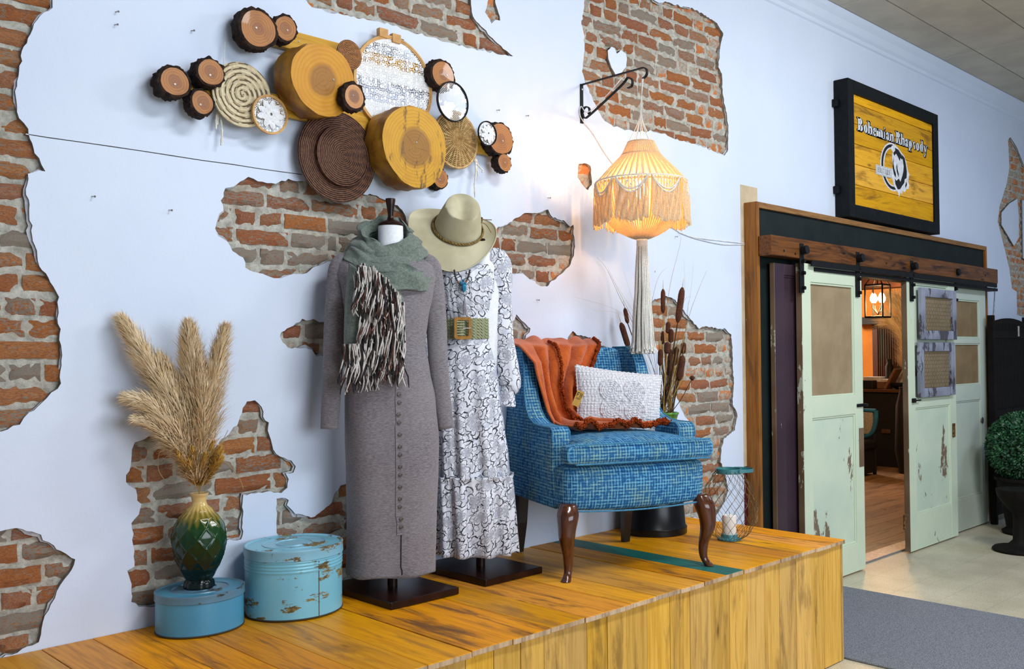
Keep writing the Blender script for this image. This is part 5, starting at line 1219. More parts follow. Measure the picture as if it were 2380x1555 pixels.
ch = thing('armchair', (CO.x, CO.y, .642), 'blue tweed upholstered armchair with curved dark wooden legs', 'armchair')
def soft(name, a, b, bev, mat=M_tweed, puff=0, sub=1, fn=None):
    bm = bmesh.new(); bmesh.ops.create_cube(bm, size=1)
    for v in bm.verts: v.co = Vector([(a[i]+b[i])/2+v.co[i]*(b[i]-a[i]) for i in range(3)])
    bmesh.ops.subdivide_edges(bm, edges=bm.edges[:], cuts=7, use_grid_fill=True)
    c = [(a[i]+b[i])/2 for i in range(3)]; h = [(b[i]-a[i])/2 for i in range(3)]
    for v in bm.verts:
        u = [(v.co[i]-c[i])/h[i] for i in range(3)]
        # round the box
        q = [max(0, abs(x*hh)-(hh-bev)) for x, hh in zip(u, h)]; L = math.sqrt(sum(x*x for x in q))
        if L > bev:
            for i in range(3):
                if q[i] > 0: v.co[i] = c[i]+math.copysign(h[i]-bev+q[i]*bev/L, u[i])
        if puff:
            k = [1-x*x for x in u]
            v.co.z += math.copysign(puff*k[0]*k[1], u[2]) if abs(u[2]) > .5 else 0
            v.co.y += (u[1]*puff*.6*k[0]*k[2]) if abs(u[1]) > .9 else 0
        if fn: v.co = Vector(fn(v.co))
    m = MB(); bm.verts.index_update(); m.add([T(v.co) for v in bm.verts], [tuple(v.index for v in f.verts) for f in bm.faces]); bm.free()
    return uvbox(m.build(name, mat, ch, smooth=80, sub=sub))
# base: front rail, bowed, from z .30 to .50
def bow(v):
    x, y, z = v
    if y < 0: y -= .028*(1-(x/.37)**2)*max(0, -y/.33)+.02*math.sin((z-.29)/.24*PI)*max(0, -y/.33)
    return (x, y, z+(.012*(x/.37)**2 if z < .4 else 0))
soft('front_rail', (-.372, -.335, .285), (.372, .30, .505), .03, fn=bow)
soft('seat_cushion', (-.30, -.40, .49), (.30, .26, .615), .05, puff=.012)
soft('seat_cushion_lip', (-.382, -.405, .50), (.382, -.30, .605), .04, puff=.0)
# backrest, leaning
def lean(v):
    x, y, z = v; k = max(0, (z-.45)/.55); y += .10*k+.05*(x/.33)**2*(-1); z += -.025*(x/.33)**2*0; return (x, y, z)
soft('backrest', (-.30, .225, .42), (.30, .32, 1.03), .04, fn=lean)
# side panels: profile in (y,z), following wing and arm
for sx in (-1, 1):
    out = [(-.24, .30), (-.24, .60), (-.235, .645), (-.21, .662), (-.10, .662), (-.03, .668), (.03, .69), (.075, .73), (.11, .79), (.135, .86), (.155, .94), (.19, 1.01), (.25, 1.03), (.37, 1.03), (.39, 1.01), (.36, .7), (.33, .5), (.31, .30)]
    xo, xi = sx*.385, sx*.30
    def xo_(y, z): return sx*(.372+.012*math.sin(PI*min(1, max(0, (z-.3)/.4)))-.035*max(0, (z-.7)/.35)-.02*max(0, (y-.1)/.3))
    def xi_(y, z): return sx*(.285-.0*max(0, (z-.7)/.35)-.02*max(0, (y-.1)/.3))
    o_ = []
    for i in range(len(out)): 
        a, b = Vector(out[i]), Vector(out[(i+1) % len(out)])
        k = max(1, int((b-a).length/.035)); o_ += [tuple(a.lerp(b, j/k)) for j in range(k)]
    cy_, cz_ = .06, .55; R1 = []
    def ins(p, d):  # pull a profile point inward
        i = o_.index(p); a, b = Vector(o_[i-1]), Vector(o_[(i+1) % len(o_)]); t_ = (b-a).normalized(); return (p[0]-(-t_.y)*-d*0+(t_.y)*d, p[1]-(t_.x)*d)
    lev = [(1.0, .022, 'o'), (1.0, .008, 'o'), (.93, .0, 'o'), (.5, 0, 'm'), (.07, 0, 'i'), (0, .008, 'i'), (0, .022, 'i')]
    for w, d, _ in lev:
        ring = []
        for p in o_:
            q = ins(p, d); X = lerp(xi_(*p), xo_(*p), w); ring.append(T((X, q[0], q[1])))
        R1.append(ring)
    m = MB(); n = len(o_); m.loft(R1, cap=False)
    for ring, fl in ((R1[0], 0), (R1[-1], 1)):
        pts2 = [(ins(p, .022)) for p in o_]; tri = tessellate_polygon([[Vector((a, b, 0)) for a, b in pts2]]); m.add(ring, [tuple(t_) for t_ in tri])
    uvbox(m.build('arm_side_panel', M_tweed, ch, smooth=60))
    m = MB(); m.tube([T((lerp(xi_(*p), xo_(*p), .97), ins(p, .001)[0], ins(p, .001)[1])) for p in o_[8:-14]], .0042, 6); m.build('piping', M_pipe, ch, smooth=80)
    m = MB(); m.tube([T((lerp(xi_(*p), xo_(*p), .04), ins(p, .002)[0], ins(p, .002)[1])) for p in o_[8:-20]], .0038, 6); m.build('piping', M_pipe, ch, smooth=80)
m = MB(); m.tube([T(bow((x*.372/10, -.337, .292))) for x in range(-10, 11)], .004, 6); m.build('piping', M_pipe, ch)
for z in (.512, .598): 
    m = MB(); m.tube([T((x*.345/10, -.408+.0*x, z)) for x in range(-10, 11)], .0042, 6); m.build('piping', M_pipe, ch)
for x in (-.1, .1):
    m = MB(); m.tube([T(lean((x, .226, z/20))) for z in range(13, 21)], .003, 5); m.build('channel_seam', M_pipe, ch)
# legs
for sx in (-1, 1):
    sp = spline([(sx*.345, -.325, .335), (sx*.357, -.345, .27), (sx*.366, -.352, .19), (sx*.352, -.335, .10), (sx*.353, -.335, .04), (sx*.372, -.352, .002)], 24); rings = []
    rad = [(0, .034), (.15, .046), (.35, .036), (.6, .021), (.82, .0165), (1, .021)]
    for k, p in enumerate(sp):
        r_ = interp(rad, k/24)[0]; rings.append([T((p.x+math.copysign(abs(math.cos(a))**.75, math.cos(a))*r_, p.y+math.copysign(abs(math.sin(a))**.75, math.sin(a))*r_, p.z)) for a in [2*PI*j/16 for j in range(16)]])
    m = MB(); m.loft(rings); m.build('front_leg', M_leg, ch, smooth=60)
    rings = [[T((sx*(.30+dx)+cx*r_, .29+dy+cy*r_, z)) for cx, cy in ((1, 1), (-1, 1), (-1, -1), (1, -1))] for z, r_, dx, dy in ((.30, .026, 0, 0), (.15, .023, .002, .01), (.0, .017, .006, .03))]
    m = MB(); m.loft(rings); m.build('rear_leg', M_rleg, ch)
# ------------------------------------------------------------ throw blanket
t = NT('rust_plush'); nz = t.noise(t.co(), 130, 4, .7); n2 = t.noise(t.co(), 12, 4); t.bump(t.math('ADD', nz, n2), .7, .008); M_rust = t.out(t.mix(t.ss(n2, .35, .65), t.mix(t.ss(nz, .3, .7), (.36, .055, .005), (.58, .105, .010)), (.60, .12, .014)), .95, spec=.1, sheen=.35)
t = NT('rust_sherpa'); v = t.vor(t.co(), 120); nz = t.noise(t.co(), 60, 4); t.bump(t.math('SUBTRACT', nz, v), 1.0, .01); M_sherpa = t.out(t.mix(t.ss(v, .1, .5), (.56, .10, .014), (.22, .03, .005)), .98, spec=.1)
bl = thing('throw_blanket', T((-.1, .2, .9)), 'rust orange plush throw draped over the armchair back and seat', 'blanket')
def bpos(u, v):
    # u 0..1 across (left edge to right edge), v 0..1 from behind the back, over the top, down to the seat
    key = [ # v : (xl, xr, y, z)
        (0.0, -.30, .16, .455, .86), (.08, -.32, .15, .450, .96), (.16, -.35, .15, .42, 1.035), (.22, -.37, .14, .35, 1.062), (.30, -.36, .12, .27, 1.035),
        (.42, -.32, .06, .235, .95), (.56, -.285, -.03, .195, .83), (.70, -.27, -.05, .14, .72), (.80, -.26, .0, .07, .655), (.88, -.25, .10, -.02, .637), (.95, -.24, .20, -.10, .636), (1, -.22, .28, -.14, .634)]
    xl, xr, y, z = interp(key, v); x = lerp(xl, xr, u)
    wing = max(0, -x-.20)/.15; 
    if v > .26: y -= wing*.20*max(0, min(1, (v-.26)/.16))*(1-.55*v)
    f = .030*math.sin(u*13+v*2.5)+.014*math.sin(u*27+v*6+1)+.02*fbm(u*3, v*5, 2)
    am = min(1, .5+v)*(1-.75*max(0, (v-.78)/.22))
    if v < .25: z += abs(f)*.7*am; y += f*.2
    elif v < .8: y -= (abs(f)*1.2+.012)*am; z += .01*fbm(u*5, v*9, 5)
    else: z += abs(f)*.75+.004; 
    return (x, y, z)
nu, nv = 56, 90; m = MB(); vs = [T(bpos(i/nu, j/nv)) for j in range(nv+1) for i in range(nu+1)]
for p in vs:
    if p.y > -.012: p.y = -.012
m.add(vs, [(j*(nu+1)+i, j*(nu+1)+i+1, (j+1)*(nu+1)+i+1, (j+1)*(nu+1)+i) for j in range(nv) for i in range(nu)]); m.build('plush_cloth', M_rust, bl, smooth=80, thick=.010)
def trim_line(fn, n, name, rad=.009):
    m = MB(); rr = random.Random(4); pts = []
    for i in range(n+1):
        p = T(fn(i/n)); pts.append(p+Vector((rr.uniform(-.003, .003), rr.uniform(-.003, 0), rr.uniform(-.003, .006))))
        if pts[-1].y > -.02: pts[-1].y = -.02
    m.tube(pts, [rad*(1+.3*rr.uniform(-1, 1)) for _ in pts], 8)
    for i in range(n*3):
        p = pts[rr.randrange(len(pts))]+Vector((rr.uniform(-1, 1), rr.uniform(-1, .6), rr.uniform(-1, 1)))*rad*.9; sph(m, p, rad*.35, 6)
    return m.build(name, M_sherpa, bl, smooth=80)
trim_line(lambda k: Vector(bpos(1, .2+.8*k))+Vector((0, -.012, .006)), 90, 'sherpa_edge')
trim_line(lambda k: Vector(bpos(.42+.1*math.sin(k*3), .26+.62*k))+Vector((0, -.028, .008)), 80, 'sherpa_fold', .008)
trim_line(lambda k: Vector(bpos(k, 1))+Vector((0, -.01, .008)), 60, 'sherpa_end', .012)
# yellow hang tag
M_tagm = plain('mustard_card', (.55, .32, .05), .6, (.48, .27, .04), 30, .05)
tg_c = H(1341, 926, T((-.03, -.02, .8)), Vector((-.55, -.83, 0)).normalized()); tgn = Vector((-.55, -.83, 0)).normalized(); tgl = Vector((-tgn.y, tgn.x, 0))
ta = thing('paper_tag', tg_c, 'mustard paper tag hanging on the rust throw beside the pillow', 'tag')
rotk = .42
def TG(x, z, d=0): return tg_c+tgl*(x*math.cos(rotk)-z*math.sin(rotk)*-1)+Vector((0, 0, 1))*(z*math.cos(rotk)-x*math.sin(rotk))+tgn*d
m = MB(); m.add([TG(x, z, d) for d in (.02, .021) for x, z in ((-.018, -.038), (.018, -.038), (.018, .038), (-.018, .038))], [(0, 1, 2, 3), (7, 6, 5, 4), (0, 4, 5, 1), (1, 5, 6, 2), (2, 6, 7, 3), (3, 7, 4, 0)]); m.build('card', M_tagm, ta)
m = MB()
for (x0, z0, x1, z1) in ((-.013, .008, -.010, .030), (-.010, .027, .000, .030), (-.010, .018, -.003, .021), (.003, .008, .006, .030), (.010, .008, .013, .030), (-.012, .002, .012, .004), (-.012, -.003, .008, -.001)):
    m.add([TG(x, z, .0216) for x, z in ((x0, z0), (x1, z0), (x1, z1), (x0, z1))], [(0, 1, 2, 3)])
m.build('printed_letters', M_blackm, ta, fix=False)
m = MB(); m.tube([TG(0, .036, .02), TG(-.004, .055, .012), TG(.0, .07, -.01)], .0008, 4); m.build('loop', M_blackm, ta)
# ------------------------------------------------------------ crochet pillow
t = NT('white_crochet'); v = t.vor(t.co(), 85, rand=.3); nz = t.noise(t.co(), 200, 2); t.bump(t.math('ADD', t.math('MULTIPLY', v, -1.0), t.math('MULTIPLY', nz, .3)), .8, .006); M_croc = t.out(t.mix(t.ss(v, .15, .55), (.82, .82, .84), (.60, .60, .64)), .9, spec=.15)
pn = Vector((-.50, -.84, .22)).normalized(); pc_ = H(1437, 938, T((.08, .06, .78)), pn)
pl_ = thing('crochet_pillow', pc_-Vector((0, 0, .17)), 'white crochet cushion with four round medallions on the armchair', 'cushion')
cor = [(1338, 850), (1536, 874), (1534, 1020), (1340, 1006)]
cw = [H(x, y, pc_, pn) for x, y in cor]
def pil(u, v, side):
    a = cw[0].lerp(cw[1], u); b = cw[3].lerp(cw[2], u); p = a.lerp(b, v); ed = (1-(2*u-1)**4)*(1-(2*v-1)**4); puff = .062*(max(0, (1-(2*u-1)**2)*(1-(2*v-1)**2)))**.45
    # pull the sides in a little
    cen = pc_; k = .045*(1-(2*u-1)**2)*abs(2*v-1)**3+.045*(1-(2*v-1)**2)*abs(2*u-1)**3; p = p.lerp(cen, k)
    h = 0
    if side > 0:
        xx, zz_ = (u-.5)*.41, (.5-v)*.31
        g = .0012*abs(math.sin(u*75))*abs(math.sin(v*58)) if max(abs(xx)/.125, abs(zz_)/.105) > 1 else 0
        for mx, mz in ((-.058, .045), (.058, .052), (-.055, -.045), (.06, -.042)):
            d = math.hypot(xx-mx, zz_-mz); an = math.atan2(zz_-mz, xx-mx)
            if d < .054: g = .0030*(.5+.5*math.cos(d*620))*(.7+.3*math.cos(an*12))+.001
        d = math.hypot(xx, zz_); an = math.atan2(zz_, xx)
        if d < .028: g = .0035*abs(math.cos(an*4))*(1-d/.03)
        h = g*3.0
        if v > .72: h += .0016*math.sin(v*150+2*math.sin(u*60))
    return p+pn*(puff*side+h)
G = 132; m = MB(); vs = [pil(i/G, j/G, 1) for j in range(G+1) for i in range(G+1)]; m.add(vs, [(j*(G+1)+i, j*(G+1)+i+1, (j+1)*(G+1)+i+1, (j+1)*(G+1)+i) for j in range(G) for i in range(G)]); m.build('crochet_cover', M_croc, pl_, smooth=80, fix=False)
G = 24; m = MB(); vs = [pil(i/G, j/G, -.8) for j in range(G+1) for i in range(G+1)]; m.add(vs, [(j*(G+1)+i, (j+1)*(G+1)+i, (j+1)*(G+1)+i+1, j*(G+1)+i+1) for j in range(G) for i in range(G)]); m.build('cover_back', M_croc, pl_, smooth=80, fix=False)
m = MB(); pe = [pil(i/60, 0, 0) for i in range(61)]+[pil(1, i/60, 0) for i in range(1, 61)]+[pil(1-i/60, 1, 0) for i in range(1, 61)]+[pil(0, 1-i/60, 0) for i in range(1, 61)]
m.tube(pe, [.006+.0018*math.sin(i*1.9) for i in range(len(pe))], 7, cap=False); m.build('crochet_edging', M_croc, pl_, smooth=80)
# ------------------------------------------------------------ sign
M_frameb = plain('black_painted_frame', (.003, .004, .005), .5, (.006, .008, .009), 20, .1, spec=.15)
SY = -.12; tl, tr_, bl_, br2 = W(1974, 183, SY), W(2181, 266, SY), W(1972, 502, SY), W(2184, 545, SY)
sx0, sx1, sz1, sz0 = (tl.x+bl_.x)/2, (tr_.x+br2.x)/2, (tl.z+tr_.z)/2, (bl_.z+br2.z)/2
sg = thing('shop_sign', ((sx0+sx1)/2, -.01, sz0), 'square plank shop sign in deep black frame above the barn doors', 'sign')
fwid = .095; fh = .10
for nm, a, b in (('frame_side', (sx0, SY, sz0), (sx0+fwid, -.005, sz1)), ('frame_side', (sx1-fwid, SY, sz0), (sx1, -.005, sz1)), ('frame_top', (sx0+fwid, SY, sz1-fh), (sx1-fwid, -.005, sz1)), ('frame_bottom', (sx0+fwid, SY, sz0), (sx1-fwid, -.005, sz0+fh))):
    MB().box(a, b, bev=.004).build(nm, M_frameb, sg)
ix0, ix1, iz0, iz1 = sx0+fwid, sx1-fwid, sz0+fh, sz1-fh
M_sgw = wood('golden_sign_plank', (.86, .44, .02), (.60, .25, .01), 'x', .45, (.13, .05, .008), .75)
hs = [0, .165, .33, .50, .665, .83, 1.0]
tops = [0, .08, .264, .446, .63, .815, 1.0]
for a, b in zip(tops, tops[1:]):
    MB().box((ix0, SY+.018, lerp(iz1, iz0, b)+.002), (ix1, SY+.035, lerp(iz1, iz0, a)-.002), bev=.0015).build('sign_plank', M_sgw, sg)
M_ltw = plain('white_print', (.80, .82, .86), .5, None, 30, 0); M_ltb = plain('black_print', (.006, .006, .008), .5, None, 30, 0)
SW, SH = ix1-ix0, iz1-iz0
def SP(u, v, d): return Vector((ix0+u*SW, SY+.018-d, iz1-v*SH))
def poly_out(m, pts, d, grow=0):
    pts = [Vector(p) for p in pts]; tri = tessellate_polygon([[Vector((p.x, p.y, 0)) for p in pts]])
    m.add([SP(p.x, p.y, d) for p in pts], [tuple(t_) for t_ in tri])
def ell(m, cx, cy, rx, ry, tx, ty, d, a0=0, a1=2*PI, n=18):
    # ring with thick sides (tx) and thin top/bottom (ty)
    vs = []; 
    for k in range(n+1):
        a = lerp(a0, a1, k/n); c, s = math.cos(a), math.sin(a); vs += [SP(cx+rx*c, cy-ry*s, d), SP(cx+(rx-tx)*c, cy-(ry-ty)*s, d)]
    m.add(vs, [(2*k, 2*k+1, 2*k+3, 2*k+2) for k in range(n)])
def rc(m, x0, y0, x1, y1, d): m.add([SP(x0, y0, d), SP(x1, y0, d), SP(x1, y1, d), SP(x0, y1, d)], [(0, 1, 2, 3)])
def glyph(ch_, x, y, w, xh, cap, g, m, d):
    # x,y: left and baseline; g grows every stroke for the black outline. All in sign units
    st = w*.34+2*g; th = xh*.10+2*g; sf = xh*.09+2*g; tx, ty = st, th
    def stem(cx, yt, yb, ser=(1, 1), sw=None):
        sw = sw or st; rc(m, cx-sw/2, yt-g, cx+sw/2, yb+g, d)
        e = w*.13+g
        if ser[0]: rc(m, cx-sw/2-e, yt-g, cx+sw/2+(e if ser[0] > 1 else 0), yt-g+sf, d)
        if ser[1]: rc(m, cx-sw/2-e, yb+g-sf, cx+sw/2+e, yb+g, d)
    def bowl(cx, cy, rx, ry, a0=0, a1=2*PI): ell(m, cx, cy, rx+g, ry+g, tx, ty, d, a0, a1)
    L, Rr_ = x+w*.22, x+w*.78; c = x+w*.5
    if ch_ in 'BR':
        stem(x+w*.25, y-cap, y, (1, 1)); bowl(x+w*.42, y-cap*.75, w*.42, cap*.25, -PI/2, PI/2)
        rc(m, x+w*.2, y-cap-g, x+w*.45, y-cap-g+th, d); rc(m, x+w*.2, y-cap*.5-th/2, x+w*.45, y-cap*.5+th/2, d)
        if ch_ == 'B': bowl(x+w*.44, y-cap*.25, w*.48, cap*.25, -PI/2, PI/2); rc(m, x+w*.2, y+g-th, x+w*.45, y+g, d)
        else: m.add([SP(x+w*.5-g, y-cap*.5, d), SP(x+w*.72+g, y-cap*.5, d), SP(x+w*1.0+g, y+g, d), SP(x+w*.72-g, y+g, d)], [(0, 1, 2, 3)])
    elif ch_ == 'o': bowl(c, y-xh/2, w*.42, xh/2)
    elif ch_ in 'hnm':
        stem(x+w*.2*(1 if ch_ != 'm' else .66), y-(cap*1.0 if ch_ == 'h' else xh), y, (1, 1))
        k = [(.2, .8)] if ch_ != 'm' else [(.14, .5), (.5, .86)]
        for a, b in k:
            cx = x+w*(a+b)/2+w*.05; stem(x+w*b, y-xh*.72, y, (0, 1), sw=st*(1 if ch_ != 'm' else .8)); ell(m, x+w*(b-.17), y-xh*.72, w*.17+st*(.5 if ch_ != 'm' else .4), xh*.28+g, st*(1 if ch_ != 'm' else .8), th, d, 0, PI*.95)
    elif ch_ == 'e':
        bowl(c, y-xh/2, w*.40, xh/2, .15, 2*PI-.6); rc(m, c-w*.36, y-xh*.55-th/2, c+w*.36, y-xh*.55+th/2, d)
    elif ch_ == 'i':
        stem(c, y-xh, y, (1, 1)); ell(m, c, y-xh*1.32, st*.55, xh*.12+g, st*.55, xh*.12+g, d)
    elif ch_ == 'a':
        stem(x+w*.66, y-xh*.75, y, (0, 0)); ell(m, x+w*.45, y-xh*.72, w*.21+st/2, xh*.28+g, st, th, d, 0, PI*.9); bowl(x+w*.38, y-xh*.25, w*.30, xh*.25, PI*.4, PI*1.6); rc(m, x+w*.38, y-xh*.55, x+w*.66, y-xh*.55+th, d); rc(m, x+w*.6, y+g-sf, x+w*.95, y+g, d); ell(m, x+w*.22, y-xh*.72, st*.5, xh*.1+g, st*.5, xh*.1+g, d)
    elif ch_ == 'p': stem(x+w*.24, y-xh, y+xh*.42, (1, 1)); bowl(x+w*.46, y-xh/2, w*.38, xh/2, -PI*.75, PI*.75)
    elif ch_ == 'd': stem(x+w*.72, y-cap, y, (1, 0)); bowl(x+w*.46, y-xh/2, w*.40, xh/2, PI*.25, PI*1.75); rc(m, x+w*.7, y+g-sf, x+w*.98, y+g, d)
    elif ch_ == 's':
        bowl(c, y-xh*.74, w*.33, xh*.26, .35, PI*1.5); bowl(c, y-xh*.26, w*.33, xh*.26, -PI*.5, PI*.86)
    elif ch_ == 'y':
        m.add([SP(x-g, y-xh-g, d), SP(x+w*.34+g, y-xh-g, d), SP(x+w*.62+g, y+g, d), SP(x+w*.40-g, y+g, d)], [(0, 1, 2, 3)])
        m.add([SP(x+w*.74-g, y-xh-g, d), SP(x+w*.90+g, y-xh-g, d), SP(x+w*.46+g, y+xh*.42+g, d), SP(x+w*.26-g, y+xh*.42+g, d)], [(0, 1, 2, 3)])
        rc(m, x-w*.08-g, y-xh-g, x+w*.44+g, y-xh-g+sf, d); rc(m, x+w*.6-g, y-xh-g, x+w*1.05+g, y-xh-g+sf, d); ell(m, x+w*.26, y+xh*.40, st*.6, xh*.12+g, st*.6, xh*.12+g, d)
ml, mk = MB(), MB()
def text(s, x, xe, yfn, wl):
    tot = sum(wl.get(c, 1) for c in s); k = (xe-x)/tot
    for c in s:
        w = wl.get(c, 1)*k
        if c != ' ':
            xx = x; y = yfn(x+w/2); base = .058 if c not in 'BR' else .062
            glyph(c, xx, y, w*.94, .078, .118, .0052, mk, .0006); glyph(c, xx, y, w*.94, .078, .118, 0, ml, .0012)
            glyph(c, xx+.007, y+.005, w*.94, .078, .118, .0045, mk, .0003)
        x += w
wl = {'B': 1.25, 'R': 1.25, 'm': 1.5, 'i': .62, ' ': .45, 's': .8, 'y': 1.05, 'e': .9, 'a': .92}
text('Bohemian Rhapsody', .06, .93, lambda x: .316, wl)
mk.build('lettering_outline', M_ltb, sg, fix=False); ml.build('lettering', M_ltw, sg, fix=False)
lw, lk, lw2 = MB(), MB(), MB()
LCX, LCY, LRX, LRY = .466, .556, .138, .215
ell(lw, LCX, LCY, LRX+.012, LRY+.015, .047, .055, .0006, n=48); ell(lk, LCX, LCY, LRX, LRY, .022, .028, .0010, n=48)
hair = [(.50, .385), (.555, .40), (.60, .44), (.635, .47), (.66, .52), (.672, .58), (.685, .63), (.70, .655), (.69, .69), (.68, .73), (.695, .77), (.685, .81), (.655, .825), (.635, .86), (.605, .85), (.60, .89), (.575, .88), (.56, .93), (.545, .885), (.53, .86), (.50, .83), (.485, .78), (.47, .72), (.455, .69), (.47, .665), (.487, .62), (.482, .55), (.478, .50), (.49, .46), (.465, .44), (.475, .405)]
hm = lambda q: [(a-.02, .556+(b-.625)*.9) for a, b in q]
poly_out(lw2, hm(hair), .0014)
for pts in ([(.515, .41), (.56, .42), (.595, .46), (.615, .50), (.60, .515), (.585, .50), (.575, .54), (.555, .50), (.53, .47), (.505, .50), (.495, .47), (.52, .44)],
            [(.60, .455), (.64, .49), (.655, .56), (.665, .63), (.66, .70), (.635, .72), (.63, .76), (.60, .80), (.575, .84), (.545, .85), (.515, .80), (.51, .74), (.53, .76), (.56, .73), (.58, .76), (.605, .69), (.62, .64), (.625, .58), (.615, .52)],
            [(.50, .52), (.495, .58), (.505, .64), (.525, .69), (.52, .73), (.50, .70), (.485, .64), (.488, .57)],
            [(.54, .57), (.545, .63), (.56, .68), (.555, .72), (.535, .66), (.53, .61)],
            [(.655, .74), (.665, .77), (.645, .81), (.64, .79)]):
    poly_out(lk, hm(pts), .0020)
lab = MB(); rc(lab, .258, .577, .455, .667, .0026); lkk = MB()
for (x0, y0, x1, y1) in ((.266, .584, .447, .5862), (.266, .658, .447, .6602), (.266, .584, .268, .6602), (.445, .584, .447, .6602)): rc(lkk, x0, y0, x1, y1, .0030)
# BOUTIQUE in thin block capitals
gl = {'B': [(0, 0, 0, 1), (0, 0, .8, 0), (0, .5, .8, .5), (0, 1, .8, 1), (.8, 0, .8, 1)], 'O': [(0, 0, 0, 1), (1, 0, 1, 1), (0, 0, 1, 0), (0, 1, 1, 1)], 'U': [(0, 0, 0, 1), (1, 0, 1, 1), (0, 1, 1, 1)], 'T': [(0, 0, 1, 0), (.5, 0, .5, 1)], 'I': [(.5, 0, .5, 1), (.25, 0, .75, 0), (.25, 1, .75, 1)], 'Q': [(0, 0, 0, 1), (1, 0, 1, 1), (0, 0, 1, 0), (0, 1, 1, 1), (.6, .75, .6, 1.15)], 'E': [(0, 0, 0, 1), (0, 0, 1, 0), (0, .5, .8, .5), (0, 1, 1, 1)]}
for i, c in enumerate('BOUTIQUE'):
    X = .280+i*.0200; 
    for (a, b, c2, d2) in gl[c]:
        x0, y0, x1, y1 = X+a*.014, .600+b*.043, X+c2*.014, .600+d2*.043; rc(lkk, min(x0, x1)-.0014, min(y0, y1)-.0016, max(x0, x1)+.0014, max(y0, y1)+.0016, .0032)
lw.build('logo_ring_outline', M_ltw, sg, fix=False); lk.build('logo_black', M_ltb, sg, fix=False); lw2.build('logo_hair', M_ltw, sg, fix=False); lab.build('logo_label', M_ltw, sg, fix=False); lkk.build('small_lettering', M_ltb, sg, fix=False)
for z in (lerp(sz0, sz1, .83), lerp(sz0, sz1, .2)):
    MB().box((sx0-.03, -.045, z-.03), (sx0, -.002, z+.03), bev=.005).build('fixing_bracket', M_frameb, sg)
# ------------------------------------------------------------ door surround
M_dgreen = plain('dark_green_board', (.007, .012, .012), .6, (.010, .016, .016), 6, .2, spec=.2); M_trimw = wood('stained_trim', (.32, .125, .02), (.17, .055, .009), 'z', .4, (.06, .025, .01), .5, hue=False)
M_trimx = wood('stained_trim_across', (.30, .15, .05), (.14, .06, .02), 'x', .45, (.05, .03, .015), .6, hue=False)
M_beam = wood('dark_rustic_beam', (.17, .06, .013), (.04, .013, .004), 'x', .4, (.012, .006, .004), .95, hue=False)
FY = -.10; fx0, fx1, fz = W(1758, 474, FY).x, (W(2312, 573, FY).x+W(2286, 1227, FY).x)/2, (W(1753, 472, FY).z+W(2312, 573, FY).z)/2
su = thing('door_surround', ((fx0+fx1)/2, -.01, 0), 'large dark green door surround edged with stained wood boards', 'door surround')
MB().box((fx0, FY, 0), (fx0+.035, -.003, fz), bev=.003).build('left_edge_board', M_trimw, su)
MB().box((fx1-.035, FY, 0), (fx1, -.003, fz), bev=.003).build('right_edge_board', M_trimw, su)
MB().box((fx0+.035, FY, fz-.04), (fx1-.035, -.003, fz), bev=.003).build('top_edge_board', M_trimx, su)
bt = (W(1785, 548, -.2).z+W(2310, 622, -.2).z)/2; bb = (W(1785, 600, -.2).z+W(2310, 652, -.2).z)/2
MB().box((fx0+.035, FY+.02, OPEN[3]), (fx1-.035, -.003, fz-.04)).build('header_panel', M_dgreen, su)
MB().box((fx0+.035, FY+.02, 0), (OPEN[0], -.003, OPEN[3])).build('side_panel', M_dgreen, su)
MB().box((OPEN[1], FY+.02, 0), (fx1-.035, -.003, OPEN[3])).build('side_panel', M_dgreen, su)
bm_ = thing('header_beam', ((fx0+fx1)/2, -.14, bb), 'rough dark brown timber beam above the sliding doors', 'beam')
MB().box((W(1793, 570, -.2).x, -.2, bb), (fx1-.01, FY-.002, bt), bev=.006).build('beam_body', M_beam, bm_)
for x, y in ((1822, 583), (1848, 590), (2060, 612), (2290, 640)):
    p = W(x, y, -.2); MB().tube([p+Vector((0, .004, 0)), p-Vector((0, .003, 0))], .008, 6).build('lag_bolt', M_blackm, bm_)
rl = thing('sliding_door_rail', ((fx0+fx1)/2, -.2, bb-.05), 'flat black steel sliding rail below the timber beam', 'rail')
MB().box((W(1885, 605, -.215).x, -.222, bb-.045), (fx1-.1, -.212, bb-.005)).build('rail_bar', M_blackm, rl)
MB().box((W(1885, 605, -.17).x, -.20, bb-.075), (fx1-.02, -.115, bb-.048)).build('lower_rail', M_blackm, rl)
# doors
def m_paint(name, c, c2, under, thr, streak=True, sc=4):
    t = NT(name); a = t.noise(t.co(scale=(1, 1, .45), rnd=True), sc, 8, .7); k = t.noise(t.co(scale=(55, 55, 2.2), rnd=True), 1.5, 4, .6); b = t.noise(t.co(), 2, 3)
    col = t.mix(t.ss(b, .35, .65), c, c2); e = t.ss(a, thr, thr+.01)
    if streak: e = t.math('MAXIMUM', e, t.math('MULTIPLY', t.ss(k, .70, .735), t.ss(a, .47, .55)))
    col = t.mix(t.math('MULTIPLY', e, .92), col, under); t.bump(t.math('SUBTRACT', a, e), .25, .004); return t.out(col, .5)
M_mint = m_paint('pale_mint_paint', (.66, .74, .56), (.60, .70, .54), (.12, .065, .035), .64); M_mint2 = m_paint('weathered_mint_panel', (.64, .73, .57), (.55, .66, .53), (.16, .09, .05), .61)
M_ivory = m_paint('greenish_white_paint', (.56, .62, .52), (.50, .57, .48), (.16, .12, .07), .74, False); M_purp = m_paint('plum_paint', (.045, .022, .035), (.03, .014, .025), (.30, .22, .2), .70, False, 7)
M_edgew = m_paint('bare_door_edge', (.22, .15, .09), (.14, .085, .045), (.55, .60, .48), .55, False, 6)
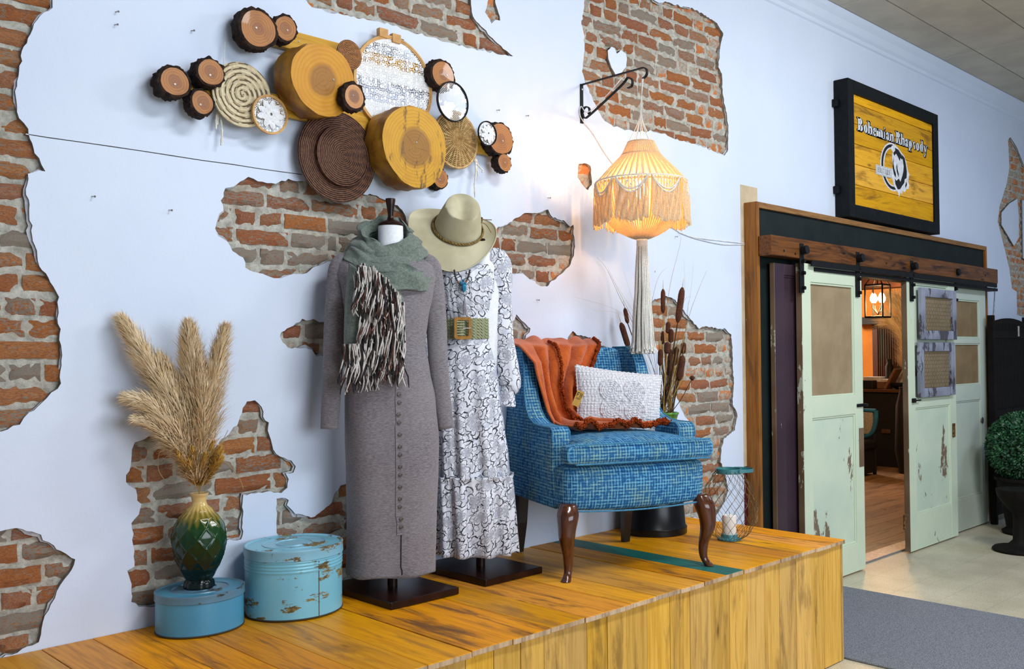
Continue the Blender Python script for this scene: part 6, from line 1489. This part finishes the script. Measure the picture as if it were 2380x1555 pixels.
M_kraft = plain('kraft_paper', (.34, .255, .15), .75, (.28, .205, .115), 4, .35, bd=.02); M_kraft2 = plain('darker_kraft_paper', (.26, .18, .085), .6, (.20, .13, .06), 4, .3, bd=.02)
def door(nm, label, x0, x1, z0, z1, yf, sw, rails, panels, mat, matp, th=.045):
    # rails: list of (zlow, zhigh); panels: list of (zlow, zhigh, material, inset)
    r = empty(nm, ((x0+x1)/2, yf, z0)); tag(r, label, kind='structure')
    for a, b, e in ((x0, x0+sw, -1), (x1-sw, x1, 1)):
        m = MB(); m.box((a, yf, z0), (b, yf+th, z1), bev=.0025); 
        cen = [sum((m.v[k] for k in f), Vector())/len(f) for f in m.f]; m.m = [1 if (abs(c.x-(x0 if e < 0 else x1)) < .003) else 0 for c in cen]
        m.build('stile', [mat, M_edgew], r)
    for a, b in rails: MB().box((x0+sw, yf+.001, a), (x1-sw, yf+th-.001, b), bev=.002).build('door_rail', mat, r)
    for a, b, pm, ins_ in panels:
        MB().box((x0+sw, yf+ins_, a), (x1-sw, yf+ins_+.010, b)).build('panel' if pm is matp else 'paper_covered_pane', pm, r)
        for (p, q) in (((x0+sw, a), (x0+sw+.014, b)), ((x1-sw-.014, a), (x1-sw, b)), ((x0+sw+.014, b-.014), (x1-sw-.014, b)), ((x0+sw+.014, a), (x1-sw-.014, a+.014))):
            MB().box((p[0], yf+.008, p[1]), (q[0], yf+ins_, q[1]), bev=.003).build('bead_moulding', mat, r)
    return r
DY = -.19
def dz(x, y, yy=DY): return W(x, y, yy).z
# left mint door
x0, x1 = (W(1863, 700, DY).x+W(1871, 1200, DY).x)/2, (W(2009, 640, DY).x+W(2005, 1300, DY).x)/2
zt_ = dz(1940, 620); d1 = door('door_1', 'pale mint sliding door with a tall kraft paper pane', x0, x1, .012, zt_, DY, .125, [(dz(1935, 660), zt_), (dz(1930, 968), dz(1930, 922)), (.012, .22)], [(dz(1930, 922), dz(1935, 660), M_kraft, .022), (.22, dz(1930, 968), M_mint2, .016)], M_mint, M_mint2)
for x_, y0, y1, wd in ((x1-.06, 995, 1085, .04), ):
    m = MB(); m.box((x_-.02, DY-.003, dz(2000, 1085)), (x_+.055, DY+.002, dz(2000, 995))); m.build('bare_mortise_patch', M_edgew, d1)
m = MB(); p = W(1998, 942, DY); m.box((p.x-.05, DY-.012, p.z-.012), (p.x+.09, DY-.002, p.z+.012), bev=.003); m.tube([p+Vector((.05, -.01, 0)), p+Vector((.05, -.04, 0))], .012, 10); m.build('latch', M_blackm, d1)
# plum door behind, seen at the left
xa, xb = W(1806, 900, -.15).x, x0+.18
d2 = door('door_2', 'plum painted door slid behind the left mint door', xa, xb, .012, dz(1830, 614, -.14), -.14, .13, [(dz(1830, 640, -.14), dz(1830, 614, -.14)), (.012, .2)], [(.2, dz(1830, 640, -.14), M_purp, .015)], M_purp, M_purp, .035)
# right mint door
x2, x3 = (W(2114, 660, DY).x+W(2109, 1270, DY).x)/2, W(2222, 900, DY).x
zt2_ = dz(2165, 650); d3 = door('door_3', 'pale mint sliding door carrying two small window sashes', x2, x3, .012, zt2_, DY, .14, [(dz(2165, 662), zt2_), (dz(2160, 945), dz(2160, 925)), (.012, .30)], [(dz(2160, 925), dz(2165, 662), M_mint2, .02), (.30, dz(2160, 945), M_mint2, .016)], M_mint, M_mint2)
m = MB(); p = W(2121, 931, DY); m.box((p.x-.02, DY-.02, p.z-.018), (p.x+.03, DY-.002, p.z+.018), bev=.004); m.tube([p+Vector((-.02, -.02, 0)), p+Vector((.1, -.025, .0))], .006, 8); m.build('latch', M_blackm, d3)
for y_, xx in ((1213, 2102), (1000, 2216)):
    p = W(xx, y_, DY-.002); m = MB(); m.box((p.x-.02, DY-.006, p.z-.06), (p.x+.035, DY-.001, p.z+.06), bev=.002); m.tube([p+Vector((-.02, -.008, -.06)), p+Vector((-.02, -.008, .06))], .007, 8); m.build('rusty_hinge', plain('rusty_brass', (.30, .16, .04), .6, (.05, .02, .01), 60, .4, metal=.4), d3)
# rightmost door
DY2 = -.135
x4, x5 = x3-.10, (W(2300, 700, DY2).x+W(2290, 1220, DY2).x)/2
zt3 = dz(2260, 662, DY2); d4 = door('door_4', 'greenish white sliding door with two papered panes and a lower panel', x4, x5, .012, zt3, DY2, .155, [(dz(2255, 698, DY2), zt3), (dz(2255, 798, DY2), dz(2255, 786, DY2)), (dz(2255, 930, DY2), dz(2250, 895, DY2)), (.012, .30)], [(dz(2255, 786, DY2), dz(2255, 698, DY2), M_kraft2, .02), (dz(2250, 895, DY2), dz(2255, 798, DY2), M_kraft2, .02), (.30, dz(2255, 930, DY2), M_ivory, .016)], M_ivory, M_ivory, .04)
p = W(2283, 977, DY2); m = MB(); m.tube([p+Vector((0, .002, 0)), p-Vector((0, .004, 0))], [.03, .03], 16); m.build('finger_pull', M_hole, d4)
# hangers
for (x, y0, y1, yy, lbl) in ((1872, 565, 680, DY, 'black strap hanger at the left edge of the left mint door'), (2002, 585, 690, DY, 'black strap hanger at the right edge of the left mint door'), (2127, 605, 700, DY, 'black strap hanger at the left edge of the right mint door'), (2226, 620, 705, DY2-.03, 'black strap hanger where the two right doors meet')):
    p0, p1 = W(x, y0, yy-.04), W(x, y1, yy-.04); r = thing('strap_hanger', (p0.x, yy, p1.z), lbl, 'door hanger', 'strap hangers on the sliding doors')
    xx = p0.x; MB().box((xx-.028, yy-.014, p1.z), (xx+.028, yy-.002, p0.z), bev=.003).build('strap', M_blackm, r)
    m = MB(); m.tube([(xx, yy-.055, p0.z-.045), (xx, yy-.016, p0.z-.05)], .030, 20); m.build('wheel', M_blackm, r, smooth=40)
    for q in (.12, .5, .8): z = lerp(p1.z, p0.z, q*.8); m = MB(); m.tube([(xx, yy-.036, z), (xx, yy-.012, z)], .013, 8); m.build('bolt', M_blackm, r)
# two old window sashes hung on the right mint door
M_dist = m_paint('whitewashed_grey_wood', (.34, .36, .46), (.18, .19, .25), (.05, .045, .055), .54, True, 6)
M_wirem = M_blackm
for (px0, px1, ya, yb, yc, yd, lbl) in ((2143, 2224, 662, 682, 786, 792, 'upper whitewashed window sash with chicken wire on the mint door'), (2140, 2221, 792, 800, 920, 922, 'lower whitewashed window sash with chicken wire on the mint door')):
    yy = DY-.035; a, b = W(px0, (ya+yc)/2, yy).x, W(px1, (yb+yd)/2, yy).x; zt_s = (dz(px0, ya, yy)+dz(px1, yb, yy))/2; zb_s = (dz(px0, yc, yy)+dz(px1, yd, yy))/2
    r = thing('old_window_sash', ((a+b)/2, yy, zb_s), lbl, 'window sash', 'window sashes on the mint door'); k = .074
    for p, q in (((a, zb_s), (a+k, zt_s)), ((b-k, zb_s), (b, zt_s)), ((a+k, zt_s-k), (b-k, zt_s)), ((a+k, zb_s), (b-k, zb_s+k))): MB().box((p[0], yy, p[1]), (q[0], DY-.002, q[1]), bev=.004).build('sash_bar', M_dist, r)
    MB().box((a+k, DY-.006, zb_s+k), (b-k, DY-.002, zt_s-k)).build('kraft_backing', M_kraft, r)
    m = MB(); s = .032
    for i in range(int((b-a-2*k)/s)+1):
        for j in range(int((zt_s-zb_s-2*k)/s)+1):
            x_, z_ = a+k+i*s+(s/2 if j % 2 else 0), zb_s+k+j*s; 
            if x_+s/2 > b-k or z_+s > zt_s-k: continue
            m.tube([(x_, yy+.015, z_), (x_+s/2, yy+.015, z_+s*.3), (x_+s/2, yy+.015, z_+s)], .0012, 3, cap=False); m.tube([(x_, yy+.015, z_), (x_-s/2, yy+.015, z_+s*.3)], .0012, 3, cap=False)
    m.build('chicken_wire', M_wirem, r, fix=False)['kind'] = 'stuff'
tag(MB().box((OPEN[0], -.10, .001), (OPEN[1], .05, .014), bev=.003).build('trim_2', plain('aluminium_threshold', (.45, .45, .5), .35, (.3, .3, .33), 40, .2, metal=.6)), 'metal threshold strip in the doorway', kind='structure')
# ------------------------------------------------------------ room beyond the doors
M_or = plain('orange_wall', (.62, .22, .025), .8, (.55, .18, .02), 3, .1); M_or2 = plain('reddish_ceiling_board', (.10, .028, .012), .6, (.06, .016, .008), 6, .1)
M_bf = wood('grey_brown_floorboard', (.32, .19, .105), (.17, .095, .05), 'x', .45, (.08, .045, .025), .7)
RY1, RX0, RX1, RZ = 7.5, 4.0, 17.0, 3.5
fl = tag(empty('floor_2', (10, 3, 0)), 'grey-brown plank floor of the room beyond', kind='structure')
yv = .055; k = 0
while yv < 5.2:
    x = 5.5-(k % 3)*.7
    while x < 16.9:
        MB().box((x+.002, yv+.0015, -.03), (min(x+2.4, 17.0)-.002, yv+.18-.0015, .0), bev=0).build('floorboard', M_bf, fl); x += 2.4
    yv += .18; k += 1
tag(MB().box((RX1, .34, 0), (RX1+.1, RY1, RZ)).build('wall_far', M_or), 'orange far wall of the room beyond', kind='structure')
tag(MB().box((RX0, RY1, 0), (RX1+.1, RY1+.1, RZ)).build('wall_side', M_or), 'orange side wall of the room beyond', kind='structure')
tag(MB().box((RX0-.1, .36, 0), (RX0, RY1, RZ)).build('wall_near', M_or), 'orange near wall of the room beyond', kind='structure')
c2 = tag(empty('ceiling_2', (10, 3, RZ)), 'reddish board ceiling of the room beyond', kind='structure')
for k in range(30):
    MB().box((RX0, .34+k*.25+.003, RZ), (RX1, .34+(k+1)*.25-.003, RZ+.03)).build('ceiling_board', M_or2, c2)
# reddish soffit beam
p = XX(2055, 640, 12.5); 
sb = tag(MB().box((11.6, .36, XX(2055, 668, 11.6).z), (11.9, RY1-.02, RZ-.005)).build('trim_3', M_or2), 'reddish wooden header across the far room', kind='structure')
# dark counter
cx_ = Z(2060, 1085, 0).x; cz_ = XX(2055, 905, cx_).z
M_cnt = plain('black_counter', (.006, .005, .005), .6, (.01, .008, .008), 10, .1)
cn = thing('counter', (cx_+.4, 3, 0), 'long black counter cluttered with papers in the far room', 'counter')
MB().box((cx_, 1.2, 0), (cx_+.7, 5.2, cz_-.04)).build('counter_body', M_cnt, cn); MB().box((cx_-.05, 1.15, cz_-.04), (cx_+.75, 5.25, cz_), bev=.005).build('counter_top', wood('brown_counter_top', (.12, .05, .02), (.06, .02, .01), 'y', .4, hue=False), cn)
for k in range(12):
    y_ = 2.2+k*.22; MB().box((cx_-.03, y_, cz_-.62), (cx_-.002, y_+.13, cz_-.56), bev=.01).build('carved_block', plain('worn_brown_block', (.10, .05, .025), .6), cn)
M_pap = plain('white_paper', (.75, .74, .70), .7, (.6, .58, .55), 20, .1); M_brb = plain('brown_box', (.22, .10, .04), .7)
def cobj(nm, px, py, w_, h_, d_, mat, lbl, cat, rx=0, grp=None, dx=.25):
    p = XX(px, py, cx_+dx); p.z = cz_+.002; m = MB(); m.box((p.x, p.y-w_/2, p.z), (p.x+d_, p.y+w_/2, p.z+h_), bev=.006, rot=Matrix.Rotation(rx, 3, 'X') if rx else None)
    if rx:
        zmin = min(v.z for v in m.v); m.xf(lambda v: v+Vector((0, 0, p.z-zmin)))
    tag(m.build(nm, mat), lbl, cat, grp)
cobj('stack_of_papers', 2026, 900, .26, .16, .25, M_pap, 'stack of papers and folders at the left of the far counter', 'papers', dx=.42)
cobj('wooden_crate', 2036, 900, .24, .10, .12, M_brb, 'brown wooden box in front of the papers on the far counter', 'box', dx=.20)
cobj('black_telephone', 2012, 902, .20, .12, .15, M_cnt, 'small black device at the left edge of the far counter', 'telephone', dx=.02)
cobj('picture_frame', 2068, 900, .035, .32, .22, M_brb, 'leaning brown picture frame on the far counter', 'picture frame', rx=.5, dx=.03)
cobj('card_box', 2056, 900, .16, .13, .2, M_pap, 'open white carton on the far counter left of the frame', 'carton', dx=.38)
cobj('printer', 2103, 898, .24, .26, .2, M_pap, 'white machine at the right end of the far counter', 'printer', dx=.45)
for px, hh, rad in ((2068, .42, .06), (2087, .36, .06)):
    p = XX(px, 895, cx_+.62); m = MB(); m.lathe([(rad*.7, 0), (rad, .02), (rad, hh*.75), (rad*.6, hh*.85), (rad*.65, hh), (.001, hh)], (p.x, p.y, cz_+.002), 16); tag(m.build('dark_jar', M_cnt if px < 2080 else plain('smoked_glass', (.08, .05, .04), .2), smooth=40), 'tall dark jar on the far counter' if px < 2080 else 'smoky brown vase right of the dark jar on the far counter', 'jar')
p = XX(2090, 898, cx_+.2); m = MB(); m.lathe([(.05, 0), (.12, .05), (.13, .09), (.12, .09), (.001, .03)], (p.x, p.y, cz_+.002), 20); tag(m.build('dark_bowl', M_cnt, smooth=40), 'dark bowl at the front of the far counter', 'bowl')
# panels on the far wall
xw = RX1
def farbox(nm, pxa, pxb, pya, pyb, mat, lbl=None, cat=None, th=.05, parent=None, off=0):
    a, b = XX(pxa, pya, xw-th-off), XX(pxb, pyb, xw-th-off); y0_, y1_ = sorted((a.y, b.y)); z0_, z1_ = sorted((a.z, b.z)); o = MB().box((xw-th-off, y0_, z0_), (xw-.003-off, y1_, z1_)).build(nm, mat, parent)
    return tag(o, lbl, cat) if lbl else o
farbox('wall_shelf', 1985, 2075, 738, 752, M_cnt, 'dark shelf board on the orange wall of the far room', 'shelf', .25)
farbox('brown_panel', 2027, 2041, 754, 905, plain('dark_brown_panel', (.08, .025, .012), .5), 'narrow dark brown board on the far orange wall', 'panel', .04)
cg = thing('corrugated_panel', XX(2080, 880, xw-.06), 'rusty corrugated metal sheet on the far wall behind the counter', 'metal sheet')
a, b = XX(2042, 752, xw-.06), XX(2125, 905, xw-.06); y0_, y1_ = sorted((a.y, b.y)); m = MB(); n = 150; rg = []
for i in range(n+1): 
    y_ = lerp(y0_, y1_, i/n); rg.append([Vector((xw-.06+.018*math.sin(i*2*PI/10), y_, z)) for z in (b.z-.4, a.z)])
m.loft(rg, closed=False); t = NT('rusty_corrugated_iron'); nz = t.noise(t.co(scale=(1, 1, .4)), 2.5, 5); m.build('sheet', t.out(t.mix(t.ss(nz, .4, .6), (.10, .035, .018), (.10, .09, .07)), .5, metal=.2), cg, smooth=60)
# lantern pendant
px_ = XX(2040, 700, 11.0); Lh = thing('pendant_lantern', px_, 'lit black cage pendant lantern in the far room', 'pendant lamp')
hw = .105; hh = .19; m = MB()
for sx_ in (-1, 1):
    for sy_ in (-1, 1): m.tube([px_+Vector((sx_*hw, sy_*hw, -hh)), px_+Vector((sx_*hw, sy_*hw, hh))], .010, 6)
m.build('cage_posts', M_blackm, Lh)
for z in (-hh, hh):
    m = MB(); c_ = [(hw, hw), (-hw, hw), (-hw, -hw), (hw, -hw), (hw, hw)]; m.tube([px_+Vector((a, b, z)) for a, b in c_], .012, 6); m.build('cage_ring', M_blackm, Lh)
m = MB(); m.tube([px_+Vector((0, 0, hh)), Vector((px_.x, px_.y, RZ-.01))], .008, 6)
for sx_ in (-1, 1):
    for sy_ in (-1, 1): m.tube([px_+Vector((sx_*hw, sy_*hw, hh)), px_+Vector((0, 0, hh+.2))], .007, 5)
m.build('suspension_rod', M_blackm, Lh)
t = NT('lantern_bulb'); t.set(t.b.inputs['Emission Color'], (1, .68, .35)); t.b.inputs['Emission Strength'].default_value = 14; M_lb = t.out((1, .8, .6), .3)
for s_ in (-1, 1):
    for q_ in (-1, 1):
        p = px_+Vector((s_*.03, q_*.05, .03)); m = MB(); m.lathe([(.01, -.05), (.028, -.02), (.03, .01), (.015, .05), (.001, .07)], p, 12); m.build('bulb', M_lb, Lh, smooth=80)
        m = MB(); m.tube([p+Vector((0, 0, -.08)), p+Vector((0, 0, -.11)), px_+Vector((0, 0, -.16))], .006, 6); m.build('candle_arm', M_blackm, Lh)
point('lantern_light', (px_.x, px_.y, px_.z-.05), 90, (1, .62, .28), .12)
point('far_room_fill', (14.2, 5.4, 3.2), 520, (1, .84, .68), .4)  # added fill with no visible fixture, brightens the dark far room
# far pampas
fvv2 = Vector((-1, 0, 0)); pp = thing('far_pampas', XX(2100, 880, 12.6), 'golden pampas arrangement beside the counter in the far room', 'dried flowers')
rr = random.Random(9)
for path in ([(2103, 860), (2106, 790), (2095, 730), (2068, 692)], [(2103, 860), (2107, 780), (2100, 720), (2080, 690)], [(2103, 860), (2104, 800), (2088, 760), (2062, 745)], [(2103, 860), (2108, 780), (2110, 740), (2106, 700)], [(2103, 860), (2100, 800), (2080, 755), (2070, 740)]):
    sp = spline([XX(x, y, 12.6) for x, y in path], 30); vs = []; fs = []
    for i in range(1500):
        k = rr.random()*29; a = int(k); p = sp[a].lerp(sp[a+1], k-a); tg = (sp[a+1]-sp[a]).normalized(); sd = Vector((rr.gauss(0, 1), rr.gauss(0, 1), rr.gauss(0, 1))).normalized(); d = (tg*.8+sd*.6).normalized(); L = rr.uniform(.12, .32); w_ = sd.cross(d).normalized()*.004
        b_ = len(vs); vs += [p-w_, p+w_, p+d*L+Vector((0, 0, -.05))]; fs.append((b_, b_+1, b_+2))
    m = MB(); m.add(vs, fs); m.build('plume', M_pamp, pp, fix=False)
p = XX(2103, 880, 12.6); m = MB(); m.lathe([(.09, 0), (.14, .3), (.12, .9), (.07, 1.1), (.08, 1.15)], (p.x, p.y, .002), 20); m.build('tall_vase', M_cnt, pp, smooth=50)
# blue chair by the counter
M_bc = plain('bright_blue_wood', (.03, .19, .36), .4, (.02, .14, .30), 10, .05); M_uph = plain('cream_upholstery', (.45, .40, .34), .8, (.3, .27, .25), 60, .2)
xc = cx_-.9; a = XX(2036, 955, xc); b = XX(2030, 1010, xc); bc = thing('blue_chair', (xc-.2, a.y+.25, 0), 'bright blue framed chair partly hidden behind the left mint door', 'chair')
m = MB(); pts = [Vector((xc, a.y, a.z)), Vector((xc, a.y+.01, (a.z+b.z)/2)), Vector((xc, b.y+.04, b.z)), Vector((xc, b.y+.2, b.z-.04)), Vector((xc, b.y+.5, b.z-.04)), Vector((xc, b.y+.56, a.z))]; m.tube(spline(pts, 24), .032, 8); m.tube([pts[0], Vector((xc, a.y+.56, a.z))], .028, 8); m.build('back_frame', M_bc, bc, smooth=60)
MB().box((xc-.02, a.y+.04, b.z), (xc+.02, a.y+.53, a.z-.02), bev=.01).build('back_pad', M_uph, bc)
MB().box((xc-.42, a.y+.0, .34), (xc+.02, a.y+.56, .46), bev=.03).build('seat', M_cnt, bc); 
for dx in (-.38, .0):
    for dy in (.03, .53): MB().tube([(xc+dx, a.y+dy, .002), (xc+dx, a.y+dy, b.z if dx == 0 else .35)], .025, 8).build('leg', M_cnt, bc)
MB().box((xc-.40, a.y+.02, .03), (xc-.0, a.y+.54, .34), bev=.01).build('skirt', M_cnt, bc)
# ------------------------------------------------------------ right of the doors
sx_ = fx1+.12
sc_r = thing('folding_screen', (sx_+1, -.22, 0), 'tall dark slatted folding screen with arched top behind the boxwood ball', 'folding screen')
M_scr = plain('near_black_wood', (.006, .005, .005), .7, (.010, .008, .007), 20, .2, spec=.12)
st_ = W(2330, 738, -.25).z
for pnl in range(2):
    xa = W(2303, 900, -.2).x+.02+pnl*1.0; wd = .98; n = 24; yb_ = -.20-(.0 if pnl == 0 else .0)
    for i in range(n):
        u = (i+.5)/n; zt_ = st_+.05*math.sin(PI*u)-.05; x_ = xa+wd*i/n
        MB().box((x_+.002, yb_-.012, .08), (x_+wd/n-.004, yb_+.012, zt_), bev=0).build('vertical_slat', M_scr, sc_r)
    for z in (.2, 1.0, 1.75): MB().box((xa, yb_-.022, z), (xa+wd, yb_-.013, z+.07), bev=.003).build('cross_rail', M_scr, sc_r)
    for x_ in (xa-.01, xa+wd-.03): MB().box((x_, yb_-.03, .002), (x_+.04, yb_+.03, st_+.02), bev=.005).build('post', M_scr, sc_r)
m = MB(); p = W(2367, 770, -.26); m.tube([p-Vector((0, 0, .05)), p+Vector((0, 0, .05))], .012, 8); m.build('hinge', M_hole, sc_r)
# conduit, outlet box and grey cable
cb = thing('wall_outlet', W(2312, 1120, -.05), 'grey metal outlet box with conduit and plug right of the doors', 'outlet')
M_steel = plain('galvanised_steel', (.30, .33, .38), .4, (.2, .22, .26), 40, .1, metal=.6)
p = W(2302, 1130, -.05); MB().box((p.x-.09, -.10, p.z-.08), (p.x+.10, -.002, p.z+.08), bev=.006).build('outlet_box', M_steel, cb)
MB().box((p.x-.03, -.14, p.z-.05), (p.x+.03, -.10, p.z+.05), bev=.006).build('plug', M_steel, cb)
MB().tube([(p.x-.05, -.05, p.z-.5), (p.x-.05, -.05, p.z-.08)], .014, 10).build('conduit', M_steel, cb); MB().tube([(p.x-.05, -.05, p.z+.08), (p.x-.05, -.05, fz-.3)], .014, 10).build('conduit', M_steel, cb)
m = MB(); m.tube(spline([W(2314, 630, -.12), W(2310, 720, -.12), W(2303, 800, -.13), W(2302, 880, -.13), W(2309, 960, -.13), W(2301, 1040, -.13), W(2306, 1090, -.13), (p.x, -.15, p.z)], 40), .006, 6); m.build('cable', M_steel, cb, smooth=60)
# boxwood ball in black planter
BX = 9.35; q = H(2385, 1040, (BX, -1.0, 0), Vector((-.93, -.36, 0))); sq = scale_at(q); BR = 84/sq
bxw = thing('boxwood_ball', (q.x, q.y, .3), 'clipped boxwood ball on a black planter at the right edge', 'topiary')
M_leaf = plain('boxwood_leaf', (.022, .115, .045), .35, (.01, .05, .02), 8, 0, spec=.5, rnd=False); M_lf2 = plain('light_boxwood_leaf', (.07, .24, .09), .35, (.04, .15, .05), 8, 0)
for mat, cnt, nm in ((M_leaf, 9000, 'dark_foliage'), (M_lf2, 2600, 'light_foliage')):
    rr = random.Random(cnt); vs = []; fs = []
    for i in range(cnt):
        v = Vector((rr.gauss(0, 1), rr.gauss(0, 1), rr.gauss(0, 1))).normalized(); p = q+v*BR*rr.uniform(.90, 1.0); o = v.orthogonal().normalized(); o.rotate(Matrix.Rotation(rr.uniform(0, 6.28), 3, v)); o2 = v.cross(o); n_ = (v*rr.uniform(.2, .9)+o*.6).normalized(); L = rr.uniform(.010, .017); w_ = o2*L*.55
        b_ = len(vs); vs += [p, p+n_*L+w_, p+n_*L*2, p+n_*L-w_]; fs.append((b_, b_+1, b_+2, b_+3))
    m = MB(); m.add(vs, fs); m.build(nm, mat, bxw, fix=False)['kind'] = 'stuff'
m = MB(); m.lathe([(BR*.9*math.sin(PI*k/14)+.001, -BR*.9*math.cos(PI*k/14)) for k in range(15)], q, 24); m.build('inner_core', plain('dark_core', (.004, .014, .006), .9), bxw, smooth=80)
zpl = q.z-BR*.82; m = MB(); m.lathe([(.20, 0), (.21, .02), (.17, .05), (.20, zpl*.5), (.24, zpl-.04), (.26, zpl-.03), (.26, zpl), (.001, zpl-.01)], (q.x, q.y, .002), 36); m.build('planter', M_scr, bxw, smooth=50)
# black pedestal foot at the right edge
q2 = Z(2400, 1290, 0); pf = thing('black_pedestal', (q2.x+.1, q2.y+.1, 0), 'round black urn foot cut by the right edge of the picture', 'pedestal')
cxp, cyp = q2.x+.08, q2.y+.12
m = MB(); m.lathe([(.20, 0), (.205, .015), (.19, .03), (.09, .05), (.05, .09), (.045, .30), (.10, .36), (.16, .44), (.17, .50), (.001, .50)], (cxp, cyp, .002), 36); m.build('foot', M_scr, pf, smooth=50)
